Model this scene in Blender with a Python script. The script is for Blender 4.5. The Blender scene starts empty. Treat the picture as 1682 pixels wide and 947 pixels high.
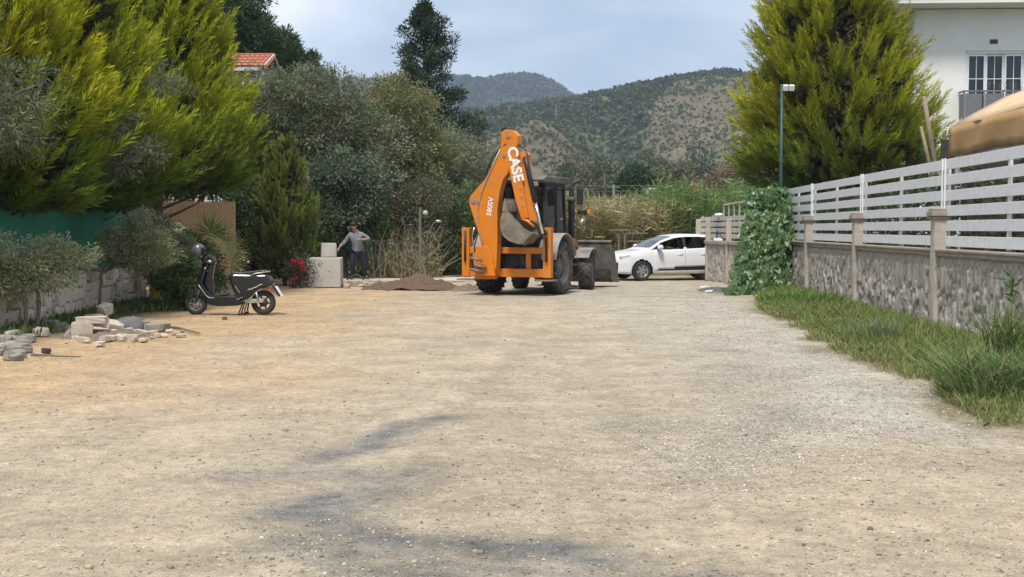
import bpy, bmesh, math, random
import numpy as np
from mathutils import Vector, Matrix, noise as mnoise

scene = bpy.context.scene
C = scene.collection
PI = math.pi
rad = math.radians

# ---------------------------------------------------------------- camera
F_PX, CX, CY, CAM_H = 2000.0, 841.0, 473.5, 1.6
PITCH = math.atan(98.5 / F_PX)
cam_d = bpy.data.cameras.new('camera')
cam = bpy.data.objects.new('camera', cam_d); C.objects.link(cam)
cam.location = (0, 0, CAM_H)
cam.rotation_euler = (PI / 2 - PITCH, 0, 0)
cam_d.sensor_width = 36.0
cam_d.lens = 36.0 * F_PX / 1682.0
cam_d.clip_start = 0.1
cam_d.clip_end = 9000
scene.camera = cam

# ---------------------------------------------------------------- sky, sun, exposure
SUN_EL, SUN_AZ = rad(62), rad(197)      # azimuth clockwise from +Y: veiled sun high behind the camera
world = bpy.data.worlds.new('World'); scene.world = world
world.use_nodes = True
wn = world.node_tree; wn.nodes.clear()
def wnode(t, **kw):
    n = wn.nodes.new(t)
    for k, v in kw.items(): setattr(n, k, v)
    return n
sky = wnode('ShaderNodeTexSky', sky_type='NISHITA', sun_disc=False, sun_elevation=SUN_EL, sun_rotation=SUN_AZ)
sky.air_density = 1.0; sky.dust_density = 2.0; sky.ozone_density = 1.0
wco = wnode('ShaderNodeTexCoord')
wmp = wnode('ShaderNodeMapping'); wmp.inputs['Scale'].default_value = (1.0, 1.0, 3.2)
wmp.inputs['Location'].default_value = (0.35, 0.0, 0.1)
wn.links.new(wco.outputs['Generated'], wmp.inputs['Vector'])
wnz = wnode('ShaderNodeTexNoise'); wnz.inputs['Scale'].default_value = 2.6
wnz.inputs['Detail'].default_value = 6; wnz.inputs['Roughness'].default_value = 0.5
wnz.inputs['Distortion'].default_value = 0.35
wn.links.new(wmp.outputs['Vector'], wnz.inputs['Vector'])
wr = wnode('ShaderNodeValToRGB')                  # thin grey-blue layers between brighter cloud
wr.color_ramp.elements[0].position = 0.38; wr.color_ramp.elements[0].color = (3.5, 4.3, 5.5, 1)
wr.color_ramp.elements[1].position = 0.64; wr.color_ramp.elements[1].color = (8.9, 9.0, 9.2, 1)
e = wr.color_ramp.elements.new(0.52); e.color = (5.4, 6.1, 7.2, 1)
wn.links.new(wnz.outputs['Fac'], wr.inputs['Fac'])
wmix = wnode('ShaderNodeMix', data_type='RGBA'); wmix.inputs[0].default_value = 0.86   # cloud cover
wn.links.new(sky.outputs['Color'], wmix.inputs[6]); wn.links.new(wr.outputs['Color'], wmix.inputs[7])
wbg = wnode('ShaderNodeBackground'); wbg.inputs['Strength'].default_value = 0.070
wn.links.new(wmix.outputs[2], wbg.inputs['Color'])
wout = wnode('ShaderNodeOutputWorld'); wn.links.new(wbg.outputs['Background'], wout.inputs['Surface'])

sun_d = bpy.data.lights.new('sun', 'SUN'); sun = bpy.data.objects.new('sun', sun_d); C.objects.link(sun)
sun_d.energy = 2.1; sun_d.angle = rad(12); sun_d.color = (1.0, 0.95, 0.86)
sdir = Vector((math.sin(SUN_AZ) * math.cos(SUN_EL), math.cos(SUN_AZ) * math.cos(SUN_EL), math.sin(SUN_EL)))
sun.rotation_euler = sdir.to_track_quat('Z', 'Y').to_euler()
sun.location = (0, -10, 40)

scene.view_settings.view_transform = 'Standard'
scene.view_settings.look = 'None'
scene.view_settings.gamma = 1.0
scene.view_settings.exposure = 1.12
scene.view_settings.use_curve_mapping = False
scene.render.engine = 'CYCLES'
scene.cycles.use_denoising = True
scene.cycles.max_bounces = 6
scene.cycles.diffuse_bounces = 3
scene.cycles.transparent_max_bounces = 12
scene.cycles.volume_bounces = 0
scene.cycles.caustics_reflective = False
scene.cycles.caustics_refractive = False

# ---------------------------------------------------------------- helpers
def at(x, y, D):
    """photo pixel and distance along +Y -> world point"""
    dx, dy = (x - CX) / F_PX, (CY - y) / F_PX
    v = Vector((dx, math.cos(PITCH) + dy * math.sin(PITCH), -math.sin(PITCH) + dy * math.cos(PITCH)))
    v *= D / v.y
    return Vector((v.x, v.y, v.z + CAM_H))
def gnd(x, y):
    """photo pixel -> point on the ground"""
    dx, dy = (x - CX) / F_PX, (CY - y) / F_PX
    v = Vector((dx, math.cos(PITCH) + dy * math.sin(PITCH), -math.sin(PITCH) + dy * math.cos(PITCH)))
    v *= -CAM_H / v.z
    return Vector((v.x, v.y, 0))

def tag(o, label=None, cat=None, group=None, kind=None):
    if label: o['label'] = label
    if cat: o['category'] = cat
    if group: o['group'] = group
    if kind: o['kind'] = kind
    return o
def link(o, parent=None):
    C.objects.link(o)
    if parent is not None: o.parent = parent
    return o
def empty(name, loc, rz=0, label=None, cat=None, group=None):
    o = bpy.data.objects.new(name, None); o.empty_display_size = 0.2
    link(o); o.location = loc; o.rotation_euler = (0, 0, rz)
    return tag(o, label, cat, group)

class MB:
    """collects shapes, builds ONE mesh object"""
    def __init__(s): s.v = []; s.f = []; s.smooth = []
    def add(s, vs, fs, smooth=False):
        b = len(s.v); s.v += [tuple(p) for p in vs]
        for f in fs: s.f.append(tuple(b + i for i in f)); s.smooth.append(smooth)
        return s
    def box(s, c, d, R=None):
        hx, hy, hz = d[0] / 2, d[1] / 2, d[2] / 2
        vs = [Vector((x, y, z)) for z in (-hz, hz) for y in (-hy, hy) for x in (-hx, hx)]
        if R is not None: vs = [R @ p for p in vs]
        c = Vector(c)
        return s.add([p + c for p in vs], [(0, 2, 3, 1), (4, 5, 7, 6), (0, 1, 5, 4), (2, 6, 7, 3), (0, 4, 6, 2), (1, 3, 7, 5)])
    def bar(s, a, b, w, h, up=(0, 0, 1)):
        a, b = Vector(a), Vector(b); y = (b - a); L = y.length; y.normalize()
        x = y.cross(Vector(up))
        if x.length < 1e-4: x = y.cross(Vector((1, 0, 0)))
        x.normalize(); z = x.cross(y)
        R = Matrix((x, y, z)).transposed()
        return s.box((a + b) / 2, (w, L, h), R)
    def tube(s, pts, rr, n=8, cap=True, smooth=True):
        pts = [Vector(p) for p in pts]
        if not hasattr(rr, '__len__'): rr = [rr] * len(pts)
        rings = []; ref = None
        for i, p in enumerate(pts):
            t = (pts[min(i + 1, len(pts) - 1)] - pts[max(i - 1, 0)])
            if t.length < 1e-9: t = Vector((0, 0, 1))
            t.normalize()
            if ref is None:
                ref = Vector((0, 0, 1)) if abs(t.z) < 0.9 else Vector((1, 0, 0))
            u = t.cross(ref)
            if u.length < 1e-4: u = t.cross(Vector((0.3, 1, 0.2)))
            u.normalize(); w = u.cross(t); ref = w
            rings.append([p + rr[i] * (math.cos(2 * PI * k / n) * u + math.sin(2 * PI * k / n) * w) for k in range(n)])
        vs = [q for r in rings for q in r]; fs = []
        for i in range(len(rings) - 1):
            for k in range(n):
                a, b = i * n + k, i * n + (k + 1) % n
                fs.append((a, a + n, b + n, b))
        s.add(vs, fs, smooth)
        if cap:
            s.add(rings[0], [tuple(range(n))]); s.add(rings[-1], [tuple(range(n - 1, -1, -1))])
        return s
    def lathe(s, prof, c=(0, 0, 0), axis='Z', n=24, smooth=True, close=False):
        """prof: list of (radius, height)"""
        c = Vector(c); vs = []; fs = []
        for r, h in prof:
            for k in range(n):
                a = 2 * PI * k / n; x, y = r * math.cos(a), r * math.sin(a)
                p = {'Z': (x, y, h), 'X': (h, x, y), 'Y': (y, h, x)}[axis]
                vs.append(c + Vector(p))
        m = len(prof)
        for i in range(m - 1 if not close else m):
            j = (i + 1) % m
            for k in range(n):
                a, b = i * n + k, i * n + (k + 1) % n
                a2, b2 = j * n + k, j * n + (k + 1) % n
                fs.append((a, b, b2, a2))
        return s.add(vs, fs, smooth)
    def prism(s, poly, M, t0, t1):
        """poly: 2D outline in (u, v); M(u, v, w) -> Vector; extruded from w=t0 to t1"""
        n = len(poly); A = sum(poly[i][0] * poly[(i + 1) % n][1] - poly[(i + 1) % n][0] * poly[i][1] for i in range(n))
        if A < 0: poly = poly[::-1]
        vs = [M(u, v, t0) for u, v in poly] + [M(u, v, t1) for u, v in poly]
        fs = [tuple(range(n - 1, -1, -1)), tuple(range(n, 2 * n))]
        fs += [(i, (i + 1) % n, n + (i + 1) % n, n + i) for i in range(n)]
        return s.add(vs, fs)
    def ball(s, c, r, n=12, m=8, smooth=True, jit=0, rnd=None):
        c = Vector(c); r = (r, r, r) if not hasattr(r, '__len__') else r
        vs = []; fs = []
        for i in range(m + 1):
            th = PI * i / m
            for k in range(n):
                a = 2 * PI * k / n
                q = 1 + (rnd.uniform(-jit, jit) if jit else 0)
                vs.append(c + Vector((r[0] * math.sin(th) * math.cos(a) * q, r[1] * math.sin(th) * math.sin(a) * q, r[2] * math.cos(th) * q)))
        for i in range(m):
            for k in range(n):
                a, b = i * n + k, i * n + (k + 1) % n
                fs.append((a, a + n, b + n, b))
        return s.add(vs, fs, smooth)
    def mesh(s, name):
        me = bpy.data.meshes.new(name)
        me.from_pydata(s.v, [], s.f)
        me.polygons.foreach_set('use_smooth', s.smooth)
        me.validate(); me.update()
        return me
    def build(s, name, m, parent=None, bevel=0, fix=True, seg=2):
        me = s.mesh(name)
        if fix:
            bm = bmesh.new(); bm.from_mesh(me)
            bmesh.ops.remove_doubles(bm, verts=bm.verts, dist=1e-5)
            bmesh.ops.recalc_face_normals(bm, faces=bm.faces)
            bm.to_mesh(me); bm.free()
        me.materials.append(m)
        o = bpy.data.objects.new(name, me); link(o, parent)
        if bevel:
            b = o.modifiers.new('bevel', 'BEVEL'); b.width = bevel; b.segments = seg; b.limit_method = 'ANGLE'; b.angle_limit = rad(35)
            b.harden_normals = False
        return o

def share(name, me, parent=None, loc=None, rot=None, scale=None):
    o = bpy.data.objects.new(name, me); link(o, parent)
    if loc is not None: o.location = loc
    if rot is not None: o.rotation_euler = rot
    if scale is not None: o.scale = scale
    return o
def copy_tree(o, parent=None):
    c = o.copy(); C.objects.link(c); c.parent = parent
    for ch in list(o.children): copy_tree(ch, c)
    return c

# ---------------------------------------------------------------- materials
MATS = {}
def nodes_of(name):
    m = bpy.data.materials.new(name); m.use_nodes = True
    nt = m.node_tree; nt.nodes.clear()
    out = nt.nodes.new('ShaderNodeOutputMaterial')
    return m, nt, out
def N(nt, t, **kw):
    n = nt.nodes.new(t)
    for k, v in kw.items():
        if k.startswith('i_'):
            n.inputs[k[2:].replace('_', ' ')].default_value = v
        else: setattr(n, k, v)
    return n
def c4(c): return (c[0], c[1], c[2], 1.0)
def mat(name, c1, c2=None, rough=0.6, metal=0.0, scale=6.0, bump=0.0, bscale=None, dirt=None, dirt_amt=0.35, dscale=2.5, coat=0.0, spec=0.5, detail=6):
    """mottled paint / concrete / metal: two tones by noise, optional dust with its own noise, optional bump"""
    m, nt, out = nodes_of(name)
    p = N(nt, 'ShaderNodeBsdfPrincipled'); p.inputs['Metallic'].default_value = metal
    p.inputs['Specular IOR Level'].default_value = spec
    if coat: p.inputs['Coat Weight'].default_value = coat; p.inputs['Coat Roughness'].default_value = 0.08
    tc = N(nt, 'ShaderNodeTexCoord')
    nz = N(nt, 'ShaderNodeTexNoise', i_Scale=scale, i_Detail=detail, i_Roughness=0.62)
    nt.links.new(tc.outputs['Object'], nz.inputs['Vector'])
    mx = N(nt, 'ShaderNodeMix', data_type='RGBA')
    mr = N(nt, 'ShaderNodeMapRange'); mr.inputs[1].default_value = 0.3; mr.inputs[2].default_value = 0.7
    nt.links.new(nz.outputs['Fac'], mr.inputs[0]); nt.links.new(mr.outputs[0], mx.inputs[0])
    mx.inputs[6].default_value = c4(c1); mx.inputs[7].default_value = c4(c2 or [q * 0.82 for q in c1])
    col = mx.outputs[2]
    if dirt is not None:
        n2 = N(nt, 'ShaderNodeTexNoise', i_Scale=dscale, i_Detail=8, i_Roughness=0.7)
        nt.links.new(tc.outputs['Object'], n2.inputs['Vector'])
        r2 = N(nt, 'ShaderNodeMapRange'); r2.inputs[1].default_value = 0.42; r2.inputs[2].default_value = 0.72; r2.inputs[4].default_value = dirt_amt
        nt.links.new(n2.outputs['Fac'], r2.inputs[0])
        m2 = N(nt, 'ShaderNodeMix', data_type='RGBA'); m2.inputs[7].default_value = c4(dirt)
        nt.links.new(col, m2.inputs[6]); nt.links.new(r2.outputs[0], m2.inputs[0]); col = m2.outputs[2]
    nt.links.new(col, p.inputs['Base Color'])
    rr = N(nt, 'ShaderNodeMapRange'); rr.inputs[3].default_value = max(0.02, rough - 0.08); rr.inputs[4].default_value = min(1, rough + 0.1)
    nt.links.new(nz.outputs['Fac'], rr.inputs[0]); nt.links.new(rr.outputs[0], p.inputs['Roughness'])
    if bump:
        n3 = N(nt, 'ShaderNodeTexNoise', i_Scale=bscale or scale * 5, i_Detail=8, i_Roughness=0.7)
        nt.links.new(tc.outputs['Object'], n3.inputs['Vector'])
        b = N(nt, 'ShaderNodeBump', i_Strength=min(1, bump), i_Distance=0.02)
        nt.links.new(n3.outputs['Fac'], b.inputs['Height']); nt.links.new(b.outputs['Normal'], p.inputs['Normal'])
    nt.links.new(p.outputs['BSDF'], out.inputs['Surface'])
    MATS[name] = m
    return m
def leaf_mat(name, rough=0.55, trans=0.3, spec=0.3, hue=0.0):
    """leaf colour comes from the mesh's own leaf-by-leaf colours"""
    m, nt, out = nodes_of(name)
    a = N(nt, 'ShaderNodeAttribute', attribute_name='Col')
    p = N(nt, 'ShaderNodeBsdfPrincipled', i_Roughness=rough); p.inputs['Specular IOR Level'].default_value = spec
    t = N(nt, 'ShaderNodeBsdfTranslucent')
    nt.links.new(a.outputs['Color'], p.inputs['Base Color']); nt.links.new(a.outputs['Color'], t.inputs['Color'])
    mx = N(nt, 'ShaderNodeMixShader'); mx.inputs[0].default_value = trans
    nt.links.new(p.outputs['BSDF'], mx.inputs[1]); nt.links.new(t.outputs['BSDF'], mx.inputs[2])
    nt.links.new(mx.outputs['Shader'], out.inputs['Surface'])
    MATS[name] = m
    return m
def glass_mat(name, tint=(0.55, 0.6, 0.6), clear=0.5, rough=0.03):
    m, nt, out = nodes_of(name)
    g = N(nt, 'ShaderNodeBsdfGlossy', i_Roughness=rough); g.inputs['Color'].default_value = (0.9, 0.93, 0.95, 1)
    t = N(nt, 'ShaderNodeBsdfTransparent'); t.inputs['Color'].default_value = c4([q * clear for q in tint])
    fr = N(nt, 'ShaderNodeFresnel', i_IOR=1.5)
    mx = N(nt, 'ShaderNodeMixShader')
    nt.links.new(fr.outputs['Fac'], mx.inputs[0]); nt.links.new(t.outputs['BSDF'], mx.inputs[1]); nt.links.new(g.outputs['BSDF'], mx.inputs[2])
    nt.links.new(mx.outputs['Shader'], out.inputs['Surface'])
    MATS[name] = m
    return m

DUST = (0.36, 0.31, 0.24)
M_orange = mat('orange_paint', (0.70, 0.215, 0.006), (0.60, 0.165, 0.005), 0.38, dirt=(0.36, 0.24, 0.13), dirt_amt=0.5, scale=3, dscale=3.5)
M_black = mat('black_steel', (0.012, 0.012, 0.014), (0.02, 0.02, 0.022), 0.5, dirt=DUST, dirt_amt=0.08)
M_rubber = mat('dusty_rubber', (0.022, 0.022, 0.022), (0.04, 0.038, 0.036), 0.85, dirt=(0.26, 0.23, 0.19), dirt_amt=0.55, dscale=5, bump=0.3)
M_tyre = mat('tyre_rubber', (0.015, 0.015, 0.016), (0.025, 0.025, 0.026), 0.75, dirt=(0.2, 0.18, 0.15), dirt_amt=0.15)
M_greysteel = mat('worn_grey_steel', (0.10, 0.095, 0.09), (0.16, 0.15, 0.13), 0.55, metal=0.25, dirt=(0.30, 0.25, 0.19), dirt_amt=0.6, dscale=4, bump=0.2)
M_bucket = mat('worn_bucket_steel', (0.16, 0.145, 0.125), (0.26, 0.225, 0.18), 0.5, metal=0.35, dirt=(0.38, 0.31, 0.22), dirt_amt=0.7, dscale=3, bump=0.25)
M_fender = mat('dusty_fender', (0.20, 0.19, 0.175), (0.28, 0.265, 0.24), 0.8, dirt=(0.40, 0.36, 0.29), dirt_amt=0.7, dscale=4)
M_chrome = mat('chrome', (0.8, 0.8, 0.8), (0.7, 0.7, 0.7), 0.15, metal=1.0)
M_silver = mat('silver_paint', (0.45, 0.45, 0.44), (0.36, 0.36, 0.36), 0.4, metal=0.6)
M_white = mat('white_paint', (0.78, 0.79, 0.80), (0.70, 0.71, 0.73), 0.45, dirt=(0.45, 0.43, 0.38), dirt_amt=0.2, dscale=3)
M_offwhite = mat('old_white_paint', (0.55, 0.53, 0.48), (0.45, 0.43, 0.38), 0.6, dirt=(0.30, 0.26, 0.21), dirt_amt=0.5, dscale=4)
M_print = mat('white_print', (0.8, 0.8, 0.78), (0.74, 0.74, 0.72), 0.5)
M_glassdark = glass_mat('tinted_glass', (0.5, 0.55, 0.55), 0.42)
M_glass = glass_mat('clear_glass', (0.85, 0.9, 0.9), 0.85)
M_windscreen = glass_mat('windscreen_glass', (0.75, 0.85, 0.85), 0.8)
M_amber = mat('amber_lens', (0.75, 0.22, 0.02), (0.65, 0.18, 0.02), 0.25)
M_redlens = mat('red_lens', (0.45, 0.02, 0.02), (0.4, 0.02, 0.02), 0.25)
M_concrete = mat('weathered_concrete', (0.42, 0.38, 0.33), (0.31, 0.28, 0.245), 0.9, scale=4, dirt=(0.20, 0.18, 0.15), dirt_amt=0.6, dscale=2.2, bump=0.5, bscale=60)
M_precast = mat('precast_concrete', (0.53, 0.475, 0.41), (0.43, 0.38, 0.325), 0.92, scale=5, dirt=(0.24, 0.205, 0.17), dirt_amt=0.7, dscale=3.5, bump=0.5, bscale=70)
M_cap = mat('brown_coping_concrete', (0.37, 0.31, 0.25), (0.28, 0.235, 0.19), 0.9, scale=6, dirt=(0.2, 0.17, 0.14), dirt_amt=0.5, bump=0.4, bscale=60)
M_block = mat('pale_cast_concrete', (0.50, 0.48, 0.43), (0.43, 0.41, 0.37), 0.9, scale=3, dirt=(0.27, 0.25, 0.22), dirt_amt=0.45, dscale=5, bump=0.3, bscale=50)
M_render_wall = mat('white_house_render', (0.80, 0.80, 0.77), (0.75, 0.75, 0.72), 0.85, scale=1.2, dirt=(0.62, 0.60, 0.55), dirt_amt=0.3, dscale=0.8, bump=0.25, bscale=90)
M_bark = mat('grey_brown_bark', (0.13, 0.10, 0.075), (0.22, 0.185, 0.145), 0.95, scale=9, bump=0.8, bscale=40)
M_barkdark = mat('dark_bark', (0.06, 0.045, 0.035), (0.11, 0.085, 0.065), 0.95, scale=9, bump=0.8, bscale=40)
M_wood = mat('grey_weathered_wood', (0.30, 0.25, 0.185), (0.21, 0.175, 0.13), 0.9, scale=12, bump=0.5, bscale=50)
M_drywood = mat('dry_twig', (0.34, 0.275, 0.19), (0.25, 0.20, 0.14), 0.9, scale=12)
M_leaf = leaf_mat('leaf', 0.55, 0.36, 0.3)
M_needle = leaf_mat('needle_foliage', 0.7, 0.22, 0.15)
M_grass = leaf_mat('grass_blade', 0.6, 0.35, 0.25)
M_ivy = leaf_mat('ivy_leaf', 0.4, 0.18, 0.45)
M_skin = mat('skin', (0.42, 0.25, 0.17), (0.36, 0.21, 0.14), 0.6)
# ---------------------------------------------------------------- numpy helpers
RNG = np.random.default_rng(11)
rnd = random.Random(5)
def _hash(ix, iy, seed):
    h = (ix.astype(np.int64) * 374761393 + iy.astype(np.int64) * 668265263 + seed * 1442695041) & 0x7fffffff
    h = ((h ^ (h >> 13)) * 1274126177) & 0x7fffffff
    return ((h ^ (h >> 16)) & 0xffff) / 65535.0
def vnoise(x, y, seed=0):
    ix, iy = np.floor(x), np.floor(y); fx, fy = x - ix, y - iy
    fx, fy = fx * fx * (3 - 2 * fx), fy * fy * (3 - 2 * fy)
    a, b = _hash(ix, iy, seed), _hash(ix + 1, iy, seed)
    c, d = _hash(ix, iy + 1, seed), _hash(ix + 1, iy + 1, seed)
    return (a * (1 - fx) + b * fx) * (1 - fy) + (c * (1 - fx) + d * fx) * fy
def fbm(x, y, seed=0, octv=4):
    s = 0; a = 0.5; t = 0
    for i in range(octv):
        s = s + a * vnoise(x * 2 ** i, y * 2 ** i, seed + i * 17); t += a; a *= 0.5
    return s / t
def sstep(a, b, x):
    t = np.clip((x - a) / (b - a), 0, 1); return t * t * (3 - 2 * t)
def lerp(a, b, t): return a + (b - a) * t
def np_mesh(name, V, Q, col=None, smooth=False, alpha=None):
    me = bpy.data.meshes.new(name); n, m = len(V), len(Q); k = Q.shape[1]
    me.vertices.add(n); me.vertices.foreach_set('co', np.ascontiguousarray(V, dtype=np.float32).ravel())
    me.loops.add(m * k); me.loops.foreach_set('vertex_index', np.ascontiguousarray(Q, dtype=np.int32).ravel())
    me.polygons.add(m); me.polygons.foreach_set('loop_start', np.arange(m, dtype=np.int32) * k)
    me.polygons.foreach_set('loop_total', np.full(m, k, dtype=np.int32))
    if smooth: me.polygons.foreach_set('use_smooth', np.ones(m, dtype=bool))
    if col is not None:
        a = me.color_attributes.new('Col', 'FLOAT_COLOR', 'POINT')
        c = np.ones((n, 4), dtype=np.float32); c[:, :3] = col
        if alpha is not None: c[:, 3] = alpha
        a.data.foreach_set('color', c.ravel())
    me.update(); me.validate()
    return me
def np_obj(name, V, Q, m, col=None, parent=None, smooth=False, alpha=None):
    me = np_mesh(name, V, Q, col, smooth, alpha); me.materials.append(m)
    return link(bpy.data.objects.new(name, me), parent)
def grid_faces(nx, ny):
    i = np.arange(nx - 1)[None, :] + nx * np.arange(ny - 1)[:, None]
    i = i.ravel(); return np.stack([i, i + 1, i + 1 + nx, i + nx], 1)

# ---------------------------------------------------------------- ground
gx = np.concatenate([-3000 * np.linspace(1, 0.02, 14) ** 2.2, np.arange(-60, -11, 3.0), np.arange(-11, 9.01, 0.09), np.arange(11, 60, 3.0), 3000 * np.linspace(0.02, 1, 14) ** 2.2])
gx = np.unique(np.round(gx, 3))
gy = [-60.0, -30, -12, -4, 0, 3]; y = 4.0
while y < 44: gy.append(y); y += max(0.045, y * 0.0095)
gy += list(np.arange(45, 70, 2.0)) + list(70 + 3000 * np.linspace(0.05, 1, 16) ** 2)
gy = np.unique(np.round(gy, 3))
X, Y = np.meshgrid(gx, gy)
near = sstep(60, 44, Y) * sstep(14, 10, np.abs(X))
def ground_z(X, Y):
    nr = sstep(60, 44, Y) * sstep(14, 10, np.abs(X))
    z = (fbm(X * 0.9, Y * 0.5, 3, 4) - 0.5) * 0.05 + (fbm(X * 4, Y * 4, 9, 4) - 0.5) * 0.04
    # shallow wheel tracks that run up the lane
    for xc, wd, dp in ((-2.6, 0.30, 0.018), (-1.0, 0.30, 0.012), (1.25, 0.35, 0.012), (2.9, 0.3, 0.01)):
        z = z - dp * np.exp(-((X - xc - 0.25 * np.sin(Y * 0.25) + 0.05 * (20 - Y)) / wd) ** 2)
    return (z - 0.008) * nr
Z = ground_z(X, Y)
def seg_d(px, py, a, b):
    ax, ay = a[0], a[1]; bx, by = b[0] - ax, b[1] - ay
    t = np.clip(((px - ax) * bx + (py - ay) * by) / (bx * bx + by * by + 1e-9), 0, 1)
    return np.hypot(px - ax - t * bx, py - ay - t * by)
def stroke(pts, w, soft, seed, amp=0.5):
    wx = X + (fbm(X * 1.3, Y * 1.3, seed, 4) - 0.5) * amp * 2; wy = Y + (fbm(X * 1.3 + 40, Y * 1.3, seed + 5, 4) - 0.5) * amp * 2
    d = None
    for i in range(len(pts) - 1):
        q = seg_d(wx, wy, pts[i], pts[i + 1]); d = q if d is None else np.minimum(d, q)
    return sstep(w + soft, w - soft, d)
def PX(*pp): return [gnd(*p) for p in pp]
beige, ochre = np.array((0.45, 0.37, 0.268)), np.array((0.48, 0.325, 0.18))
pale, greyg, dark = np.array((0.445, 0.40, 0.335)), np.array((0.335, 0.295, 0.24)), np.array((0.15, 0.15, 0.15))
big = fbm(X * 0.35, Y * 0.22, 21, 4)
col = lerp(beige, np.array((0.40, 0.335, 0.245)), sstep(0.4, 0.65, big)[..., None])
m = sstep(-1.5, -5.5, X + (fbm(X * 0.5, Y * 0.35, 31, 4) - 0.5) * 4) * sstep(8, 13, Y)
m = np.maximum(m, stroke(PX((330, 520), (480, 500), (620, 482)), 1.0, 1.0, 41, 0.8) * 0.9)
col = lerp(col, ochre, (m * 0.85)[..., None])
m = stroke(PX((1060, 600), (900, 620), (700, 660)), 0.9, 1.2, 51, 0.9) * 0.5
col = lerp(col, np.array((0.40, 0.34, 0.25)), m[..., None])
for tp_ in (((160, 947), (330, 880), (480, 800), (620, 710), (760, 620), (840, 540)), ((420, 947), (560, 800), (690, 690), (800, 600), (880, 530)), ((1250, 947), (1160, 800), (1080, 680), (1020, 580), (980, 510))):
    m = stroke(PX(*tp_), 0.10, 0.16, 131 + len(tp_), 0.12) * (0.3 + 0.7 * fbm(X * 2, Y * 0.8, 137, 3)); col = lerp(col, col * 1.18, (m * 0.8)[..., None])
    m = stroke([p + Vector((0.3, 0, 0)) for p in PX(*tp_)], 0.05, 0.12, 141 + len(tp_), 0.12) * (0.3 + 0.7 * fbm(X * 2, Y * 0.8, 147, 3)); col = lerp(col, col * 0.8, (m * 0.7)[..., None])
# right hand side: greyer, then whitish loose gravel along the verge
gray_m = sstep(0.2, 2.4, X + (fbm(X * 0.6, Y * 0.3, 61, 4) - 0.5) * 2.4) * sstep(8, 11, Y)
col = lerp(col, np.array((0.395, 0.345, 0.275)), (gray_m * 0.75)[..., None])
pm = stroke(PX((1120, 490), (1230, 530), (1330, 590), (1400, 640), (1440, 690)), 0.75, 0.8, 71, 0.7)
pm = np.maximum(pm, 0.55 * stroke(PX((930, 480), (1050, 500), (1180, 560)), 0.9, 0.9, 75, 0.9))
col = lerp(col, pale, (pm * 0.9)[..., None])
gm = stroke(PX((1050, 700), (1180, 680), (1240, 740), (1130, 770)), 0.35, 0.6, 81, 0.8)
gm = np.maximum(gm, stroke(PX((1220, 640), (1240, 600)), 0.25, 0.4, 85, 0.4))
col = lerp(col, greyg, (gm * 0.8)[..., None])
# grey asphalt dust, in two smears
dm = stroke(PX((530, 745), (600, 728), (650, 702), (735, 684)), 0.15, 0.26, 91, 0.25)
dm = np.maximum(dm, 0.95 * stroke(PX((500, 835), (545, 815), (560, 850), (600, 880)), 0.20, 0.28, 95, 0.25))
dm = np.maximum(dm, stroke(PX((600, 880), (700, 897), (800, 903), (900, 900), (1000, 915)), 0.16, 0.26, 99, 0.25))
dm = np.maximum(dm, 0.6 * stroke(PX((430, 790), (520, 770), (620, 770), (560, 900), (700, 940)), 0.25, 0.35, 103, 0.4))
dm = np.maximum(dm, 0.9 * stroke(PX((820, 930), (1050, 940), (1200, 945)), 0.06, 0.16, 107, 0.15))
dm = np.maximum(dm, 0.8 * stroke(PX((1185, 573), (1225, 576)), 0.12, 0.2, 109, 0.15))
dm = np.maximum(dm, 0.75 * stroke(PX((1180, 478), (1215, 482)), 0.5, 0.5, 111, 0.5))
dm *= 0.42 + 1.1 * fbm(X * 5, Y * 7, 113, 4)
col = lerp(col, dark, np.clip(dm, 0, 0.92)[..., None])
# soil under the verge and the left border
vx = 5.66 + 0.052 * Y
verge_edge = np.interp(Y, [4, 8.8, 11, 13.5, 17.3, 25.6, 29, 34], [3.5, 3.75, 4.0, 4.15, 4.25, 5.05, 5.9, 7.3])
edge_n = (fbm(X * 1.6, Y * 1.2, 121, 4) - 0.5) * 1.3
m = sstep(-0.25, 0.25, X - verge_edge + edge_n) * sstep(4, 6, Y) * sstep(36, 32, Y)
col = lerp(col, np.array((0.21, 0.175, 0.095)), (m * 0.9)[..., None])
m = sstep(-6.3, -7.4, X + edge_n) * sstep(29, 26, Y)
col = lerp(col, np.array((0.27, 0.215, 0.14)), (m * 0.8)[..., None])
m = sstep(38.5, 41, Y + edge_n * 3)
col = lerp(col, np.array((0.30, 0.26, 0.16)), m[..., None])
m = sstep(42, 46, Y + edge_n * 3) 
col = lerp(col, np.array((0.12, 0.13, 0.055)), m[..., None])
m = sstep(12, 16, np.abs(X)); col = lerp(col, np.array((0.10, 0.11, 0.05)), m[..., None])
grav = np.clip(0.25 + 0.75 * np.maximum(pm, gm) + 0.35 * gray_m + 0.25 * dm, 0, 1) * near

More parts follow.
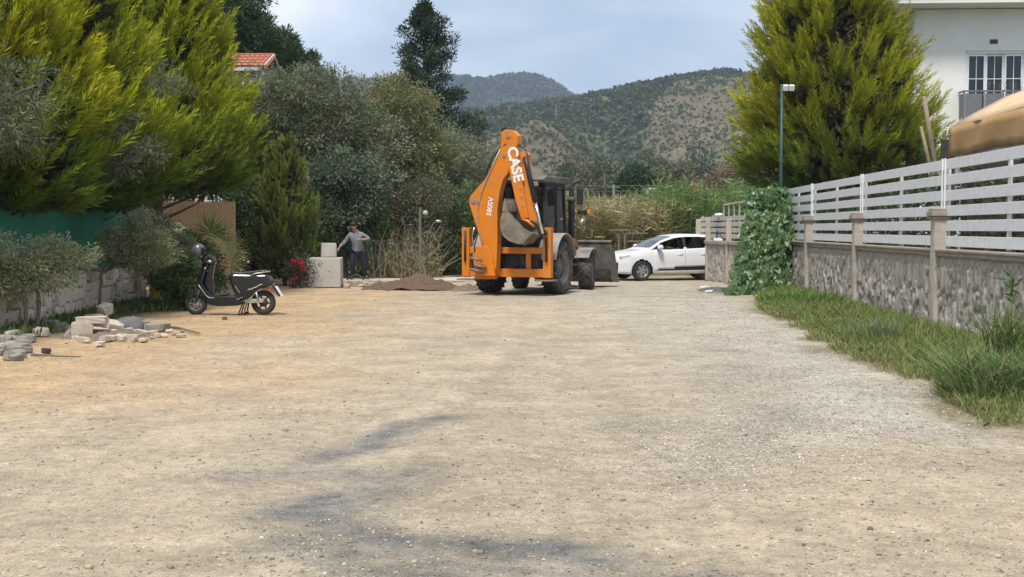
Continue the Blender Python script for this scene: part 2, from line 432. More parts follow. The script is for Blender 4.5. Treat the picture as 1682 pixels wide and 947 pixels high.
gm_, nt, out = nodes_of('dirt_lane')
a = N(nt, 'ShaderNodeAttribute', attribute_name='Col')
tc = N(nt, 'ShaderNodeTexCoord')
def nzn(scale, detail=6, rough=0.6, vec=None):
    n = N(nt, 'ShaderNodeTexNoise', i_Scale=scale, i_Detail=detail, i_Roughness=rough); nt.links.new(vec or tc.outputs['Object'], n.inputs['Vector']); return n
def mapr(sock, a0, a1, b0, b1):
    n = N(nt, 'ShaderNodeMapRange'); nt.links.new(sock, n.inputs[0])
    for i, v in enumerate((a0, a1, b0, b1)): n.inputs[i + 1].default_value = v
    return n.outputs[0]
def mul(s1, s2):
    n = N(nt, 'ShaderNodeMix', data_type='RGBA', blend_type='MULTIPLY'); n.inputs[0].default_value = 1
    nt.links.new(s1, n.inputs[6]); nt.links.new(s2, n.inputs[7]); return n.outputs[2]
n1, n2, n3 = nzn(1.4, 8, 0.65), nzn(9, 6, 0.7), nzn(70, 4, 0.75)
c = mul(a.outputs['Color'], mapr(n1.outputs['Fac'], 0.3, 0.7, 0.76, 1.2))
c = mul(c, mapr(n2.outputs['Fac'], 0.3, 0.7, 0.74, 1.24))
c = mul(c, mapr(n3.outputs['Fac'], 0.25, 0.75, 0.6, 1.4))
# embedded grit: voronoi cells of three sizes, more of them where the lane is gravelly
def grit(scale, thr, amt, base):
    v = N(nt, 'ShaderNodeTexVoronoi', i_Scale=scale); nt.links.new(tc.outputs['Object'], v.inputs['Vector'])
    sp = N(nt, 'ShaderNodeSeparateColor'); nt.links.new(v.outputs['Color'], sp.inputs[0])
    inside = mapr(v.outputs['Distance'], thr, thr * 0.7, 0, 1)
    pick = N(nt, 'ShaderNodeMath', operation='LESS_THAN'); nt.links.new(sp.outputs[0], pick.inputs[0])
    dens = N(nt, 'ShaderNodeMath', operation='MULTIPLY_ADD'); nt.links.new(a.outputs['Alpha'], dens.inputs[0]); dens.inputs[1].default_value = amt; dens.inputs[2].default_value = 0.05
    nt.links.new(dens.outputs[0], pick.inputs[1])
    k = N(nt, 'ShaderNodeMath', operation='MULTIPLY'); nt.links.new(inside, k.inputs[0]); nt.links.new(pick.outputs[0], k.inputs[1])
    tone = mapr(sp.outputs[1], 0, 1, 0.35, 1.7)
    cc = mul(base, tone)
    mx = N(nt, 'ShaderNodeMix', data_type='RGBA'); nt.links.new(k.outputs[0], mx.inputs[0]); nt.links.new(base, mx.inputs[6]); nt.links.new(cc, mx.inputs[7])
    return mx.outputs[2], k.outputs[0]
c, k1 = grit(38, 0.42, 0.75, c)
c, k2 = grit(85, 0.42, 0.8, c)
p = N(nt, 'ShaderNodeBsdfPrincipled', i_Roughness=0.95); p.inputs['Specular IOR Level'].default_value = 0.15
nt.links.new(c, p.inputs['Base Color'])
h = N(nt, 'ShaderNodeMath', operation='MULTIPLY_ADD'); nt.links.new(k1, h.inputs[0]); h.inputs[1].default_value = 0.5
h0 = N(nt, 'ShaderNodeMath', operation='MULTIPLY_ADD'); nt.links.new(n2.outputs['Fac'], h0.inputs[0]); h0.inputs[1].default_value = 1.4; nt.links.new(n3.outputs['Fac'], h0.inputs[2])
nt.links.new(h0.outputs[0], h.inputs[2])
b = N(nt, 'ShaderNodeBump', i_Strength=0.8, i_Distance=0.02); nt.links.new(h.outputs[0], b.inputs['Height'])
nt.links.new(b.outputs['Normal'], p.inputs['Normal'])
nt.links.new(p.outputs['BSDF'], out.inputs['Surface'])
V = np.stack([X, Y, Z], -1).reshape(-1, 3)
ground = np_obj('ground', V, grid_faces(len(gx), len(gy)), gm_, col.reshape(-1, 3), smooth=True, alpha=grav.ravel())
tag(ground, 'beige dirt and gravel lane with grey smears of dust', 'ground', kind='structure')

# ---------------------------------------------------------------- hills
def hill_mesh(name, xs, ys, hf, cf, m):
    HX, HY = np.meshgrid(xs, ys); HZ = hf(HX, HY)
    cc = cf(HX, HY, HZ)
    return np_obj(name, np.stack([HX, HY, HZ], -1).reshape(-1, 3), grid_faces(len(xs), len(ys)), m, cc.reshape(-1, 3), smooth=True)
hm, nt, out = nodes_of('scrub_hillside')
a = N(nt, 'ShaderNodeAttribute', attribute_name='Col'); tc = N(nt, 'ShaderNodeTexCoord')
n1, n2 = nzn(0.06, 8, 0.7), nzn(0.5, 6, 0.7)
c = mul(a.outputs['Color'], mapr(n1.outputs['Fac'], 0.25, 0.75, 0.7, 1.3)); c = mul(c, mapr(n2.outputs['Fac'], 0.25, 0.75, 0.65, 1.35))
p = N(nt, 'ShaderNodeBsdfPrincipled', i_Roughness=1.0); p.inputs['Specular IOR Level'].default_value = 0.0
nt.links.new(c, p.inputs['Base Color']); nt.links.new(p.outputs['BSDF'], out.inputs['Surface'])
def hpix(px, py, D): q = at(px, py, D); return q.x, q.z
R1 = [hpix(*q, 620) for q in ((300, 250), (560, 215), (700, 190), (771, 176), (850, 166), (932, 152), (970, 142), (1018, 130), (1090, 123), (1173, 113), (1235, 121), (1330, 112), (1500, 130), (1700, 170), (2000, 240))]
R1x, R1z = zip(*R1)
def h_near(x, y):
    s = 620.0 / np.maximum(y, 50)
    ridge = np.interp(x, R1x, R1z)
    t = sstep(235, 620, y); up = ridge * (0.25 * t + 0.75 * t ** 1.5)
    up = np.where(y > 620, ridge * (1 - 0.0016 * (y - 620)), up)
    kx = hpix(880, 176, 420)
    knob = (kx[1] + 1) * np.exp(-((x - kx[0]) / 27.0) ** 2 - ((y - 430) / 85.0) ** 2)
    gully = 16 * np.exp(-((x - 34 - (y - 430) * 0.06) / 13.0) ** 2) * sstep(300, 380, y) * sstep(590, 500, y)
    z = np.maximum(up - gully, 0) ; k = 6.0
    z = k * np.logaddexp(z / k, knob / k) - k * math.log(2)
    z = z + (fbm(x * 0.02, y * 0.02, 7, 5) - 0.5) * 9 * sstep(250, 330, y) + (fbm(x * 0.12, y * 0.12, 8, 3) - 0.5) * 2.2 * sstep(240, 300, y)
    return z - 1.2
def bare(x, y):
    """bare reddish ground: the knob and the right flank"""
    kx = hpix(880, 176, 420)[0]
    b1 = np.exp(-((x - kx + 2) / 34.0) ** 2) * sstep(300, 350, y) * sstep(520, 450, y)
    b2 = sstep(38, 60, x - (y - 430) * 0.12) * sstep(330, 400, y) * sstep(600, 545, y)
    b = np.maximum(b1, b2) * 1.25
    return np.clip(b - 0.55 * sstep(0.45, 0.62, fbm(x * 0.03, y * 0.018, 77, 4)), 0, 1)
def c_near(x, y, z):
    b = bare(x, y)[..., None]
    g = lerp(np.array((0.075, 0.095, 0.04)), np.array((0.12, 0.12, 0.06)), fbm(x * 0.05, y * 0.05, 5, 4)[..., None])
    r = lerp(np.array((0.15, 0.118, 0.083)), np.array((0.10, 0.095, 0.055)), fbm(x * 0.07, y * 0.04, 15, 4)[..., None])
    return lerp(g, r, sstep(0.15, 0.5, b))
hill = hill_mesh('hill', np.arange(-330, 520, 4.5), np.concatenate([np.arange(232, 660, 4.5), np.arange(665, 900, 14)]), h_near, c_near, hm)
tag(hill, 'scrubby hill with bare reddish slopes beyond the reeds', 'hill', kind='structure')
R2 = [hpix(*q, 1500) for q in ((-300, 300), (200, 190), (450, 150), (600, 138), (745, 129), (800, 134), (830, 128), (862, 126), (885, 129), (905, 136), (935, 158), (980, 180), (1050, 215), (1150, 270), (1300, 330))]
R2x, R2z = zip(*R2)
def h_far(x, y):
    r = np.interp(x, R2x, R2z) + (fbm(x * 0.03, y * 0.0 + 3, 4, 4) - 0.5) * 5
    return r * sstep(1000, 1500, y) * np.where(y > 1500, 1 - 0.0008 * (y - 1500), 1) + (fbm(x * 0.015, y * 0.015, 23, 5) - 0.5) * 26 * sstep(1000, 1100, y) * sstep(1500, 1380, y) - 2
far_hill = hill_mesh('hill', np.arange(-960, 560, 9.0), np.concatenate([np.arange(1000, 1520, 10), np.arange(1530, 2000, 50)]), h_far,
                     lambda x, y, z: np.zeros(x.shape + (3,)) + np.array((0.055, 0.075, 0.035)), hm)
tag(far_hill, 'blue wooded ridge in the far distance', 'hill', kind='structure')

# scrub and trees that clothe the hills (uncountable)
def tufts(name, P, S, cols, nleaf, m, seed, flat=0.75):
    r = np.random.default_rng(seed); n = len(P)
    C0 = np.repeat(P, nleaf, 0); SS = np.repeat(S, nleaf)[:, None]
    o = r.normal(size=(n * nleaf, 3)); o /= np.linalg.norm(o, axis=1)[:, None] + 1e-9
    o *= (r.random((n * nleaf, 1)) ** 0.4) * np.array((0.55, 0.55, 0.5 * flat)); o[:, 2] += 0.45 * flat
    c = C0 + o * SS
    u = r.normal(size=c.shape); u /= np.linalg.norm(u, axis=1)[:, None]
    w = np.cross(u, r.normal(size=c.shape)); w /= np.linalg.norm(w, axis=1)[:, None] + 1e-9
    L = SS * r.uniform(0.16, 0.34, (len(c), 1))
    V = np.stack([c - u * L, c + w * L * 0.7, c + u * L, c - w * L * 0.7], 1).reshape(-1, 3)
    Q = np.arange(len(V)).reshape(-1, 4)
    cc = np.repeat(np.repeat(cols, nleaf, 0) * r.uniform(0.75, 1.25, (n * nleaf, 1)), 4, 0)
    return np_obj(name, V, Q, m, cc)
n = 56000
px = RNG.uniform(-260, 320, n); py = RNG.uniform(262, 632, n)
d = 1.0 - 0.1 * bare(px, py)
d = d * (0.35 + 0.9 * sstep(0.35, 0.6, fbm(px * 0.035, py * 0.035, 43, 4)))
vis = np.abs((px / py) * F_PX + CX - 1000) < 480
keep = (RNG.random(n) < d) & vis
px, py = px[keep], py[keep]; pz = h_near(px, py)
sz = RNG.uniform(1.4, 4.2, len(px)) * np.where(bare(px, py) > 0.3, 0.45, 1.0) * sstep(230, 330, py) 
gc = lerp(np.array((0.045, 0.068, 0.028)), np.array((0.10, 0.115, 0.05)), RNG.random((len(px), 1)))
tag(tufts('hill_scrub', np.stack([px, py, pz], 1), sz, gc, 11, M_leaf, 3), 'dark green scrub and small pines covering the near hill', 'scrub', kind='stuff')
n = 5200
px = RNG.uniform(-280, 110, n); py = np.concatenate([RNG.uniform(1250, 1500, n - 900), RNG.normal(1500, 6, 900)]); pz = h_far(px, py)
tag(tufts('ridge_woodland', np.stack([px, py, pz], 1), RNG.uniform(4, 10, n), np.tile(np.array((0.045, 0.065, 0.03)), (n, 1)) * RNG.uniform(0.8, 1.3, (n, 1)), 8, M_leaf, 4), 'woodland along the far blue ridge', 'woodland', kind='stuff')

# ---------------------------------------------------------------- haze in the air
hz = MB().box((0, 1350, 140), (6400, 3900, 320)).build('haze', M_black)
hz.location = (0, 0, 0)
hzm, nt, out = nodes_of('thin_haze')
pv = N(nt, 'ShaderNodeVolumePrincipled'); pv.inputs['Color'].default_value = (0.66, 0.80, 1.0, 1); pv.inputs['Density'].default_value = 0.00028
pv.inputs['Anisotropy'].default_value = 0.1
nt.links.new(pv.outputs['Volume'], out.inputs['Volume'])
hz.data.materials.clear(); hz.data.materials.append(hzm)
tag(hz, 'thin pale haze in the air over the valley', 'haze', kind='stuff')
# ---------------------------------------------------------------- right-hand precast wall and white slat fence
def WP(yv, off=0.0, z=0.0):
    """point on the right boundary line; off > 0 is towards the lane"""
    return Vector((5.66 + 0.052 * yv - off, yv + 0.052 * off, z))
WANG = math.atan2(1, 0.052) - PI / 2          # z-rotation of the wall line away from +Y
def panel_mesh(name, L, H, seed, du=0.024, dv=0.026, x0=0.0):
    """cast relief: tall chiselled splinters with a chain of ovals under the coping"""
    r = np.random.default_rng(seed)
    nu, nv = int(L / du) + 1, int(H / dv) + 1
    u, v = np.meshgrid(np.linspace(0, L, nu), np.linspace(0, H, nv))
    k = int(L * H / (0.095 * 0.36)); pu, pv = r.uniform(0, L, k), r.uniform(0, H - 0.12, k)
    ru = r.uniform(0.7, 1.4, k)
    uu = u + (fbm(u * 9, v * 5, seed, 3) - 0.5) * 0.07; vv = v + (fbm(u * 6 + 9, v * 6, seed + 3, 3) - 0.5) * 0.10
    d = np.hypot((uu[..., None] - pu) * ru, (vv[..., None] - pv) * 0.24)
    idx = np.argsort(d, -1)[..., :2]; ds = np.take_along_axis(d, idx, -1)
    gap = ds[..., 1] - ds[..., 0]
    cell = r.uniform(0, 1, k)[idx[..., 0]]
    tiltu = r.uniform(-1, 1, k)[idx[..., 0]] * (uu - pu[idx[..., 0]])
    h = sstep(0.003, 0.02, gap) * (0.045 + 0.04 * cell) + tiltu * 0.2 * sstep(0.003, 0.02, gap)
    hole = sstep(0.93, 1.0, vnoise(u * 7, v * 7, seed + 8)); h = h * (1 - hole)
    # chain of ovals
    band = np.abs(v - (H - 0.10)) < 0.075
    pu2 = 0.20; q = np.hypot(((u % pu2) - pu2 / 2) / 0.088, (v - (H - 0.10)) / 0.062)
    ring = sstep(0.34, 0.12, np.abs(q - 0.85)) * 0.05
    h = np.where(band, ring + 0.006, h)
    h = h * sstep(0, 0.05, u) * sstep(L, L - 0.05, u) + (fbm(u * 30, v * 30, seed + 1, 2) - 0.5) * 0.008
    h = np.where((v < 0.06), 0.045, h)
    V = np.stack([-h, u, v], -1).reshape(-1, 3)
    Q = grid_faces(nu, nv)[:, ::-1]
    n0 = len(V)
    back = np.array([[0.08, 0, 0], [0.08, L, 0], [0.08, L, H], [0.08, 0, H]]); V = np.vstack([V, back])
    tl, tr, bl, br = (nv - 1) * nu, nv * nu - 1, 0, nu - 1
    Q = np.vstack([Q, [[n0, n0 + 1, n0 + 2, n0 + 3]], [[tl, tr, n0 + 2, n0 + 3]], [[bl, n0, n0 + 3, tl]], [[br, tr, n0 + 2, n0 + 1]]])
    me = np_mesh(name, V, Q, smooth=True); me.materials.append(M_precast)
    bm = bmesh.new(); bm.from_mesh(me); bmesh.ops.recalc_face_normals(bm, faces=bm.faces); bm.to_mesh(me); bm.free()
    return me
PILLARS = [13.5, 18.9, 24.3, 29.4]
WALL_H = 1.18
wall = empty('concrete_wall', WP(11.0), 0, 'long grey precast concrete wall with chiselled relief and square pillars under white slats', 'wall')
W0 = WP(11.0)
def loc(p): return p - W0
bays = [(11.0, 13.5), (13.5, 18.9), (18.9, 24.3), (24.3, 29.4), (29.4, 33.5)]
pm_cache = {}
for i, (a0, a1) in enumerate(bays):
    L = (WP(a1) - WP(a0)).length
    npan = 1 if L < 3 else 2
    for j in range(npan):
        y0 = a0 + (a1 - a0) * j / npan; Lp = L / npan - 0.006
        key = round(Lp, 1)
        me = panel_mesh('panel', Lp, WALL_H, 40 + i * 3 + j)
        share('panel', me, wall, loc(WP(y0)), (0, 0, WANG))
    mb = MB(); Rz = Matrix.Rotation(WANG, 3, 'Z')
    c = (WP(a0) + WP(a1)) / 2
    mb.box(loc(c) + Vector((0.02, 0, WALL_H + 0.035)), (0.22, L - 0.02, 0.07), Rz)
    mb.box(loc(c) + Vector((0.02, 0, WALL_H + 0.085)), (0.27, L - 0.024, 0.045), Rz)
    mb.build('coping', M_cap, wall, 0.012)
    mb = MB(); mb.box(loc(c) + Vector((0.0, 0, 0.03)), (0.20, L - 0.03, 0.14), Rz); mb.build('plinth', M_concrete, wall, 0.01)
mbp = MB()
mbp.box((0, 0, 0.86), (0.20, 0.22, 1.76)); mbp.box((-0.101, 0, 0.86), (0.012, 0.12, 1.6))
pil_me = mbp.mesh('pillar'); pil_me.materials.append(M_precast)
mbc = MB(); mbc.box((0, 0, 1.765), (0.25, 0.27, 0.05)); mbc.box((0, 0, 1.83), (0.31, 0.33, 0.08)); mbc.box((0, 0, 1.89), (0.26, 0.28, 0.04))
cap_me = mbc.mesh('pillar_capital'); cap_me.materials.append(M_cap)
for yv in PILLARS:
    o = share('pillar', pil_me, wall, loc(WP(yv, 0.02)), (0, 0, WANG))
    b = o.modifiers.new('b', 'BEVEL'); b.width = 0.015; b.segments = 2
    cp = share('pillar_capital', cap_me, o); b = cp.modifiers.new('b', 'BEVEL'); b.width = 0.01; b.segments = 2

fence = empty('slat_fence', WP(11.0), 0, 'white fence of six wide horizontal slats standing on the concrete wall', 'fence')
for i, (a0, a1) in enumerate(bays):
    g = 0.02; L = (WP(a1) - WP(a0)).length - 0.05
    me = None
    for k in range(6):
        zc = 2.66 - 0.235 * k - 0.08
        mb = MB(); mb.box((0, 0, 0), (0.025, L, 0.158))
        o = mb.build('slat', M_white, fence, 0.004)
        o.location = loc((WP(a0, -0.06) + WP(a1, -0.06)) / 2 + Vector((0, 0, zc)) + Vector((rnd.uniform(-0.004, 0.004), 0, rnd.uniform(-0.004, 0.004))))
        o.rotation_euler = (rnd.uniform(-0.0012, 0.0012), 0, WANG)
for yv in [11.2, 13.45, 13.58, 16.2, 18.84, 18.98, 21.6, 24.22, 24.38, 26.9, 29.33, 29.47, 31.5, 33.4]:
    paired = min(abs(yv - q) for q in PILLARS) < 0.12
    mb = MB(); mb.box(loc(WP(yv, -0.06 if not paired else -0.10)) + Vector((0.0 if paired else 0.045, 0, (1.3 + 2.64) / 2)), (0.05, 0.05, 2.64 - 1.3), Matrix.Rotation(WANG, 3, 'Z'))
    mb.build('post', M_white, fence, 0.003)
    if paired:
        mb = MB(); mb.box(loc(WP(yv, -0.035)) + Vector((0, 0, 2.0)), (0.022, 0.045, 1.36), Matrix.Rotation(WANG, 3, 'Z')); mb.build('cover_strip', M_white, fence, 0.003)

# the lower wall beyond the ivy, standing further out
B0, B1 = Vector((6.02, 39.3, 0)), Vector((6.45, 32.6, 0))
low = empty('low_wall', B0, 0, 'short weathered concrete wall with thin posts beyond the ivy', 'wall')
dB = (B1 - B0); LB = dB.length; angB = math.atan2(dB.y, dB.x) - PI / 2; dB = dB / LB; RB = Matrix.Rotation(angB, 3, 'Z')
cuts = [0.0, 1.45, 4.1, LB]
for j in range(3):
    Lp = cuts[j + 1] - cuts[j] - 0.01
    me = panel_mesh('panel', Lp, 1.13, 90 + j, 0.035, 0.035)
    # relief faces the lane: flip the local x axis by turning the panel round
    share('panel', me, low, dB * (cuts[j + 1] - 0.005), (0, 0, angB + PI))
    c = dB * ((cuts[j] + cuts[j + 1]) / 2)
    MB().box(c + Vector((0, 0, 1.185)), (0.22, Lp - 0.01, 0.10), RB).build('coping', M_concrete, low, 0.012)
for t in (0.06, 1.45, 4.1):
    MB().box(dB * t + Vector((-0.02, 0, 0.95)), (0.16, 0.13, 1.9), RB).build('post', M_precast, low, 0.015)
lowf = empty('slat_fence', B0, 0, 'grubby old white fence of four slats on the short wall beyond the ivy', 'fence')
for k in range(4):
    for j in range(3):
        Lp = cuts[j + 1] - cuts[j] - 0.03
        c = dB * ((cuts[j] + cuts[j + 1]) / 2)
        MB().box(c + Vector((0.05, 0, 1.90 - 0.175 * k)), (0.025, Lp, 0.125), RB).build('slat', M_offwhite, lowf, 0.004)
for t in (0.2, 1.6, 4.3, 6.2):
    MB().box(dB * t + Vector((0.085, 0, 1.62)), (0.04, 0.04, 0.78), RB).build('post', M_offwhite, lowf)
# rubbish on the slats: a black strap and a white lump
mb = MB(); q0 = B0 + dB * 3.0
mb.tube([q0 + Vector((-0.03, 0.5, 1.32)), q0 + Vector((-0.04, 0.3, 1.52)), q0 + Vector((-0.04, 0.0, 1.45)), q0 + Vector((-0.03, -0.5, 1.32)), q0 + Vector((-0.02, -1.0, 1.30))], 0.018, 6)
tag(mb.build('rubber_strap', M_black), 'black strap hooked over the old white slats', 'strap')
mb = MB(); mb.ball(B0 + dB * 2.6 + Vector((0.05, 0, 2.005)), (0.14, 0.2, 0.06), 10, 6, jit=0.12, rnd=rnd)
tag(mb.build('plastic_bag', M_white), 'crumpled white plastic bag on top of the old slats', 'bag')
# white barred railing behind
rail = empty('metal_railing', (7.0, 36.3, 0), 0, 'cream metal railing with upright bars rising behind the old slats', 'railing')
p0, p1 = at(1189, 336, 36.3) - Vector((7.0, 36.3, 0)), at(1262, 324, 32.9) - Vector((7.0, 36.3, 0))
MB().bar(p0, p1, 0.05, 0.05).build('top_rail', M_offwhite, rail)
q0, q1 = p0 - Vector((0, 0, 0.95)), p1 - Vector((0, 0, 0.95))
MB().bar(q0, q1, 0.05, 0.05).build('bottom_rail', M_offwhite, rail)
for k in range(9):
    t = k / 8; MB().box(p0.lerp(p1, t) + Vector((0, 0, -0.47)), (0.035, 0.05, 0.9)).build('bar', M_offwhite, rail)
for t in (0, 1):
    z = p0.lerp(p1, t); MB().box(Vector((z.x, z.y, z.z / 2 - 0.5)), (0.06, 0.06, z.z - 1.0)).build('leg', M_offwhite, rail)

# ---------------------------------------------------------------- white house on the right
HX0, HY0 = 12.5, 38.0
house = empty('house', (HX0, HY0, 0), -0.05, 'white two storey house with wide flat eaves behind the golden cypress', 'house')
WX, WZ0, WZ1 = 1.52, 4.95, 7.08; WW = 1.84      # door-window, local x and heights
HT = 8.36
mb = MB(); D = 0.25
for (x0, x1, z0, z1) in ((0, WX, 0, HT), (WX + WW, 9, 0, HT), (WX, WX + WW, 0, WZ0), (WX, WX + WW, WZ1, HT)):
    mb.box(((x0 + x1) / 2, D / 2, (z0 + z1) / 2), (x1 - x0, D, z1 - z0))
mb.build('front_wall', M_render_wall, house)
MB().box((0.125, 4.375, HT / 2), (0.25, 8.25, HT)).build('side_wall', M_render_wall, house)
MB().box((4.5, 8.6, HT / 2), (9, 0.2, HT)).build('back_wall', M_render_wall, house)
mb = MB(); mb.box((3.6, 3.6, HT + 0.14), (10.0, 9.0, 0.24)); eave = mb.build('eaves', M_render_wall, house, 0.02)
mb = MB(); mb.box((3.6, 3.6, HT + 0.29), (10.16, 9.16, 0.06)); mb.build('gutter_edge', M_white, eave, 0.01)
M_tile = mat('clay_tile', (0.46, 0.155, 0.085), (0.36, 0.11, 0.06), 0.8, scale=7, dirt=(0.24, 0.13, 0.09), dirt_amt=0.5, bump=0.3)
mb = MB()
vs = [(-1.45, -0.95, HT + 0.325), (8.65, -0.95, HT + 0.325), (8.65, 8.15, HT + 0.325), (-1.45, 8.15, HT + 0.325), (2.3, 3.6, HT + 2.0), (5.0, 3.6, HT + 2.0)]
mb.add(vs, [(0, 1, 5, 4), (1, 2, 5), (2, 3, 4, 5), (3, 0, 4), (3, 2, 1, 0)]); mb.build('roof', M_tile, house)
MB().tube([(-0.06, -0.07, 0.1), (-0.06, -0.07, HT)], 0.05, 8).build('downpipe', M_white, house)
MB().box((2.36, -0.012, 7.36), (0.23, 0.04, 0.13)).build('vent', M_black, house)
# sliding window with bars, curtains behind
win = MB()
win.box((WX + WW / 2, 0.10, WZ1 - 0.04), (WW, 0.12, 0.08)); win.box((WX + 0.035, 0.10, (WZ0 + WZ1) / 2), (0.07, 0.12, WZ1 - WZ0))
win.box((WX + WW - 0.035, 0.10, (WZ0 + WZ1) / 2), (0.07, 0.12, WZ1 - WZ0)); win.box((WX + WW / 2, 0.10, WZ0 + 0.04), (WW, 0.12, 0.08))
win = win.build('window', M_white, house, 0.006)
pw = (WW - 0.14) / 3
for k in range(3):
    x0 = WX + 0.07 + k * pw; yk = 0.09 + 0.035 * (k % 2)
    s = MB()
    for xx in (x0 + 0.03, x0 + pw - 0.03): s.box((xx, yk, (WZ0 + WZ1) / 2), (0.062, 0.04, WZ1 - WZ0 - 0.17))
    for zz in (WZ1 - 0.12, WZ0 + 0.12): s.box((x0 + pw / 2, yk, zz), (pw - 0.125, 0.04, 0.07))
    s.box((x0 + pw / 2, yk, WZ0 + 1.28), (pw - 0.125, 0.025, 0.025)); s.box((x0 + pw / 2, yk + 0.001, (WZ0 + WZ1) / 2), (0.022, 0.025, WZ1 - WZ0 - 0.32))
    s.build('sash', M_white, win, 0.004)
    MB().box((x0 + pw / 2, yk + 0.02, (WZ0 + WZ1) / 2), (pw - 0.12, 0.008, WZ1 - WZ0 - 0.2)).build('pane', M_glass, win)
M_curtain = mat('grey_curtain', (0.33, 0.32, 0.31), (0.24, 0.235, 0.23), 0.9, scale=3)
mb = MB(); nn = 60
for side, (xa, xb) in enumerate(((WX, WX + 0.6), (WX + 0.66, WX + WW))):
    vs = []
    for k in range(nn + 1):
        xx = xa + (xb - xa) * k / nn; yy = 0.34 + 0.035 * math.sin(k * 0.9 + side) + 0.015 * math.sin(k * 2.3)
        vs += [(xx, yy, WZ0), (xx, yy, WZ1 + 0.1)]
    mb.add(vs, [(2 * k, 2 * k + 2, 2 * k + 3, 2 * k + 1) for k in range(nn)], True)
mb.build('curtain', M_curtain, house)
M_room = mat('dim_room_wall', (0.25, 0.24, 0.23), None, 0.9)
MB().box((4.5, 2.3, 4.2), (8.4, 0.1, 8.2)).build('inner_wall', M_room, house)
# shallow balcony with grey panels
M_greyrail = mat('grey_rail_paint', (0.13, 0.14, 0.15), (0.19, 0.20, 0.21), 0.5, metal=0.2)
bx0, bx1, by = 1.30, 3.75, -0.55
bal = MB().box(((bx0 + bx1) / 2, by / 2, 4.86), (bx1 - bx0, -by, 0.14)).build('balcony', M_render_wall, house)
MB().box(((bx0 + bx1) / 2, by + 0.03, 5.79), (bx1 - bx0, 0.05, 0.05)).build('rail', M_greyrail, bal)
MB().box((bx0 + 0.03, by / 2, 5.79), (0.05, -by - 0.06, 0.05)).build('rail', M_greyrail, bal)
for xx in (bx0 + 0.03, bx0 + 0.62, bx0 + 1.2, bx0 + 1.8, bx1 - 0.03): MB().box((xx, by + 0.03, 5.35), (0.045, 0.045, 0.82)).build('rail_post', M_greyrail, bal)
for k in range(4):
    x0 = bx0 + 0.07 + k * 0.595; MB().box((x0 + 0.25, by + 0.035, 5.36), (0.50, 0.012, 0.72)).build('panel', M_greyrail, bal)
MB().box((bx0 + 0.035, by / 2 - 0.0, 5.36), (0.012, -by - 0.1, 0.72)).build('panel', M_greyrail, bal)
for k in range(11):
    x0 = bx0 + 0.75 + k * 0.16; mb = MB(); mb.tube([(x0, by + 0.03, 5.81), (x0 + 0.03, by + 0.03, 5.9), (x0, by + 0.03, 5.97), (x0 + 0.05, by + 0.03, 6.01 + 0.05 * (k % 3 == 0))], 0.009, 5); mb.build('finial', M_greyrail, bal)

# ---------------------------------------------------------------- beige awning behind the fence
M_awn = mat('beige_awning_cloth', (0.62, 0.46, 0.28), (0.56, 0.41, 0.245), 0.85, scale=2.5, dirt=(0.40, 0.27, 0.15), dirt_amt=0.3, bump=0.15, bscale=120)
M_val = mat('tan_valance_cloth', (0.50, 0.30, 0.125), (0.44, 0.26, 0.11), 0.85, scale=2.5, dirt=(0.33, 0.20, 0.09), dirt_amt=0.4, bump=0.15, bscale=120)
awn = empty('awning', (8.6, 24.0, 0), 0, 'arched beige cloth awning with tan valance above the white slats', 'awning')
prof = [(0.0, 3.58), (0.35, 3.80), (0.7, 3.99), (1.05, 4.17), (1.5, 4.33), (2.1, 4.46), (2.8, 4.52), (3.5, 4.46), (4.2, 4.3), (4.9, 3.98), (5.4, 3.58)]
mb = MB(); ny = 10
for j in range(ny + 1):
    yy = -j * 0.95; xo = yy * 0.06
    for (u, z) in prof: mb.v.append((u + xo, yy, z - 0.02 * math.sin(j * PI) + 0.012 * math.sin(j * 2.1 + u)))
k = len(prof)
for j in range(ny):
    for i in range(k - 1): mb.f.append((j * k + i, j * k + i + 1, (j + 1) * k + i + 1, (j + 1) * k + i)); mb.smooth.append(True)
o = mb.build('canopy', M_awn, awn); sm = o.modifiers.new('s', 'SOLIDIFY'); sm.thickness = 0.01
mb = MB(); vs = []; nseg = 56
for j in range(nseg + 1):
    yy = -j * 9.5 / nseg; xo = yy * 0.06 - 0.015 + 0.012 * math.sin(j * 0.8) ; sag = 0.03 * math.sin(j * 0.33) + 0.02 * math.sin(j * 1.1 + 1)
    for q in range(5): vs.append((xo - 0.02 * math.sin(q * 0.6 + j * 0.5), yy, 3.575 - q * (0.14 + sag * 0.2)))
mb.add(vs, [(j * 5 + q, j * 5 + q + 1, j * 5 + 6 + q, j * 5 + 5 + q) for j in range(nseg) for q in range(4)], True)
o = mb.build('valance', M_val, awn); o.modifiers.new('s', 'SOLIDIFY').thickness = 0.008
mb = MB(); vs = []
for j in range(31):
    u = 5.4 * j / 30
    for q in range(4): vs.append((u, 0.02 + 0.012 * math.sin(j * 0.9 + q), np.interp(u, [a[0] for a in prof], [a[1] for a in prof]) - 0.01 - q * 0.17))
mb.add(vs, [(j * 4 + q, j * 4 + q + 1, j * 4 + 5 + q, j * 4 + 4 + q) for j in range(30) for q in range(3)], True)
o = mb.build('end_valance', M_val, awn); o.modifiers.new('s', 'SOLIDIFY').thickness = 0.008
for (xx, yy) in ((0.12, -0.12), (-0.15, -4.6), (5.2, -0.12), (-0.4, -9.2)):
    MB().box((xx, yy, 1.7), (0.10, 0.10, 3.4)).build('post', M_white, awn, 0.008)
MB().box((-0.13, -4.7, 2.98), (0.08, 9.0, 0.09), Matrix.Rotation(-0.06, 3, 'Z')).build('side_beam', M_white, awn, 0.008)
MB().box((2.7, -0.11, 2.98), (5.1, 0.08, 0.09)).build('end_beam', M_white, awn, 0.008)
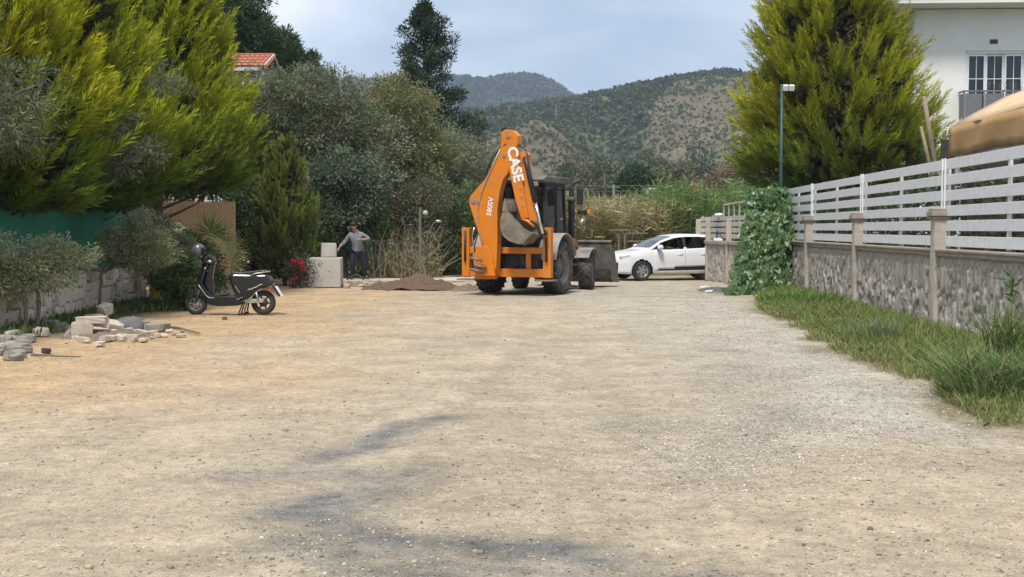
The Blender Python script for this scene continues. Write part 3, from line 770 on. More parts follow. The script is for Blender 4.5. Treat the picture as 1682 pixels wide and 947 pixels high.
# added dark brown sheet whose colour stands in for the shade under the awning
M_shade = mat('dark_brown_shade_sheet', (0.05, 0.042, 0.035), (0.035, 0.03, 0.026), 0.9)
tag(MB().box((13.2, 26.2, 1.75), (8.0, 0.08, 3.5)).build('awning_shade_sheet', M_shade), 'dark brown sheet standing in for the shade under the beige awning', 'screen')

# green lamp post with two white floodlights
M_green = mat('dark_green_paint', (0.012, 0.06, 0.045), (0.015, 0.05, 0.04), 0.5)
b0 = at(1282, 375, 32.35); zt = at(1282, 138, 32.35).z
lp = empty('lamp_post', (b0.x, b0.y, 0), 0, 'slim dark green post with two white floodlights before the golden cypress', 'lamp post')
MB().tube([(0, 0, 0), (0, 0, zt)], 0.045, 10).build('pole', M_green, lp)
MB().tube([(0, 0, zt - 0.18), (0.30, -0.02, zt - 0.18)], 0.02, 6).build('arm', M_green, lp)
for dx in (0.05, 0.21):
    mb = MB(); mb.box((dx + 0.03, -0.07, zt - 0.1), (0.13, 0.12, 0.15), Matrix.Rotation(0.35, 3, 'X')); mb.build('floodlight', M_white, lp, 0.01)
# two rough stakes leaning behind the fence
for (a_, b_, r0, lab) in ((at(1541, 300, 24.5), at(1517, 158, 24.3), 0.05, 'tall rough wooden stake leaning behind the white slats'), (at(1533, 300, 24.2), at(1512, 208, 24.0), 0.04, 'short bare stake leaning beside the tall one behind the white slats')):
    d_ = (b_ - a_); foot = a_ - d_ * (a_.z / d_.z)
    mb = MB(); pts = [foot.lerp(b_, t) + Vector((rnd.uniform(-.015, .015), 0, 0)) for t in (0, .2, .4, .6, .8, 1)]
    mb.tube(pts, [r0 * 1.1, r0, r0, r0 * .95, r0 * .9, r0 * .8], 7); tag(mb.build('wooden_stake', M_wood), lab, 'stake')

# ---------------------------------------------------------------- left: rubble stone wall with green net
LX = -8.0
M_stone = mat('pale_limestone', (0.66, 0.59, 0.49), (0.54, 0.47, 0.375), 0.92, scale=5, dirt=(0.42, 0.35, 0.27), dirt_amt=0.4, dscale=4, bump=0.6, bscale=30)
M_stone2 = mat('tan_limestone', (0.52, 0.44, 0.335), (0.42, 0.35, 0.265), 0.92, scale=5, dirt=(0.22, 0.18, 0.14), dirt_amt=0.5, dscale=4, bump=0.6, bscale=30)
M_stone3 = mat('grey_fieldstone', (0.30, 0.275, 0.235), (0.21, 0.195, 0.165), 0.92, scale=5, dirt=(0.34, 0.29, 0.22), dirt_amt=0.4, dscale=4, bump=0.6, bscale=30)
M_mortar = mat('earth_mortar', (0.20, 0.165, 0.125), (0.15, 0.125, 0.095), 0.95, scale=8, bump=0.6)
swall = empty('stone_wall', (LX, 22, 0), 0, 'low rubble wall of pale stones under green netting', 'wall')
MB().box((-0.2, 0, 0.38), (0.30, 9.4, 0.74)).build('mortar_core', M_mortar, swall)
def stone_mesh(name, seed, m, k=2):
    r = random.Random(seed); bm = bmesh.new(); bmesh.ops.create_cube(bm, size=1.0)
    bmesh.ops.bevel(bm, geom=bm.edges[:], offset=0.16, segments=1, affect='EDGES')
    for v in bm.verts: v.co += Vector((r.uniform(-.09, .09), r.uniform(-.09, .09), r.uniform(-.09, .09)))
    me = bpy.data.meshes.new(name); bm.to_mesh(me); bm.free(); me.materials.append(m); return me
STONES = [stone_mesh('stone', 100 + k, (M_stone, M_stone, M_stone2)[k % 3]) for k in range(9)]
rs = random.Random(3); cnt = 0
yy = -4.65
while yy < 4.5:
    L = rs.uniform(0.14, 0.34); z = -0.03; zmax = 0.80 + rs.uniform(-.05, .05)
    while z < zmax - .06:
        h = min(rs.choice((.12, .17, .22, .3, .38)) * rs.uniform(.85, 1.15), zmax - z)
        if zmax - z - h < .09: h = zmax - z
        share('stone', STONES[rs.randint(0, 8)], swall, (-0.03 + rs.uniform(-.025, .025), yy + L / 2 + rs.uniform(-.03, .03), z + h / 2), (rs.uniform(-.14, .14), rs.uniform(-.08, .08), rs.uniform(-.1, .1)), (0.24 * rs.uniform(.85, 1.25), L * rs.uniform(.95, 1.12), h * 1.02))
        z += h; cnt += 1
    yy += L
M_net = mat('green_shade_net', (0.014, 0.17, 0.105), (0.01, 0.125, 0.08), 0.85, scale=4, bump=0.4, bscale=90)
net = empty('shade_net_fence', (LX - 0.28, 22, 0), 0, 'dark green shade net fence stretched above the rubble wall', 'fence')
mb = MB(); vs = []; n1_ = 90
for j in range(n1_ + 1):
    yy = -4.8 + 10.6 * j / n1_
    for q in range(9):
        zz = 0.72 + q * 0.166
        vs.append((0.03 * math.sin(j * 0.37 + q * 0.5) + 0.015 * math.sin(j * 1.3 - q), yy, zz + (0.035 * math.sin(j * 0.5) if q == 8 else 0)))
mb.add(vs, [(j * 9 + q, j * 9 + 9 + q, j * 9 + 10 + q, j * 9 + q + 1) for j in range(n1_) for q in range(8)], True)
o = mb.build('net', M_net, net); o.modifiers.new('s', 'SOLIDIFY').thickness = 0.004
for yy in (-4.4, -1.9, 0.6, 3.1, 5.6): MB().tube([(-0.06, yy, 0), (-0.06, yy, 2.1)], 0.03, 8).build('post', M_greysteel, net)

# reed screen
p0, p1 = at(268, 475, 31.9), at(387, 475, 31.9)
rsx = empty('reed_screen', ((p0.x + p1.x) / 2, 31.9, 0), 0.06, 'tan reed screen panel behind the palm leaves and the black scooter', 'screen')
M_reedp = mat('dry_reed', (0.62, 0.44, 0.26), (0.48, 0.33, 0.185), 0.85, scale=14, dirt=(0.66, 0.54, 0.38), dirt_amt=0.4, dscale=6)
mb = MB(); hw = (p1.x - p0.x) / 2; n1_ = 150; r = random.Random(8)
for k in range(n1_):
    xx = -hw + 2 * hw * (k + 0.5) / n1_; top = 2.31 + r.uniform(-0.03, 0.02)
    mb.tube([(xx + r.uniform(-.004, .004), r.uniform(-.008, .008), 0.02), (xx + r.uniform(-.006, .006), r.uniform(-.008, .008), 1.2), (xx + r.uniform(-.006, .006), r.uniform(-.008, .008), top)], 0.0085, 5, cap=False)
o = mb.build('reeds', M_reedp, rsx, fix=False); tag(o, kind='stuff')
for zz in (0.6, 1.7): MB().tube([(-hw, -0.012, zz), (hw, -0.012, zz)], 0.004, 5).build('tie_wire', M_wood, rsx)
for xx in (-hw + .05, hw - .05): MB().box((xx, 0.05, 1.12), (0.07, 0.07, 2.24)).build('post', M_wood, rsx)
q = at(372, 402, 31.78)
tag(MB().box((q.x, 31.80, q.z), (0.12, 0.05, 0.14)).build('wall_box', M_white, None, 0.01), 'small white box fixed to the reed screen', 'box')
# ---------------------------------------------------------------- foliage tools
def unit(a): return a / (np.linalg.norm(a, axis=-1, keepdims=True) + 1e-9)
def leaves_np(P, D, L, W, col, r, fold=0.15, tipcol=None):
    """one folded diamond per leaf: base P, direction D, length L, width W"""
    n = len(P); D = unit(D); S = unit(np.cross(D, r.normal(size=(n, 3)))); Nn = np.cross(S, D)
    L = np.asarray(L).reshape(-1, 1) * np.ones((n, 1)); W = np.asarray(W).reshape(-1, 1) * np.ones((n, 1))
    mid = P + D * L * 0.45
    V = np.stack([P, mid + S * W * 0.5 + Nn * W * fold, P + D * L, mid - S * W * 0.5 + Nn * W * fold], 1)
    cc = np.repeat(col[:, None, :], 4, 1)
    if tipcol is not None: cc[:, 2, :] = tipcol
    return V.reshape(-1, 3), cc.reshape(-1, 3)
def foliage_obj(name, parts, m, parent, gain=1.3):
    V = np.concatenate([p[0] for p in parts]); cc = np.concatenate([p[1] for p in parts]) * gain
    return np_obj(name, V, np.arange(len(V)).reshape(-1, 4), m, np.clip(cc, 0.003, 1), parent)
def limb(mb, a, b, r0, r1, rr, bend=0.12, n=5, seg=6):
    a, b = Vector(a), Vector(b); L = (b - a).length; pts = []; o = Vector((rr.uniform(-1, 1), rr.uniform(-1, 1), rr.uniform(-.4, .6))) * L * bend
    for i in range(n):
        t = i / (n - 1); pts.append(a.lerp(b, t) + o * math.sin(PI * t) + Vector((rr.uniform(-1, 1), rr.uniform(-1, 1), 0)) * L * 0.02 * (0 < t < 1))
    mb.tube(pts, [r0 + (r1 - r0) * i / (n - 1) for i in range(n)], seg); return pts

def conifer(name, loc, H, Rmax, zlow, zwide, label, seed, nplume=1700, gold=(0.40, 0.36, 0.022), green=(0.085, 0.125, 0.022), plen=(0.45, 0.85), wind=(0.25, 0, 0.0), cat='cypress tree', group=None, topr=0.06, powr=1.0, dens_in=0.35, ang=(0.6, 1.0), blade=1.0, clump=0.21, lean=0.0):
    """dense cypress: flame-shaped sprays on the mantle of a cone, over a trunk with limbs"""
    r = np.random.default_rng(seed); rr = random.Random(seed)
    root = empty(name, loc, 0, label, cat, group)
    mb = MB(); mb.tube([(0, 0, 0), (0.03 + lean * .3, 0.02, H * 0.3), (-0.03 + lean * .65, 0.03, H * 0.65), (lean * .95, 0, H * 0.95)], [Rmax * 0.075, Rmax * 0.06, Rmax * 0.035, 0.015], 9)
    for k in range(34):
        z = zlow * 0.7 + (H * 0.85 - zlow * 0.7) * (k + rr.random()) / 34; a = rr.uniform(0, 2 * PI)
        rad_ = np.interp(z, [0, zlow, zwide, H], [Rmax * 0.35, Rmax * 0.75, Rmax, Rmax * topr]) * 0.8
        limb(mb, (lean * .9 * z / H, 0, z * 0.9), (lean * z / H + rad_ * math.cos(a), rad_ * math.sin(a), z + rad_ * 0.25), 0.045, 0.012, rr, 0.08)
    mb.build('trunk', M_barkdark, root, fix=False)
    def rprof(z): return np.interp(z, [zlow, zlow + (zwide - zlow) * 0.5, zwide, zwide + (H - zwide) * 0.45, H], [Rmax * 0.72, Rmax * 0.93, Rmax, Rmax * (0.62 * powr + 0.0), Rmax * topr])
    # more sprays where the mantle is wide
    nb = max(40, nplume // 11)
    zb = zlow + (H - zlow) * r.random(nb * 5); keep = r.random(len(zb)) < (0.18 + rprof(zb) / Rmax) / 1.18; zb = zb[keep][:nb]; tb = r.uniform(0, 2 * PI, len(zb))
    bi = r.integers(0, len(zb), nplume); n = nplume
    du, dv = r.normal(0, clump, n), r.normal(0, clump * 1.25, n)
    zz = np.clip(zb[bi] + dv, zlow, H); th = tb[bi] + du / np.maximum(rprof(zz), .3)
    bulge = np.exp(-(du ** 2 + (dv * .8) ** 2) / (2 * (clump * .95) ** 2))
    lob = 1 + 0.16 * np.sin(th * 5 + zz * 2.2 + seed) * np.sin(zz * 3.1 + seed * 0.7) + 0.10 * (fbm(th * 2.2, zz * 1.6, seed, 3) - 0.5) * 2
    depth = np.where(r.random(n) < 0.2, r.uniform(0.45, 0.8, n), (0.72 + 0.28 * bulge) * r.uniform(.96, 1.04, n))
    R = rprof(zz) * lob * depth
    base = np.stack([R * np.cos(th) + lean * zz / H, R * np.sin(th), zz], 1)
    outw = np.stack([np.cos(th), np.sin(th), np.zeros(n)], 1)
    elev = r.uniform(ang[0], ang[1], n)[:, None]
    low = sstep(zwide, zlow, zz)[:, None]
    d = unit(outw * (1.0 - 0.45 * elev) + np.array((0, 0, 1)) * elev * (1 - 0.75 * low) + np.array(wind) + r.normal(0, 0.16, (n, 3)))
    ell = r.uniform(plen[0], plen[1], n) * (0.75 + 0.25 * R / Rmax)
    side = unit(np.cross(d, np.array((0, 0, 1.0)) + r.normal(0, 0.5, (n, 3))))
    parts = []
    tone = (0.55 + 0.45 * fbm(th * 1.6, zz * 1.1, seed + 9, 3) * 1.6)[:, None] * r.uniform(0.75, 1.25, (n, 1))
    g = np.clip(sstep(zlow, zlow + (zwide - zlow) * 1.6, zz) * 0.85 + r.uniform(-0.25, 0.2, n), 0, 1)[:, None]     # new yellow growth mostly higher up
    gold, green = np.array(gold), np.array(green)
    tip = lerp(green * 1.15, gold, g) * tone; bse = lerp(green * 0.85, lerp(green, gold, 0.35), g) * tone
    K = 16
    for k in range(K):
        t = (k + 0.5) / K
        p = base + d * (ell * t)[:, None] + np.array((0, 0, 1)) * (0.16 * ell * t * t)[:, None] - d * (0.3 * ell)[:, None]
        sgn = 1 if k % 2 else -1
        for q in range(2):
            sd = side * sgn * (1.15 - 0.75 * t) if q == 0 else np.cross(d, side) * sgn * (1.0 - 0.6 * t)
            dd = unit(d * 1.0 + sd * 0.85 + np.array((0, 0, 0.25)) + r.normal(0, 0.12, (n, 3)))
            Ll = ell * (0.42 - 0.20 * t) * r.uniform(0.8, 1.2, n); Ww = Ll * (0.17 * blade)
            c = lerp(bse, tip, t ** 0.8); parts.append(leaves_np(p, dd, Ll, Ww, c, r, tipcol=lerp(c, tip, 0.6)))
    # brown-green inner twiggery
    m = int(nplume * dens_in * 9); z2 = zlow + (H - zlow) * 0.97 * r.random(m); t2 = r.uniform(0, 2 * PI, m); r2 = rprof(z2) * np.sqrt(r.random(m)) * 0.82
    P = np.stack([r2 * np.cos(t2) + lean * z2 / H, r2 * np.sin(t2), z2], 1)
    ic = lerp(np.array((0.035, 0.048, 0.016)), np.array((0.07, 0.05, 0.028)), r.random((m, 1)))
    parts.append(leaves_np(P, r.normal(size=(m, 3)) + np.array((0, 0, .6)), r.uniform(.2, .42, m), r.uniform(.08, .16, m), ic, r))
    foliage_obj('crown', parts, M_needle, root)
    return root

def broadleaf(name, loc, label, seed, lobes, trunk_h, trunk_r, nclump, nleaf, leaf, cols, csize=0.35, cat='tree', group=None, droop=0.2, bark=None, trunks=None, m=None, up=0.0, gapy=0.0):
    """lobes: list of (x, y, z, rx, ry, rz) in local metres; clumps of leaves fill their outer shells"""
    r = np.random.default_rng(seed); rr = random.Random(seed)
    root = empty(name, loc, 0, label, cat, group)
    lob = np.array(lobes, float); vol = lob[:, 3] * lob[:, 4] * lob[:, 5]; which = r.choice(len(lob), nclump, p=vol / vol.sum())
    o = unit(r.normal(size=(nclump, 3))); rad_ = r.uniform(0.25, 1.0, nclump) ** 0.45
    bump = 0.82 + 0.36 * r.random(nclump)
    cc = lob[which, :3] + o * lob[which, 3:] * (rad_ * bump)[:, None]
    cc = cc[cc[:, 2] > 0.08]; nclump = len(cc); which = which[:nclump]
    mb = MB(); tp = trunks or [(0, 0, 0)]
    tops = []
    for (tx, ty, _) in tp:
        top = Vector((tx * 0.6 + rr.uniform(-.1, .1), ty * 0.6 + rr.uniform(-.1, .1), trunk_h))
        limb(mb, (tx, ty, -0.02), top, trunk_r, trunk_r * 0.7, rr, 0.06, 6, 9); tops.append(top)
    for l in lob:
        base = rr.choice(tops); c = Vector(l[:3]); ends = limb(mb, base, c, trunk_r * 0.6, trunk_r * 0.3, rr, 0.1)
        for k in range(5):
            a = Vector((rr.uniform(-1, 1) * l[3], rr.uniform(-1, 1) * l[4], rr.uniform(-.5, .9) * l[5])) * 0.8
            limb(mb, ends[rr.randint(2, 4)], c + a, trunk_r * 0.28, trunk_r * 0.06, rr, 0.1, 5, 5)
    mb.build('trunk', bark or M_bark, root, fix=False)
    cs = csize * r.uniform(0.6, 1.4, nclump)
    C0 = np.repeat(cc, nleaf, 0); S0 = np.repeat(cs, nleaf)[:, None]
    od = unit(r.normal(size=(len(C0), 3))); off = od * (r.random((len(C0), 1)) ** 0.5) * S0 * np.array((1, 1, 0.8))
    P = C0 + off
    ctr = np.repeat(lob[which][:, :3], nleaf, 0)
    D = unit(P - ctr) * 0.5 + od * 0.8 + r.normal(0, 0.45, P.shape) + np.array((0, 0, up - droop))
    cols = np.array(cols); cp = cols[r.integers(0, len(cols), nclump)] * r.uniform(0.72, 1.3, (nclump, 1))
    lc = np.repeat(cp, nleaf, 0) * r.uniform(0.75, 1.28, (len(P), 1))
    L = leaf[0] * r.uniform(0.65, 1.3, len(P)); W = leaf[1] * r.uniform(0.7, 1.3, len(P))
    foliage_obj('crown', [leaves_np(P, D, L, W, lc, r)], m or M_leaf, root)
    return root

# ---------------------------------------------------------------- the big golden cypresses
conifer('cypress_tree', (-8.75, 20.4, 0), 9.2, 1.85, 1.95, 3.4, 'golden cypress whose lower branches hang over the middle of the green net', 21, 1900, gold=(0.37, 0.36, 0.016), green=(0.075, 0.125, 0.018), powr=.86)
conifer('cypress_tree', (-8.75, 23.9, 0), 9.6, 2.05, 2.0, 3.4, 'golden cypress between two others, above the end of the rubble wall', 22, 2100, gold=(0.33, 0.345, 0.014), green=(0.07, 0.12, 0.018), powr=.86)
conifer('cypress_tree', (-8.45, 28.9, 0), 10.4, 2.30, 2.45, 3.9, 'golden cypress bulging out above the reed screen', 23, 2500, gold=(0.33, 0.35, 0.014), green=(0.07, 0.12, 0.018), powr=.9)
conifer('cypress_tree', (9.85, 34.6, 0), 10.1, 2.7, 2.4, 3.9, 'broad golden cypress behind the white slats, in front of the white house', 24, 4000, gold=(0.34, 0.325, 0.016), green=(0.07, 0.125, 0.02), wind=(0, 0, 0), powr=1.22, topr=0.30, ang=(0.35, 0.95), plen=(0.4, 0.85), blade=0.75, clump=0.15, lean=-1.35)
# green thuja by the concrete blocks
conifer('thuja_shrub', (at(468, 470, 34.2).x, 34.2, 0), 4.0, 0.85, 0.25, 1.5, 'mid green upright thuja behind the red flowers', 25, 1250, gold=(0.17, 0.22, 0.045), green=(0.085, 0.12, 0.032), plen=(0.3, 0.5), wind=(0, 0, 0.3), cat='shrub', powr=1.3, topr=0.25, dens_in=.15, blade=1.3, clump=.13)
conifer('thuja_shrub', (at(415, 470, 35.2).x, 35.2, 0), 4.7, 0.85, 0.3, 1.8, 'dull green upright thuja beside the reed screen', 26, 1200, gold=(0.085, 0.115, 0.035), green=(0.055, 0.075, 0.03), plen=(0.3, 0.5), wind=(0, 0, 0.3), cat='shrub', powr=1.3, topr=0.3, dens_in=.15, blade=1.3, clump=.13)
# dark spire behind the grey trees
def dark_cypress(loc, label, seed):
    r = np.random.default_rng(seed); rr = random.Random(seed); root = empty('cypress_tree', loc, 0, label, 'cypress tree')
    H = 13.0; mb = MB(); mb.tube([(0, 0, 0), (.05, 0, 5), (-.05, .05, 9), (0, 0, H - .3)], [.3, .24, .14, .03], 9)
    cl = []
    for k in range(150):
        z = 3.2 + (H - 3.3) * (k / 150) ** 1.2; rr_ = np.interp(z, [3, 6, 8.5, 10.5, 12, 13], [3.2, 3.0, 2.5, 1.6, .8, 0.1]) * rr.uniform(0.45, 1.15); a = rr.uniform(0, 2 * PI)
        e = Vector((rr_ * math.cos(a), rr_ * math.sin(a), z + rr_ * 0.12)); limb(mb, (0, 0, z - .35), e, .05, .012, rr, .07)
        for q in range(5):
            t = rr.uniform(0.35, 1.05); cl.append((e.x * t, e.y * t, z - .35 + (e.z - z + .35) * t + rr.uniform(-.1, .2)))
    mb.build('trunk', M_barkdark, root, fix=False)
    cl = np.array(cl); nl = 46; C0 = np.repeat(cl, nl, 0); od = unit(r.normal(size=C0.shape)); P = C0 + od * r.random((len(C0), 1)) ** .5 * np.array((.32, .32, .26))
    base = np.array((0.028, 0.045, 0.022)); lc = np.repeat(base * r.uniform(.7, 1.4, (len(cl), 1)), nl, 0) * r.uniform(.75, 1.3, (len(P), 1))
    foliage_obj('crown', [leaves_np(P, od + np.array((0, 0, .5)), r.uniform(.12, .26, len(P)), r.uniform(.04, .07, len(P)), lc, r)], M_needle, root)
dark_cypress((at(700, 300, 62).x, 62, 0), 'tall dark ragged cypress rising behind the grey-green trees', 31)

# ---------------------------------------------------------------- pines and the red-roofed house on the left
PINE = [(0.045, 0.072, 0.028), (0.055, 0.085, 0.032), (0.035, 0.058, 0.025)]
px = at(400, 40, 58)
broadleaf('pine_tree', (at(395, 300, 58).x, 58, 0), 'dark green pine with a high rounded crown behind the red-roofed house', 41, [(-1.0, 0, 11.4, 2.6, 2.2, 1.8), (0.7, 0, 10.3, 1.6, 1.5, 1.3), (-2.4, .4, 9.6, 1.9, 1.6, 1.4), (0, 0, 8.4, 2.0, 1.8, 1.2), (-.6, .2, 13.0, 1.4, 1.3, 1.1)], 7.0, .24, 620, 70, (.28, .06), PINE, .42, cat='pine tree', droop=-.3, bark=M_barkdark, m=M_needle)
broadleaf('pine_tree', (at(480, 300, 60).x, 60, 0), 'smaller dark pine at the right shoulder of the high pine', 42, [(0, 0, 9.6, 1.15, 1.2, .95), (0.6, 0, 8.5, 1.1, 1.2, 1.0), (-0.9, 0, 9.0, 1.2, 1.2, .95), (-0.6, .2, 10.6, 0.9, .9, .7)], 6.0, .18, 420, 70, (.28, .06), PINE, .36, cat='pine tree', droop=-.3, bark=M_barkdark, m=M_needle)
broadleaf('pine_tree', (-12.2, 34.5, 0), 'tall dark pine filling the gaps behind the three golden cypresses', 43, [(-1.5, 0, 7.2, 2.4, 1.5, 1.6), (1.0, 0, 6.8, 2.0, 1.5, 1.6), (-.4, .2, 9.2, 2.4, 1.5, 1.6), (-3.2, .2, 5.2, 2.2, 1.5, 1.6), (.4, 0, 4.6, 2.4, 1.5, 1.4), (1.9, 0, 9.0, 1.2, 1.2, 1.2), (-3.4, .2, 8.6, 2.0, 1.4, 1.5)], 3.5, .25, 760, 60, (.28, .07), PINE, .46, cat='pine tree', droop=-.3, bark=M_barkdark, m=M_needle)
rh = empty('house', (at(437, 300, 47).x, 47.0, 0), 0.0, 'red tiled gabled house mostly hidden by the grey-green trees', 'house')
zr, ze = at(430, 83, 47).z, at(430, 108, 47).z
M_redwall = mat('dark_red_wall', (0.30, 0.09, 0.07), (0.24, 0.07, 0.055), 0.8, dirt=(0.2, 0.1, 0.08))
MB().box((-3.5, 1.2, (ze - .1) / 2), (6.6, 3.0, ze - .1)).build('wall', M_render_wall, rh)
MB().add([(-0.19, -0.3, ze - .1), (-0.19, 2.7, ze - .1), (-0.19, 1.2, zr - .12), (-.30, -.3, ze - .1), (-.30, 2.7, ze - .1), (-.30, 1.2, zr - .12)], [(0, 1, 2), (5, 4, 3), (0, 2, 5, 3), (1, 4, 5, 2), (0, 3, 4, 1)]).build('gable', M_redwall, rh)
rf = MB(); rise = zr - ze + .1
for sgn in (-1, 1):
    y0 = 1.2 + sgn * 1.85
    for c in range(34):
        x0 = -6.6 + c * 0.2; n_ = 5; rowv = []
        for q in range(4):
            ya, yb = y0 + (1.2 - y0) * q / 4, y0 + (1.2 - y0) * (q + 1.12) / 4; za, zb = ze - .1 + rise * q / 4, ze - .1 + rise * (q + 1.12) / 4 - .03
            vs = []
            for (yy, zz2) in ((ya, za), (yb, zb)):
                for k in range(n_): an = PI * k / (n_ - 1); vs.append((x0 + .1 - .1 * math.cos(an), yy, zz2 + .06 * math.sin(an)))
            rf.add(vs, [(k, k + 1, n_ + k + 1, n_ + k) for k in range(n_ - 1)], True)
tiles = rf.build('roof_tiles', M_tile, rh, fix=False); tag(tiles, kind='stuff')
MB().bar((-6.6, 1.2, zr + .02), (.15, 1.2, zr + .02), .2, .1).build('ridge_cap', M_tile, rh, .02)
for sgn in (-1, 1): MB().bar((0.14, 1.2 + sgn * 1.9, ze - .12), (0.14, 1.2, zr - .02), .05, .16, up=(0, 0, 1)).build('barge_board', M_offwhite, rh)
MB().box((-3.4, -.72, ze - .2), (6.7, .06, .14)).build('fascia', M_offwhite, rh)
MB().box((-3.4, -.34, ze - .32), (6.7, .06, .3)).build('red_soffit_band', M_redwall, rh)

# ---------------------------------------------------------------- grey-green trees of the middle distance
OLIVE = [(0.15, 0.175, 0.10), (0.125, 0.155, 0.08), (0.19, 0.205, 0.135), (0.10, 0.135, 0.068), (0.16, 0.155, 0.085)]
OLIVE_D = [(0.065, 0.095, 0.058), (0.095, 0.125, 0.08), (0.055, 0.082, 0.046), (0.135, 0.155, 0.10)]
def tpos(px, D): return (at(px, 375, D).x, D, 0)
def L_(px, py, D, base, rx, rz, ry=None, dy=0): q = at(px, py, D); return (q.x - base[0], dy, q.z, rx, ry or rx, rz)
b = tpos(455, 40)
broadleaf('leafy_tree', b, 'grey-green tree in front of the red-roofed house', 51, [L_(430, 190, 40, b, 1.3, 1.2), L_(470, 170, 40, b, 1.3, 1.2), L_(500, 160, 40, b, 1.0, .9), L_(450, 250, 40, b, 1.4, 1.2), L_(410, 140, 40, b, .8, .5), L_(500, 240, 40, b, 1.2, 1.3)], 2.4, .16, 620, 46, (.12, .045), OLIVE, .34, group='grey-green trees behind the gate', up=.3)
b = tpos(560, 41)
broadleaf('leafy_tree', b, 'tall grey-green tree with a pointed top shoot left of the bare crown', 52, [L_(545, 165, 41, b, 1.3, 1.1), L_(560, 215, 41, b, 1.7, 1.4), L_(600, 240, 41, b, 1.4, 1.3), L_(540, 290, 41, b, 1.5, 1.3), L_(600, 310, 41, b, 1.5, 1.3), L_(545, 115, 41, b, .22, .5)], 2.4, .18, 700, 48, (.13, .05), OLIVE, .34, group='grey-green trees behind the gate', up=.3)
b = tpos(655, 43)
broadleaf('leafy_tree', b, 'olive-brown leafy tree in front of the dark cypress', 53, [L_(640, 165, 43, b, 1.0, 1.0), L_(665, 190, 43, b, 1.25, 1.2), L_(630, 235, 43, b, 1.5, 1.3), L_(690, 255, 43, b, 1.3, 1.2), L_(650, 310, 43, b, 1.7, 1.3), L_(655, 135, 43, b, .5, .5)], 2.4, .18, 680, 48, (.13, .05), [(0.165, 0.165, 0.07), (0.135, 0.15, 0.062), (0.19, 0.18, 0.095), (0.11, 0.135, 0.06)], .34, group='grey-green trees behind the gate', up=.3)
b = tpos(735, 46)
broadleaf('leafy_tree', b, 'pale grey-green tree with a round top at the foot of the dark cypress', 54, [L_(705, 225, 46, b, 1.0, .9), L_(735, 260, 46, b, 1.4, 1.1), L_(775, 270, 46, b, 1.3, 1.1), L_(790, 305, 46, b, 1.2, 1.0), L_(720, 310, 46, b, 1.4, 1.1)], 2.0, .16, 620, 46, (.11, .04), [(0.18, 0.195, 0.12), (0.15, 0.165, 0.098), (0.21, 0.215, 0.14), (0.12, 0.145, 0.085)], .32, group='grey-green trees behind the gate', up=.2)
b = tpos(565, 38.5)
broadleaf('leafy_tree', b, 'dark bluish-green tree with low boughs just behind the standing man', 55, [L_(545, 330, 38.5, b, 1.0, .9), L_(585, 345, 38.5, b, .9, .8), L_(560, 290, 38.5, b, 1.0, .8), L_(530, 395, 38.5, b, .7, .6), L_(600, 300, 38.5, b, .8, .7), L_(575, 395, 38.5, b, .7, .55)], 1.2, .12, 520, 46, (.12, .05), OLIVE_D, .3, group='grey-green trees behind the gate', up=.1)
b = tpos(755, 42)
broadleaf('leafy_shrub', b, 'mid green dense shrub left of the excavator arm', 56, [L_(735, 345, 42, b, .9, .7), L_(775, 340, 42, b, 1.0, .8), L_(760, 385, 42, b, 1.2, .9), L_(715, 385, 42, b, .8, .7), L_(800, 385, 42, b, .9, .9), L_(745, 420, 42, b, 1.1, .5)], .9, .09, 520, 46, (.10, .04), [(0.085, 0.12, 0.042), (0.105, 0.14, 0.055), (0.065, 0.095, 0.038)], .28, cat='shrub')
b = tpos(622, 39)
broadleaf('leafy_shrub', b, 'bright green climbing shrub behind the man, above the dry stalks', 57, [L_(612, 350, 39, b, .42, .7), L_(622, 385, 39, b, .4, .5), L_(606, 320, 39, b, .4, .4)], .9, .05, 150, 46, (.10, .05), [(0.085, 0.16, 0.022), (0.11, 0.19, 0.03), (0.07, 0.13, 0.02)], .22, cat='shrub')
b = tpos(680, 40.5)
broadleaf('leafy_shrub', b, 'brownish twiggy shrub behind the gate post', 58, [L_(665, 345, 40.5, b, .8, .7), L_(700, 330, 40.5, b, .8, .8), L_(690, 385, 40.5, b, .8, .6)], .9, .07, 260, 40, (.10, .04), [(0.11, 0.10, 0.06), (0.13, 0.125, 0.075), (0.08, 0.09, 0.045)], .3, cat='shrub')
b = tpos(490, 37.5)
broadleaf('leafy_shrub', b, 'deep green shrub in the gap between thuja and concrete blocks', 59, [L_(515, 370, 37.5, b, .7, .7), L_(500, 420, 37.5, b, .8, .5), L_(425, 330, 37.5, b, .9, .8), L_(440, 290, 37.5, b, .9, .7)], .8, .07, 380, 44, (.10, .045), [(0.05, 0.078, 0.03), (0.07, 0.10, 0.042)], .3, cat='shrub')
# bare tree
def bare_tree(loc, H, label, seed):
    root = empty('bare_tree', loc, 0, label, 'tree'); rr = random.Random(seed); mb = MB()
    def grow(p, d, L, r0, lev):
        e = p + d * L; limb(mb, p, e, r0, r0 * .6, rr, .1, 4, 5)
        if lev == 0: return
        for k in range(3 if lev > 1 else 4):
            nd = (d + Vector((rr.uniform(-.75, .75), rr.uniform(-.75, .75), rr.uniform(-.1, .5)))).normalized()
            grow(p.lerp(e, rr.uniform(.55, 1)), nd, L * rr.uniform(.5, .75), r0 * .55, lev - 1)
    mb.tube([(0, 0, 0), (.1, 0, H * .35), (0, .1, H * .55)], [.16, .13, .1], 8); 
    for k in range(4): grow(Vector((0, .1, H * .55 - .1 * k)), Vector((rr.uniform(-.7, .7), rr.uniform(-.5, .5), .8)).normalized(), H * .2, .06, 3)
    mb.build('branches', M_bark, root, fix=False)
bare_tree((at(598, 300, 52).x, 52, 0), 8.6, 'leafless tree with fine bare twigs against the sky', 61)

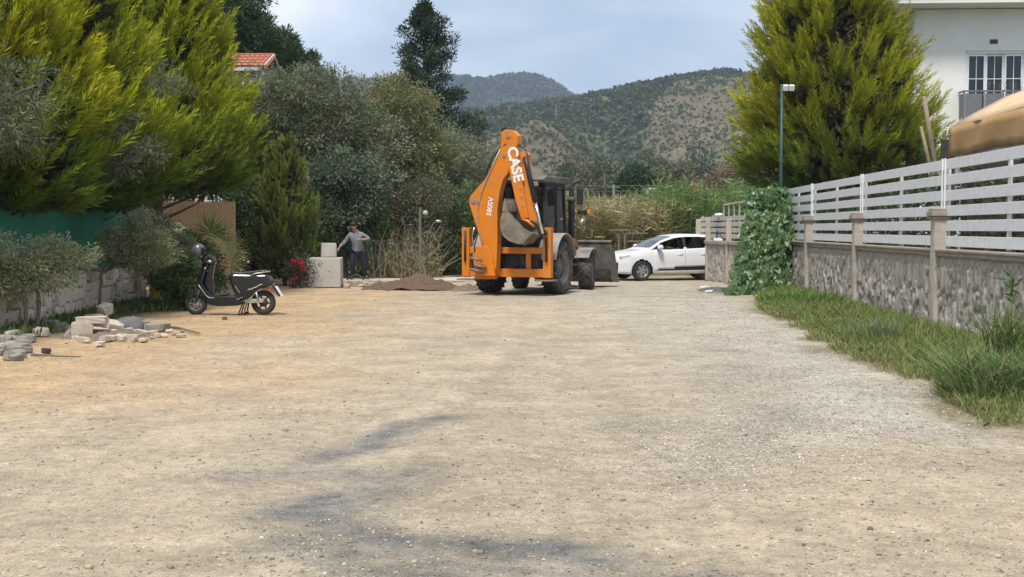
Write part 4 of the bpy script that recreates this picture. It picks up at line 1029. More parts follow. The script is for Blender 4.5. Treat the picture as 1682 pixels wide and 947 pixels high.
# dusty grey-leaved tree at the left border, thin arching twigs
b = (-8.45, 16.6, 0)
DUSTY = [(0.125, 0.145, 0.085), (0.105, 0.13, 0.07), (0.15, 0.165, 0.105), (0.085, 0.11, 0.06)]
broadleaf('leafy_tree', b, 'dusty grey-leaved tree leaning in over the near end of the green net', 71, [(0.2, .6, 4.5, 1.0, 1.0, .8), (.9, 1.2, 3.6, .9, .9, .5), (.5, .6, 3.0, 1.0, .9, .45), (.9, 1.5, 3.0, .6, .7, .35), (-.3, 0, 5.4, 1.0, 1.0, .8)], 1.8, .12, 420, 52, (.11, .016), DUSTY, .26, droop=.1, up=.1)
b = (-8.35, 22.1, 0)
broadleaf('leafy_tree', b, 'slender grey-leaved sapling poking out between the golden cypresses', 72, [(.75, .2, 3.55, .7, .5, .3), (.9, .1, 2.75, .8, .5, .28), (1.35, 2.2, 4.5, .5, .4, .25), (1.6, .6, 3.0, .4, .4, .2)], 2.0, .06, 150, 50, (.11, .016), DUSTY, .24, droop=.1)

# ---------------------------------------------------------------- small olive trees and shrubs before the rubble wall
OLV = [(0.22, 0.245, 0.14), (0.18, 0.21, 0.11), (0.28, 0.29, 0.185), (0.14, 0.17, 0.09), (0.24, 0.26, 0.12)]
b = (-7.45, 18.6, 0)
broadleaf('olive_tree', b, 'small pale olive tree with thin trunk before the rubble wall, at its near end', 81, [(-.05, .0, 1.15, .5, .6, .28), (.3, .4, 1.25, .42, .5, .22), (-.4, -.2, 1.0, .5, .6, .35), (.5, .6, 1.12, .38, .5, .22), (-.2, .2, .75, .5, .6, .22), (-.45, -.6, 1.4, .3, .4, .22), (.3, .3, .85, .35, .5, .2)], .8, .035, 340, 34, (.075, .018), OLV, .15, cat='olive tree', group='small olives along the rubble wall', trunks=[(0, 0, 0), (.12, .1, 0)])
b = (-7.35, 22.6, 0)
broadleaf('olive_tree', b, 'bushy pale olive tree with a leaning stem before the middle of the rubble wall', 82, [(.3, .3, 1.5, .45, .5, .33), (0, .2, 1.3, .4, .6, .3), (.6, .5, 1.2, .38, .5, .32), (.2, .3, 1.0, .4, .5, .25), (.45, .2, 1.8, .26, .3, .18), (.8, .6, 1.6, .26, .3, .18)], .75, .03, 330, 34, (.075, .018), OLV, .15, cat='olive tree', group='small olives along the rubble wall', trunks=[(-.35, 0, 0)])
b = (-7.5, 25.6, 0)
broadleaf('olive_tree', b, 'slim grey-green olive bush at the far end of the rubble wall', 83, [(.25, .1, 1.25, .45, .4, .4), (.05, .1, .9, .4, .4, .32), (.5, .3, 1.0, .35, .4, .35), (.3, .1, .5, .4, .4, .3), (.15, .1, 1.65, .3, .3, .2)], .7, .03, 230, 34, (.085, .022), [(0.14, 0.165, 0.08), (0.11, 0.135, 0.065), (0.17, 0.185, 0.11)], .16, cat='olive tree', group='small olives along the rubble wall', trunks=[(0, 0, 0), (.3, -.1, 0)])
b = (-7.55, 28.2, 0)
broadleaf('leafy_shrub', b, 'dark glossy-leaved shrub between the reed screen and the scooter wheel', 84, [(-.1, 0, 1.05, .5, .5, .42), (.4, -.2, .85, .42, .4, .38), (.2, -.3, .5, .5, .4, .4), (.6, -.3, .45, .35, .35, .35), (-.3, 0, 1.3, .4, .4, .3)], .5, .03, 240, 38, (.11, .04), [(0.06, 0.085, 0.035), (0.045, 0.068, 0.028), (0.09, 0.11, 0.055)], .18, cat='shrub')
b = (-6.45, 24.0, 0)
broadleaf('leafy_shrub', b, 'low bright green shrub at the scooter front wheel', 85, [(0, 0, .35, .3, .3, .28), (-.25, .1, .6, .28, .3, .3), (-.1, .2, .85, .2, .2, .2)], .2, .015, 95, 36, (.09, .045), [(0.08, 0.13, 0.035), (0.06, 0.10, 0.03), (0.11, 0.15, 0.05)], .13, cat='shrub')
# ground cover weeds by the wall
r = np.random.default_rng(91); n = 5200
wx = np.concatenate([r.uniform(-7.95, -7.0, 2600), r.normal(-7.3, .35, 2600)]); wy = np.concatenate([r.uniform(17.5, 27, 2600), r.normal(24.2, .5, 2600)])
keep = (wx > -7.98); wx, wy = wx[keep], wy[keep]; n = len(wx)
P = np.stack([wx, wy, np.zeros(n)], 1)
wc = np.array((0.075, 0.11, 0.035)) * r.uniform(.6, 1.5, (n, 1)) + r.uniform(0, .03, (n, 1)) * np.array((1, .6, .1))
o = foliage_obj('weeds', [leaves_np(P, r.normal(0, .5, (n, 3)) + np.array((0, 0, 1)), r.uniform(.06, .24, n), r.uniform(.02, .05, n), wc, r)], M_grass, None)
tag(o, 'low green weeds growing along the foot of the rubble wall', 'weeds', kind='stuff')

# fan palm behind the scooter
pc = at(345, 425, 27.5); pc = Vector((pc.x, 27.5, 0)); palm = empty('fan_palm', pc, 0, 'small fan palm with spiky leaves behind the scooter handlebar', 'palm')
rr = random.Random(19); MB().tube([(0, 0, 0), (.01, 0, .3), (0, 0, .5)], [.10, .09, .07], 9).build('stem', M_bark, palm)
r = np.random.default_rng(19)
for k, (dx, dy, dz, ln, lean) in enumerate(((.05, -.1, 1.0, .55, .1), (.45, -.15, .62, .6, 1.0), (-.35, -.1, .75, .45, -.7), (.2, .25, .85, .5, .5), (.55, -.3, .35, .55, 1.4), (-.1, -.3, .6, .45, -.2), (-.5, .2, .45, .45, -1.1))):
    e = Vector((dx, dy, .5 + dz)); mb = MB(); mb.tube([(0, 0, .42), Vector((dx * .35, dy * .35, .5 + dz * .6)), e], [.014, .011, .008], 5); fr = mb.build('leaf_stalk', M_bark, palm)
    axis = Vector((math.sin(lean), -.25, math.cos(lean))).normalized(); sd = axis.cross(Vector((.1, 1, .1))).normalized()
    Ps, Ds = [], []
    for q in range(26):
        a = -1.75 + 3.5 * q / 25; Ds.append((axis * math.cos(a) + sd * math.sin(a)) + Vector((0, 0, -.12 * abs(a)))); Ps.append(e)
    n = 26; gcol = np.tile(np.array((0.075, 0.115, 0.03) if k in (0, 2, 3, 5) else (0.19, 0.19, 0.09)), (n, 1)) * r.uniform(.8, 1.2, (n, 1))
    foliage_obj('leaf_blade', [leaves_np(np.array(Ps), np.array(Ds), ln * r.uniform(.85, 1.1, n), .035, gcol, r, .3)], M_leaf, fr)
b = (-9.6, 33.6, 0)
broadleaf('leafy_shrub', b, 'dark shrub showing above and beside the reed screen', 86, [(0, 0, 2.2, .9, .6, .9), (1.0, .2, 2.4, .9, .6, .8), (-1.0, 0, 2.3, .9, .6, .9), (2.0, .4, 2.0, .7, .6, .9), (.5, 0, 1.0, 1.4, .6, .8), (-2.2, 0, 1.8, 1.0, .6, 1.2)], 1.2, .07, 520, 40, (.12, .05), [(0.05, 0.075, 0.032), (0.07, 0.095, 0.042)], .3, cat='shrub')
# yellow stalked plant in a white pot
pp = gnd(257, 503); pot = empty('potted_plant', pp, 0, 'yellow-stemmed plant in a white pot at the end of the rubble wall', 'plant')
MB().lathe([(0.0, 0), (.09, 0), (.13, .15), (.14, .16), (.12, .16), (.10, .12), (0, .12)], n=18).build('pot', M_white, pot)
M_ystem = mat('yellow_stem', (0.55, 0.36, 0.03), (0.45, 0.27, 0.03), 0.7)
rr = random.Random(4)
for k in range(9):
    a = rr.uniform(0, 6.28); MB().tube([(.04 * math.cos(a), .04 * math.sin(a), .12), (.08 * math.cos(a), .08 * math.sin(a), .35), (.13 * math.cos(a), .12 * math.sin(a), .5 + rr.uniform(0, .15))], [.013, .011, .006], 5).build('stem', M_ystem, pot)
r = np.random.default_rng(5); n = 260; P = r.normal(0, .1, (n, 3)) + np.array((0, 0, .62)); foliage_obj('leaves', [leaves_np(P, r.normal(size=(n, 3)), .12, .03, np.array((0.10, 0.13, 0.04)) * r.uniform(.6, 1.4, (n, 1)), r)], M_leaf, pot)
# red flowering shrub
pp = gnd(490, 472); fl = empty('flowering_shrub', pp, 0, 'scraggy shrub with red flowers left of the concrete block', 'shrub')
r = np.random.default_rng(6); rr = random.Random(6); mb = MB()
for k in range(26): limb(mb, (rr.uniform(-.2, .2), rr.uniform(-.15, .15), 0), (rr.uniform(-.35, .35), rr.uniform(-.25, .25), rr.uniform(.4, .95)), .012, .004, rr, .12, 4, 4)
mb.build('stems', M_bark, fl, fix=False)
n = 1100; P = r.normal(0, 1, (n, 3)) * np.array((.22, .18, .22)) + np.array((0, 0, .45)); P[:, 2] = np.abs(P[:, 2])
foliage_obj('leaves', [leaves_np(P, r.normal(size=(n, 3)), .08, .04, np.array((0.075, 0.075, 0.05)) * r.uniform(.5, 1.6, (n, 1)), r)], M_leaf, fl)
n = 240; ctr = np.array([(.0, -.2, .72), (.12, -.2, .66), (-.1, -.18, .7), (-.02, -.22, .27), (.18, -.2, .5), (-.12, -.2, .2)])[r.integers(0, 6, n)]; P = ctr + r.normal(0, .035, (n, 3))
foliage_obj('flowers', [leaves_np(P, r.normal(size=(n, 3)), .055, .045, np.array((0.55, 0.03, 0.05)) * r.uniform(.6, 1.2, (n, 1)), r)], M_leaf, fl)

# ---------------------------------------------------------------- reed beds behind the lane
def reed_bed(name, label, n, xr, yr, hr, cols, seed, lean=.12, dens=None, cat='reeds'):
    r = np.random.default_rng(seed); x = r.uniform(*xr, n); y = r.uniform(*yr, n); h = r.uniform(*hr, n) * (.8 + .4 * fbm(x * .5, y * .3, seed, 3)); col0 = np.array(cols)[r.integers(0, len(cols), n)] * r.uniform(.75, 1.25, (n, 1))
    base = np.stack([x, y, np.zeros(n)], 1); d = unit(np.array((0, 0, 1.0)) + r.normal(0, lean, (n, 3)) * np.array((1, 1, .2)))
    parts = []; r_ = r
    S = unit(np.stack([r.normal(size=n), r.normal(size=n) * .3, np.zeros(n)], 1)); w = .012
    tp = base + d * h[:, None] + np.stack([r.normal(0, .22, n), np.zeros(n), np.zeros(n)], 1)
    V = np.stack([base - S * w, base + S * w, tp + S * w * .5, tp - S * w * .5], 1).reshape(-1, 3); parts.append((V, np.repeat(col0 * 1.05, 4, 0)))
    for k in range(7):
        t = r.uniform(.3, 1.0, n); P = base + (tp - base) * t[:, None]
        dd = unit(np.stack([r.normal(size=n), r.normal(size=n), r.uniform(-.1, 1.0, n)], 1)); L = r.uniform(.35, .75, n); parts.append(leaves_np(P, dd, L, .045, col0 * r.uniform(.7, 1.25, (n, 1)), r))
    o = foliage_obj(name, parts, M_grass, None); return tag(o, label, cat, kind='stuff')
STRAW = [(0.36, 0.28, 0.15), (0.26, 0.22, 0.11), (0.19, 0.20, 0.08), (0.44, 0.36, 0.22), (0.14, 0.17, 0.06), (0.30, 0.24, 0.14)]
GREENR = [(0.11, 0.19, 0.05), (0.095, 0.165, 0.045), (0.14, 0.21, 0.07), (0.18, 0.215, 0.095)]
reed_bed('dry_reed_bed', 'tall straw-coloured reeds behind the white car and the loader', 4200, (1.0, 6.4), (46, 52), (2.0, 2.75), STRAW, 101, .18)
reed_bed('green_reed_bed', 'tall green reeds above the old white slats', 4200, (5.7, 14.5), (45.6, 53), (2.3, 3.4), GREENR, 102, .10)
reed_bed('mixed_reed_bed', 'half dry reeds behind the excavator', 1800, (-3.5, 1.5), (46, 52), (1.8, 2.8), STRAW[2:] + GREENR[:2], 103, .14)
# dry stalk tangle behind the gate
r = np.random.default_rng(111); rr = random.Random(111); mb = MB()
tang = empty('dry_brush', (at(640, 450, 38.8).x, 38.8, 0), 0, 'tangle of dry tan stalks behind the thin metal gate', 'brush')
for k in range(240):
    x0 = rr.uniform(-1.7, 1.5); y0 = rr.uniform(-.5, .9); L = rr.uniform(.6, 2.1); a = rr.gauss(0, .5)
    limb(mb, (x0, y0, 0), (x0 + L * math.sin(a), y0 + rr.uniform(-.3, .3), max(.1, L * math.cos(a))), .012, .004, rr, .12, 4, 4)
tag(mb.build('stalks', M_drywood, tang, fix=False), kind='stuff')
n = 2600; P = np.stack([r.uniform(-1.8, 1.6, n), r.uniform(-.4, 1.0, n), np.abs(r.normal(0, .7, n))], 1)
foliage_obj('dry_leaves', [leaves_np(P, r.normal(size=(n, 3)) + np.array((0, 0, -.2)), r.uniform(.12, .4, n), .03, np.array(STRAW)[r.integers(0, 6, n)] * r.uniform(.4, .9, (n, 1)), r)], M_grass, tang)
# weeds along the bank behind the car
n = 9000; P = np.stack([r.uniform(-4, 8, n), r.uniform(41.5, 46.5, n), np.zeros(n)], 1)
wc = lerp(np.array((0.09, 0.14, 0.03)), np.array((0.27, 0.22, 0.11)), sstep(.4, .65, fbm(P[:, 0] * .6, P[:, 1] * .6, 5, 3))[:, None]) * r.uniform(.6, 1.3, (n, 1))
tag(foliage_obj('bank_weeds', [leaves_np(P, r.normal(0, .35, (n, 3)) + np.array((0, 0, 1)), r.uniform(.25, .95, n), r.uniform(.03, .06, n), wc, r)], M_grass, None), 'rough green and dry weeds on the bank behind the car', 'weeds', kind='stuff')

# ---------------------------------------------------------------- trees in the valley behind the reeds
VAL = [(0.055, 0.08, 0.035), (0.075, 0.095, 0.045), (0.045, 0.07, 0.03)]
for i, (px_, py_, D, w, cl, lab) in enumerate((
    (985, 285, 120, 3.0, [(0.09, 0.10, 0.055), (0.11, 0.115, 0.065)], 'olive-green valley tree just right of the cab roof'),
    (1045, 292, 95, 1.5, [(0.035, 0.065, 0.028)], 'small deep green valley tree above the dry reeds'),
    (1100, 288, 130, 3.6, [(0.085, 0.09, 0.05), (0.11, 0.10, 0.06)], 'wide brownish valley tree above the white sign'),
    (1203, 285, 140, 3.0, [(0.17, 0.11, 0.06), (0.13, 0.10, 0.055)], 'russet valley tree beside the golden cypress'),
    (1150, 272, 180, 3.4, VAL, 'dark valley tree behind the red flag'),
    (1075, 262, 200, 3.2, VAL, 'tall dark valley tree in front of the gully'),
    (940, 278, 170, 3.6, VAL, 'dark valley tree touching the cab roof')
    )):
    bx = at(px_, 375, D).x; zt = at(px_, py_ - 22, D).z
    broadleaf('valley_tree', (bx, D, 0), lab, 120 + i, [(0, 0, zt * .62, w, w, zt * .36), (w * .5, 0, zt * .5, w * .7, w * .7, zt * .3), (-w * .5, .3, zt * .48, w * .7, w * .7, zt * .3)], zt * .35, .2, 240, 26, (.42, .22), cl, .8, group='trees in the valley behind the reeds')
r = np.random.default_rng(140); n = 900; px = r.uniform(-60, 70, n); py = r.uniform(150, 262, n)
tag(tufts('valley_scrub', np.stack([px, py, np.zeros(n)], 1), r.uniform(2.5, 6.5, n), lerp(np.array((0.05, 0.075, 0.032)), np.array((0.11, 0.115, 0.055)), r.random((n, 1))), 26, M_leaf, 6, 1.0), 'green scrub filling the valley floor below the hill', 'scrub', kind='stuff')

# ---------------------------------------------------------------- right: hedge behind slats, ivy, verge
r = np.random.default_rng(151)
hedge = empty('hedge', WP(22, -.75), 0, 'dark clipped hedge glimpsed through the gaps of the white slats', 'hedge')
n = 15000; t = r.uniform(-11, 11.5, n); of = r.uniform(-.45, .35, n); z = r.uniform(.3, 2.45, n) + .12 * np.sin(t * 2.1)
P = np.stack([of + .052 * t, t, z], 1)
foliage_obj('foliage', [leaves_np(P, r.normal(size=(n, 3)), r.uniform(.08, .16, n), r.uniform(.04, .07, n), np.array((0.04, 0.06, 0.026)) * r.uniform(.5, 1.5, (n, 1)), r)], M_leaf, hedge)
mb = MB()
for k in range(26): limb(mb, (rnd.uniform(-.1, .1) + .052 * (-10.5 + k * .85), -10.5 + k * .85, 0), (rnd.uniform(-.3, .3) + .052 * (-10.5 + k * .85), -10.5 + k * .85, 1.9), .03, .01, rnd, .1)
mb.build('stems', M_barkdark, hedge, fix=False)

ivy = empty('ivy', (6.5, 32.0, 0), 0, 'thick heart-leaved ivy heaped over the wall corner between the two white fences', 'ivy')
n = 6500; lo = []
# a heaped mantle: top at fence height, skirts spreading towards the lane
u = r.uniform(0, 1, n); hgt = r.uniform(0, 1, n) ** .85
zt = 2.62 - .25 * np.abs(u - .55)
zz = hgt * zt
spread = (1 - hgt) ** 1.3
xs_ = lerp(-.35, .95, u) - spread * .95 * (1 - u * .75) + .10 * (fbm(u * 9, zz * 3, 5, 3) - .5) * 2
ys_ = lerp(-.6, .5, u) - spread * 2.3 * (1 - .35 * u) + .28 * (fbm(u * 7 + 3, zz * 3.4, 8, 3) - .5) * 2
P = np.stack([xs_, ys_, zz], 1); P += r.normal(0, .05, (n, 3)); P[:, 2] = np.clip(P[:, 2], .03, None)
nrm = unit(np.stack([-.35 + r.normal(0, .35, n), -1 + r.normal(0, .3, n), .35 + r.normal(0, .3, n)], 1))
dn = unit(np.array((0, 0, -1.0)) + r.normal(0, .45, (n, 3))); dn = unit(dn - nrm * (dn * nrm).sum(1, keepdims=True)); sd = np.cross(nrm, dn)
s_ = r.uniform(.07, .15, n)[:, None]
hv = [(0, -.15), (.45, -.45), (.62, 0), (.38, .45), (0, 1.0), (-.38, .45), (-.62, 0), (-.45, -.45)]
V = np.stack([P + sd * s_ * a_ + dn * s_ * b_ + nrm * s_ * (.22 * abs(a_)) for a_, b_ in hv], 1).reshape(-1, 3)
Q = np.concatenate([np.array([[0, 1, 2, 3], [0, 3, 4, 5], [0, 5, 6, 7]])[None] + 8 * np.arange(n)[:, None, None]]).reshape(-1, 4)
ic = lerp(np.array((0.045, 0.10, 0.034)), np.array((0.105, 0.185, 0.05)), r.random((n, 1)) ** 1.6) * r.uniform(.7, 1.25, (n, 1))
o = np_obj('leaves', V, Q, M_ivy, np.repeat(ic, 8, 0), ivy); tag(o, kind='stuff')
mb = MB()
for k in range(60):
    i, j = r.integers(0, n), r.integers(0, n); a_ = Vector(P[i]) + Vector((.1, .15, 0)); limb(mb, (a_.x, a_.y, 0), a_, .018, .008, rnd, .06, 4, 4)
mb.build('stems', M_barkdark, ivy, fix=False)
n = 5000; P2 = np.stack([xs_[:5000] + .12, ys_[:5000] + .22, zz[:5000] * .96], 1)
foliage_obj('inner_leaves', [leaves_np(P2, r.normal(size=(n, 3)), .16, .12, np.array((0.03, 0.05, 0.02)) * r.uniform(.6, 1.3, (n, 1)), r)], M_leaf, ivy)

def blades(n, xfun, hr, w, cols, seed, lean=.35, seg=2):
    r = np.random.default_rng(seed); P = xfun(r, n); n = len(P); h = r.uniform(*hr, n)
    d = np.stack([r.normal(0, lean, n), r.normal(0, lean, n), np.ones(n)], 1); S = unit(np.stack([r.normal(size=n), r.normal(size=n) * .6, np.zeros(n)], 1))
    bend = np.stack([r.normal(0, .45, n), r.normal(0, .45, n), -r.uniform(.1, .5, n)], 1)
    c = np.array(cols)[r.integers(0, len(cols), n)] * r.uniform(.7, 1.3, (n, 1)); pts = [P, P + d * (h * .5)[:, None], P + d * (h * .85)[:, None] + bend * (h * .38)[:, None]]
    w = w * r.uniform(.7, 1.3, n)[:, None]
    q1 = np.stack([pts[0] - S * w * .6, pts[0] + S * w * .6, pts[1] + S * w, pts[1] - S * w], 1); q2 = np.stack([pts[1] - S * w, pts[1] + S * w, pts[2] + S * w * .12, pts[2] - S * w * .12], 1)
    return np.concatenate([q1, q2]).reshape(-1, 3), np.concatenate([np.repeat(c * .9, 4, 0), np.repeat(c, 4, 0)])
def on_verge(r, n, bias=0.0, ymin=8.0, ymax=33.0):
    y = ymin + (ymax - ymin) * r.random(n) ** 1.25; e = np.interp(y, [4, 8.8, 11, 13.5, 17.3, 25.6, 29, 34], [3.5, 3.75, 4.0, 4.15, 4.25, 5.05, 5.9, 7.3])
    wv = 5.60 + .052 * y; u = r.random(n) ** (1 - bias); x = e + (wv - e) * u
    dens = sstep(-.05, .45, (x - e) + (fbm(x * 1.6, y * 1.2, 121, 4) - .5) * 1.6) * (.45 + .75 * fbm(x * 1.1, y * .8, 133, 3))
    k = r.random(n) < dens; return np.stack([x[k], y[k], np.zeros(k.sum())], 1)
GR = [(0.15, 0.185, 0.055), (0.12, 0.16, 0.045), (0.19, 0.21, 0.07), (0.25, 0.225, 0.10), (0.10, 0.135, 0.04), (0.30, 0.25, 0.12)]
parts = [blades(95000, lambda r, n: on_verge(r, n), (.05, .17), .0042, GR, 161, .45), blades(30000, lambda r, n: on_verge(r, n, .45), (.14, .34), .005, GR[:3], 162, .35),
         blades(9000, lambda r, n: on_verge(r, n, -.3), (.04, .12), .004, [(0.34, 0.27, 0.13), (0.28, 0.23, 0.11)], 163, .7)]
tag(foliage_obj('verge_grass', parts, M_grass, None), 'ragged green grass verge along the foot of the concrete wall', 'grass', kind='stuff')
# broadleaf weeds within the verge
def weedpts(r, n): return on_verge(r, n, .2)
P = weedpts(r, 7000); n = len(P); P[:, 2] += r.uniform(0, .12, n)
tag(foliage_obj('verge_weeds', [leaves_np(P, r.normal(0, .8, (n, 3)) + np.array((0, 0, .6)), r.uniform(.04, .1, n), r.uniform(.02, .05, n), np.array((0.08, 0.14, 0.035)) * r.uniform(.6, 1.4, (n, 1)), r)], M_grass, None), 'small leafy weeds among the verge grass', 'weeds', kind='stuff')
# tall grass clump and other tufts standing out of the verge
def tuft(name, loc, label, n, rad_, hr, w, cols, seed, lean, group=None):
    root = empty(name, loc, 0, label, 'grass tuft', group)
    def f(r, n): a = r.uniform(0, 6.28, n); q = np.sqrt(r.random(n)) * rad_; return np.stack([q * np.cos(a), q * np.sin(a), np.zeros(n)], 1)
    foliage_obj('blades', [blades(n, f, hr, w, cols, seed, lean)], M_grass, root); return root
DG = [(0.08, 0.135, 0.04), (0.105, 0.165, 0.05), (0.15, 0.205, 0.075), (0.06, 0.105, 0.032), (0.24, 0.22, 0.11)]
t = tuft('grass_clump', gnd(1632, 655), 'big dense clump of long dark grass at the right end of the verge', 1300, .42, (.22, .72), .0055, DG, 171, .6)
tuft('grass_clump', gnd(1665, 610), 'tall grass clump with upright stalks against the concrete wall', 420, .25, (.5, 1.05), .008, DG[1:], 172, .22)
tuft('grass_clump', gnd(1440, 565), 'feathery pale tuft of tall grass in front of a pillar', 420, .3, (.25, .55), .004, [(0.15, 0.19, 0.09), (0.12, 0.16, 0.07)], 173, .4)
tuft('grass_clump', gnd(1345, 505), 'leafy green tuft beside the ivy skirt', 500, .5, (.2, .5), .009, [(0.12, 0.19, 0.05), (0.10, 0.16, 0.04)], 174, .4)
tuft('grass_clump', gnd(1290, 500), 'bright weedy tuft at the foot of the ivy', 500, .5, (.2, .45), .012, [(0.13, 0.21, 0.05), (0.10, 0.17, 0.04)], 175, .5)
st = empty('tall_weed', gnd(1660, 600), 0, 'single tall weed stalk rising in front of the concrete wall', 'weed')
MB().tube([(0, 0, 0), (.02, 0, .5), (0, .02, 1.05)], [.007, .006, .003], 5).build('stalk', M_bark, st)
r = np.random.default_rng(9); n = 40; P = np.stack([r.normal(0, .02, n), r.normal(0, .02, n), r.uniform(.55, 1.05, n)], 1); foliage_obj('leaves', [leaves_np(P, r.normal(0, .7, (n, 3)) + np.array((0, 0, .7)), r.uniform(.08, .2, n), .03, np.array((0.08, 0.15, 0.04)) * r.uniform(.7, 1.3, (n, 1)), r)], M_grass, st)
# ---------------------------------------------------------------- backhoe loader; local +Y forward, +X its right side
BY = rad(-22)
BL = Vector((0.29, 30.5, 0))
bh = empty('backhoe_loader', BL, BY, 'orange and black backhoe loader with its digging arm folded, seen from behind', 'backhoe')
M_dark = mat('dark_dusty_chassis', (0.035, 0.034, 0.033), (0.055, 0.052, 0.048), 0.75, dirt=(0.24, 0.21, 0.17), dirt_amt=0.45, dscale=3)
M_hood = mat('grey_dusty_hood', (0.06, 0.06, 0.058), (0.09, 0.086, 0.08), 0.7, dirt=(0.32, 0.28, 0.22), dirt_amt=0.5, dscale=3)
M_rim = mat('dusty_wheel_rim', (0.13, 0.125, 0.115), (0.19, 0.18, 0.16), 0.75, dirt=(0.33, 0.29, 0.23), dirt_amt=0.6, dscale=5)
def big_wheel(name, loc_, R, W, steer=0.0, lugs=22, rim=0.62):
    w = empty(name, loc_, steer); w.parent = bh
    t = MB(); rr_ = R * rim
    prof = [(rr_, -W * .40), (rr_ * 1.12, -W * .47), (R * .84, -W * .5), (R * .93, -W * .42), (R * .955, -W * .2), (R * .96, 0), (R * .955, W * .2), (R * .93, W * .42), (R * .84, W * .5), (rr_ * 1.12, W * .47), (rr_, W * .40)]
    t.lathe(prof, axis='X', n=40)
    for k in range(lugs):                            # chevron lugs, left and right half
        for sg in (-1, 1):
            a0 = 2 * PI * (k + (0.25 if sg > 0 else -0.25)) / lugs; pts = []
            n_ = 4
            for q in range(n_):
                f = q / (n_ - 1); a = a0 + 0.30 * f * (24 / lugs) * 0.75; x = sg * W * (.02 + .47 * f); r0 = R * (.93 - .05 * f ** 3); r1 = R * (1.0 - .035 * f ** 3); hw = 0.03 * R / .68
                pts.append((x, a, r0, r1, hw / R))
            vs = []
            for (x, a, r0, r1, da) in pts:
                for (rq, dq) in ((r0, -da), (r1, -da * .7), (r1, da * .7), (r0, da)): vs.append((x, rq * math.cos(a + dq), rq * math.sin(a + dq)))
            fs = []
            for q in range(n_ - 1):
                for e in range(3): fs.append((q * 4 + e, q * 4 + e + 1, q * 4 + 5 + e, q * 4 + 4 + e))
            fs += [(0, 1, 2, 3), (n_ * 4 - 1, n_ * 4 - 2, n_ * 4 - 3, n_ * 4 - 4)]
            t.add(vs, fs)
    t.build('tyre', M_rubber, w)
    rm = MB(); rm.lathe([(rr_, -W * .4), (rr_ * .97, -W * .30), (rr_ * .80, -W * .18), (rr_ * .76, W * .05), (rr_ * .45, W * .10), (rr_ * .42, W * .22), (rr_ * .16, W * .24), (0.001, W * .24)], axis='X', n=32)
    rm.lathe([(rr_, W * .4), (rr_ * .97, W * .30), (rr_ * .80, W * .20), (rr_ * .76, W * .05)], axis='X', n=32)
    rim_o = rm.build('rim', M_rim, w)
    nb = MB()
    for k in range(8):
        a = 2 * PI * k / 8; nb.tube([(W * .2, rr_ * .3 * math.cos(a), rr_ * .3 * math.sin(a)), (W * .27, rr_ * .3 * math.cos(a), rr_ * .3 * math.sin(a))], .022, 6)
    nb.build('wheel_nuts', M_greysteel, rim_o)
    return w
RR, RF = 0.68, 0.49
for sx in (1, -1):
    w = big_wheel('rear_wheel', (0.88 * sx, 0, RR - .015), RR, .46)
    if sx < 0: w.rotation_euler = (0, 0, PI)
    w = big_wheel('front_wheel', (0.94 * sx, 2.17, RF - .012), RF, .36, rad(10), 18, .55)
    if sx < 0: w.rotation_euler = (0, 0, PI + rad(10))
# chassis, hood
c = MB(); c.box((0, .9, .72), (.66, 3.4, .42)); c.box((0, 0, .66), (1.3, .34, .30)); c.box((0, 2.17, .5), (1.5, .26, .24)); c.box((.52, 1.0, .62), (.36, .9, .44)); c.box((-.52, 1.0, .62), (.36, .9, .44))
c.build('chassis', M_dark, bh, .03)
c = MB(); c.prism([(1.1, 1.0), (1.1, 1.62), (2.75, 1.42), (2.85, 1.2), (2.85, .8), (1.1, .8)], lambda u, v, w: Vector((w, u, v)), -.42, .42); hood = c.build('hood', M_hood, bh, .05)
for k in range(5): MB().box((.425, 1.6 + .16 * k, 1.15), (.01, .10, .3)).build('louvre', M_black, hood)
c = MB()
for k in range(3): c.box((.56, .55 + .0 * k, .42 + .22 * k), (.26, .42, .035))
c.build('steps', M_greysteel, bh)
# cab: posts, roof, panes
CX0, CY0, CY1, CZ0, CZ1 = .74, -.45, 1.10, 1.02, 2.74
cab = MB()
base = [(CX0, CY0), (CX0, CY1), (-CX0, CY0), (-CX0, CY1)]
for (x, y) in base:
    ins = .93; cab.bar((x, y, CZ0), (x * ins, y + (.12 if y < 0 else -.10), CZ1), .075, .075, up=(1, 0, 0))
cab.bar((CX0, .42, CZ0), (CX0 * .93, .42, CZ1), .06, .06, up=(1, 0, 0)); cab.bar((-CX0, .42, CZ0), (-CX0 * .93, .42, CZ1), .06, .06, up=(1, 0, 0))
for z, s in ((CZ0 + .03, 1), (1.62, .97)): cab.bar((-CX0 * s, CY0 + .02, z), (CX0 * s, CY0 + .02, z), .05, .06)
cab.bar((-CX0 * .95, CY0 + .11, CZ1 - .05), (CX0 * .95, CY0 + .11, CZ1 - .05), .06, .08); cab.bar((-CX0 * .95, CY1 - .1, CZ1 - .05), (CX0 * .95, CY1 - .1, CZ1 - .05), .06, .08)
for sx in (-1, 1): cab.bar((sx * CX0 * .94, CY0 + .1, CZ1 - .05), (sx * CX0 * .94, CY1 - .1, CZ1 - .05), .06, .08); cab.bar((sx * CX0, CY0, CZ0 + .02), (sx * CX0, CY1, CZ0 + .02), .06, .08)
cabo = cab.build('cab_frame', M_black, bh, .012)
c = MB(); c.prism([(-.62, 2.72), (-.66, 2.80), (-.52, 2.885), (1.1, 2.90), (1.25, 2.82), (1.2, 2.72)], lambda u, v, w: Vector((w, u, v)), -.80, .80); roof = c.build('cab_roof', M_hood, bh, .03)
for x in (-.55, .55): MB().box((x, -.65, 2.68), (.16, .08, .11)).build('work_light', M_silver, roof, .01)
def pane(name, q): mb = MB(); mb.add(q, [tuple(range(len(q)))]); return mb.build(name, M_glassdark, cabo)
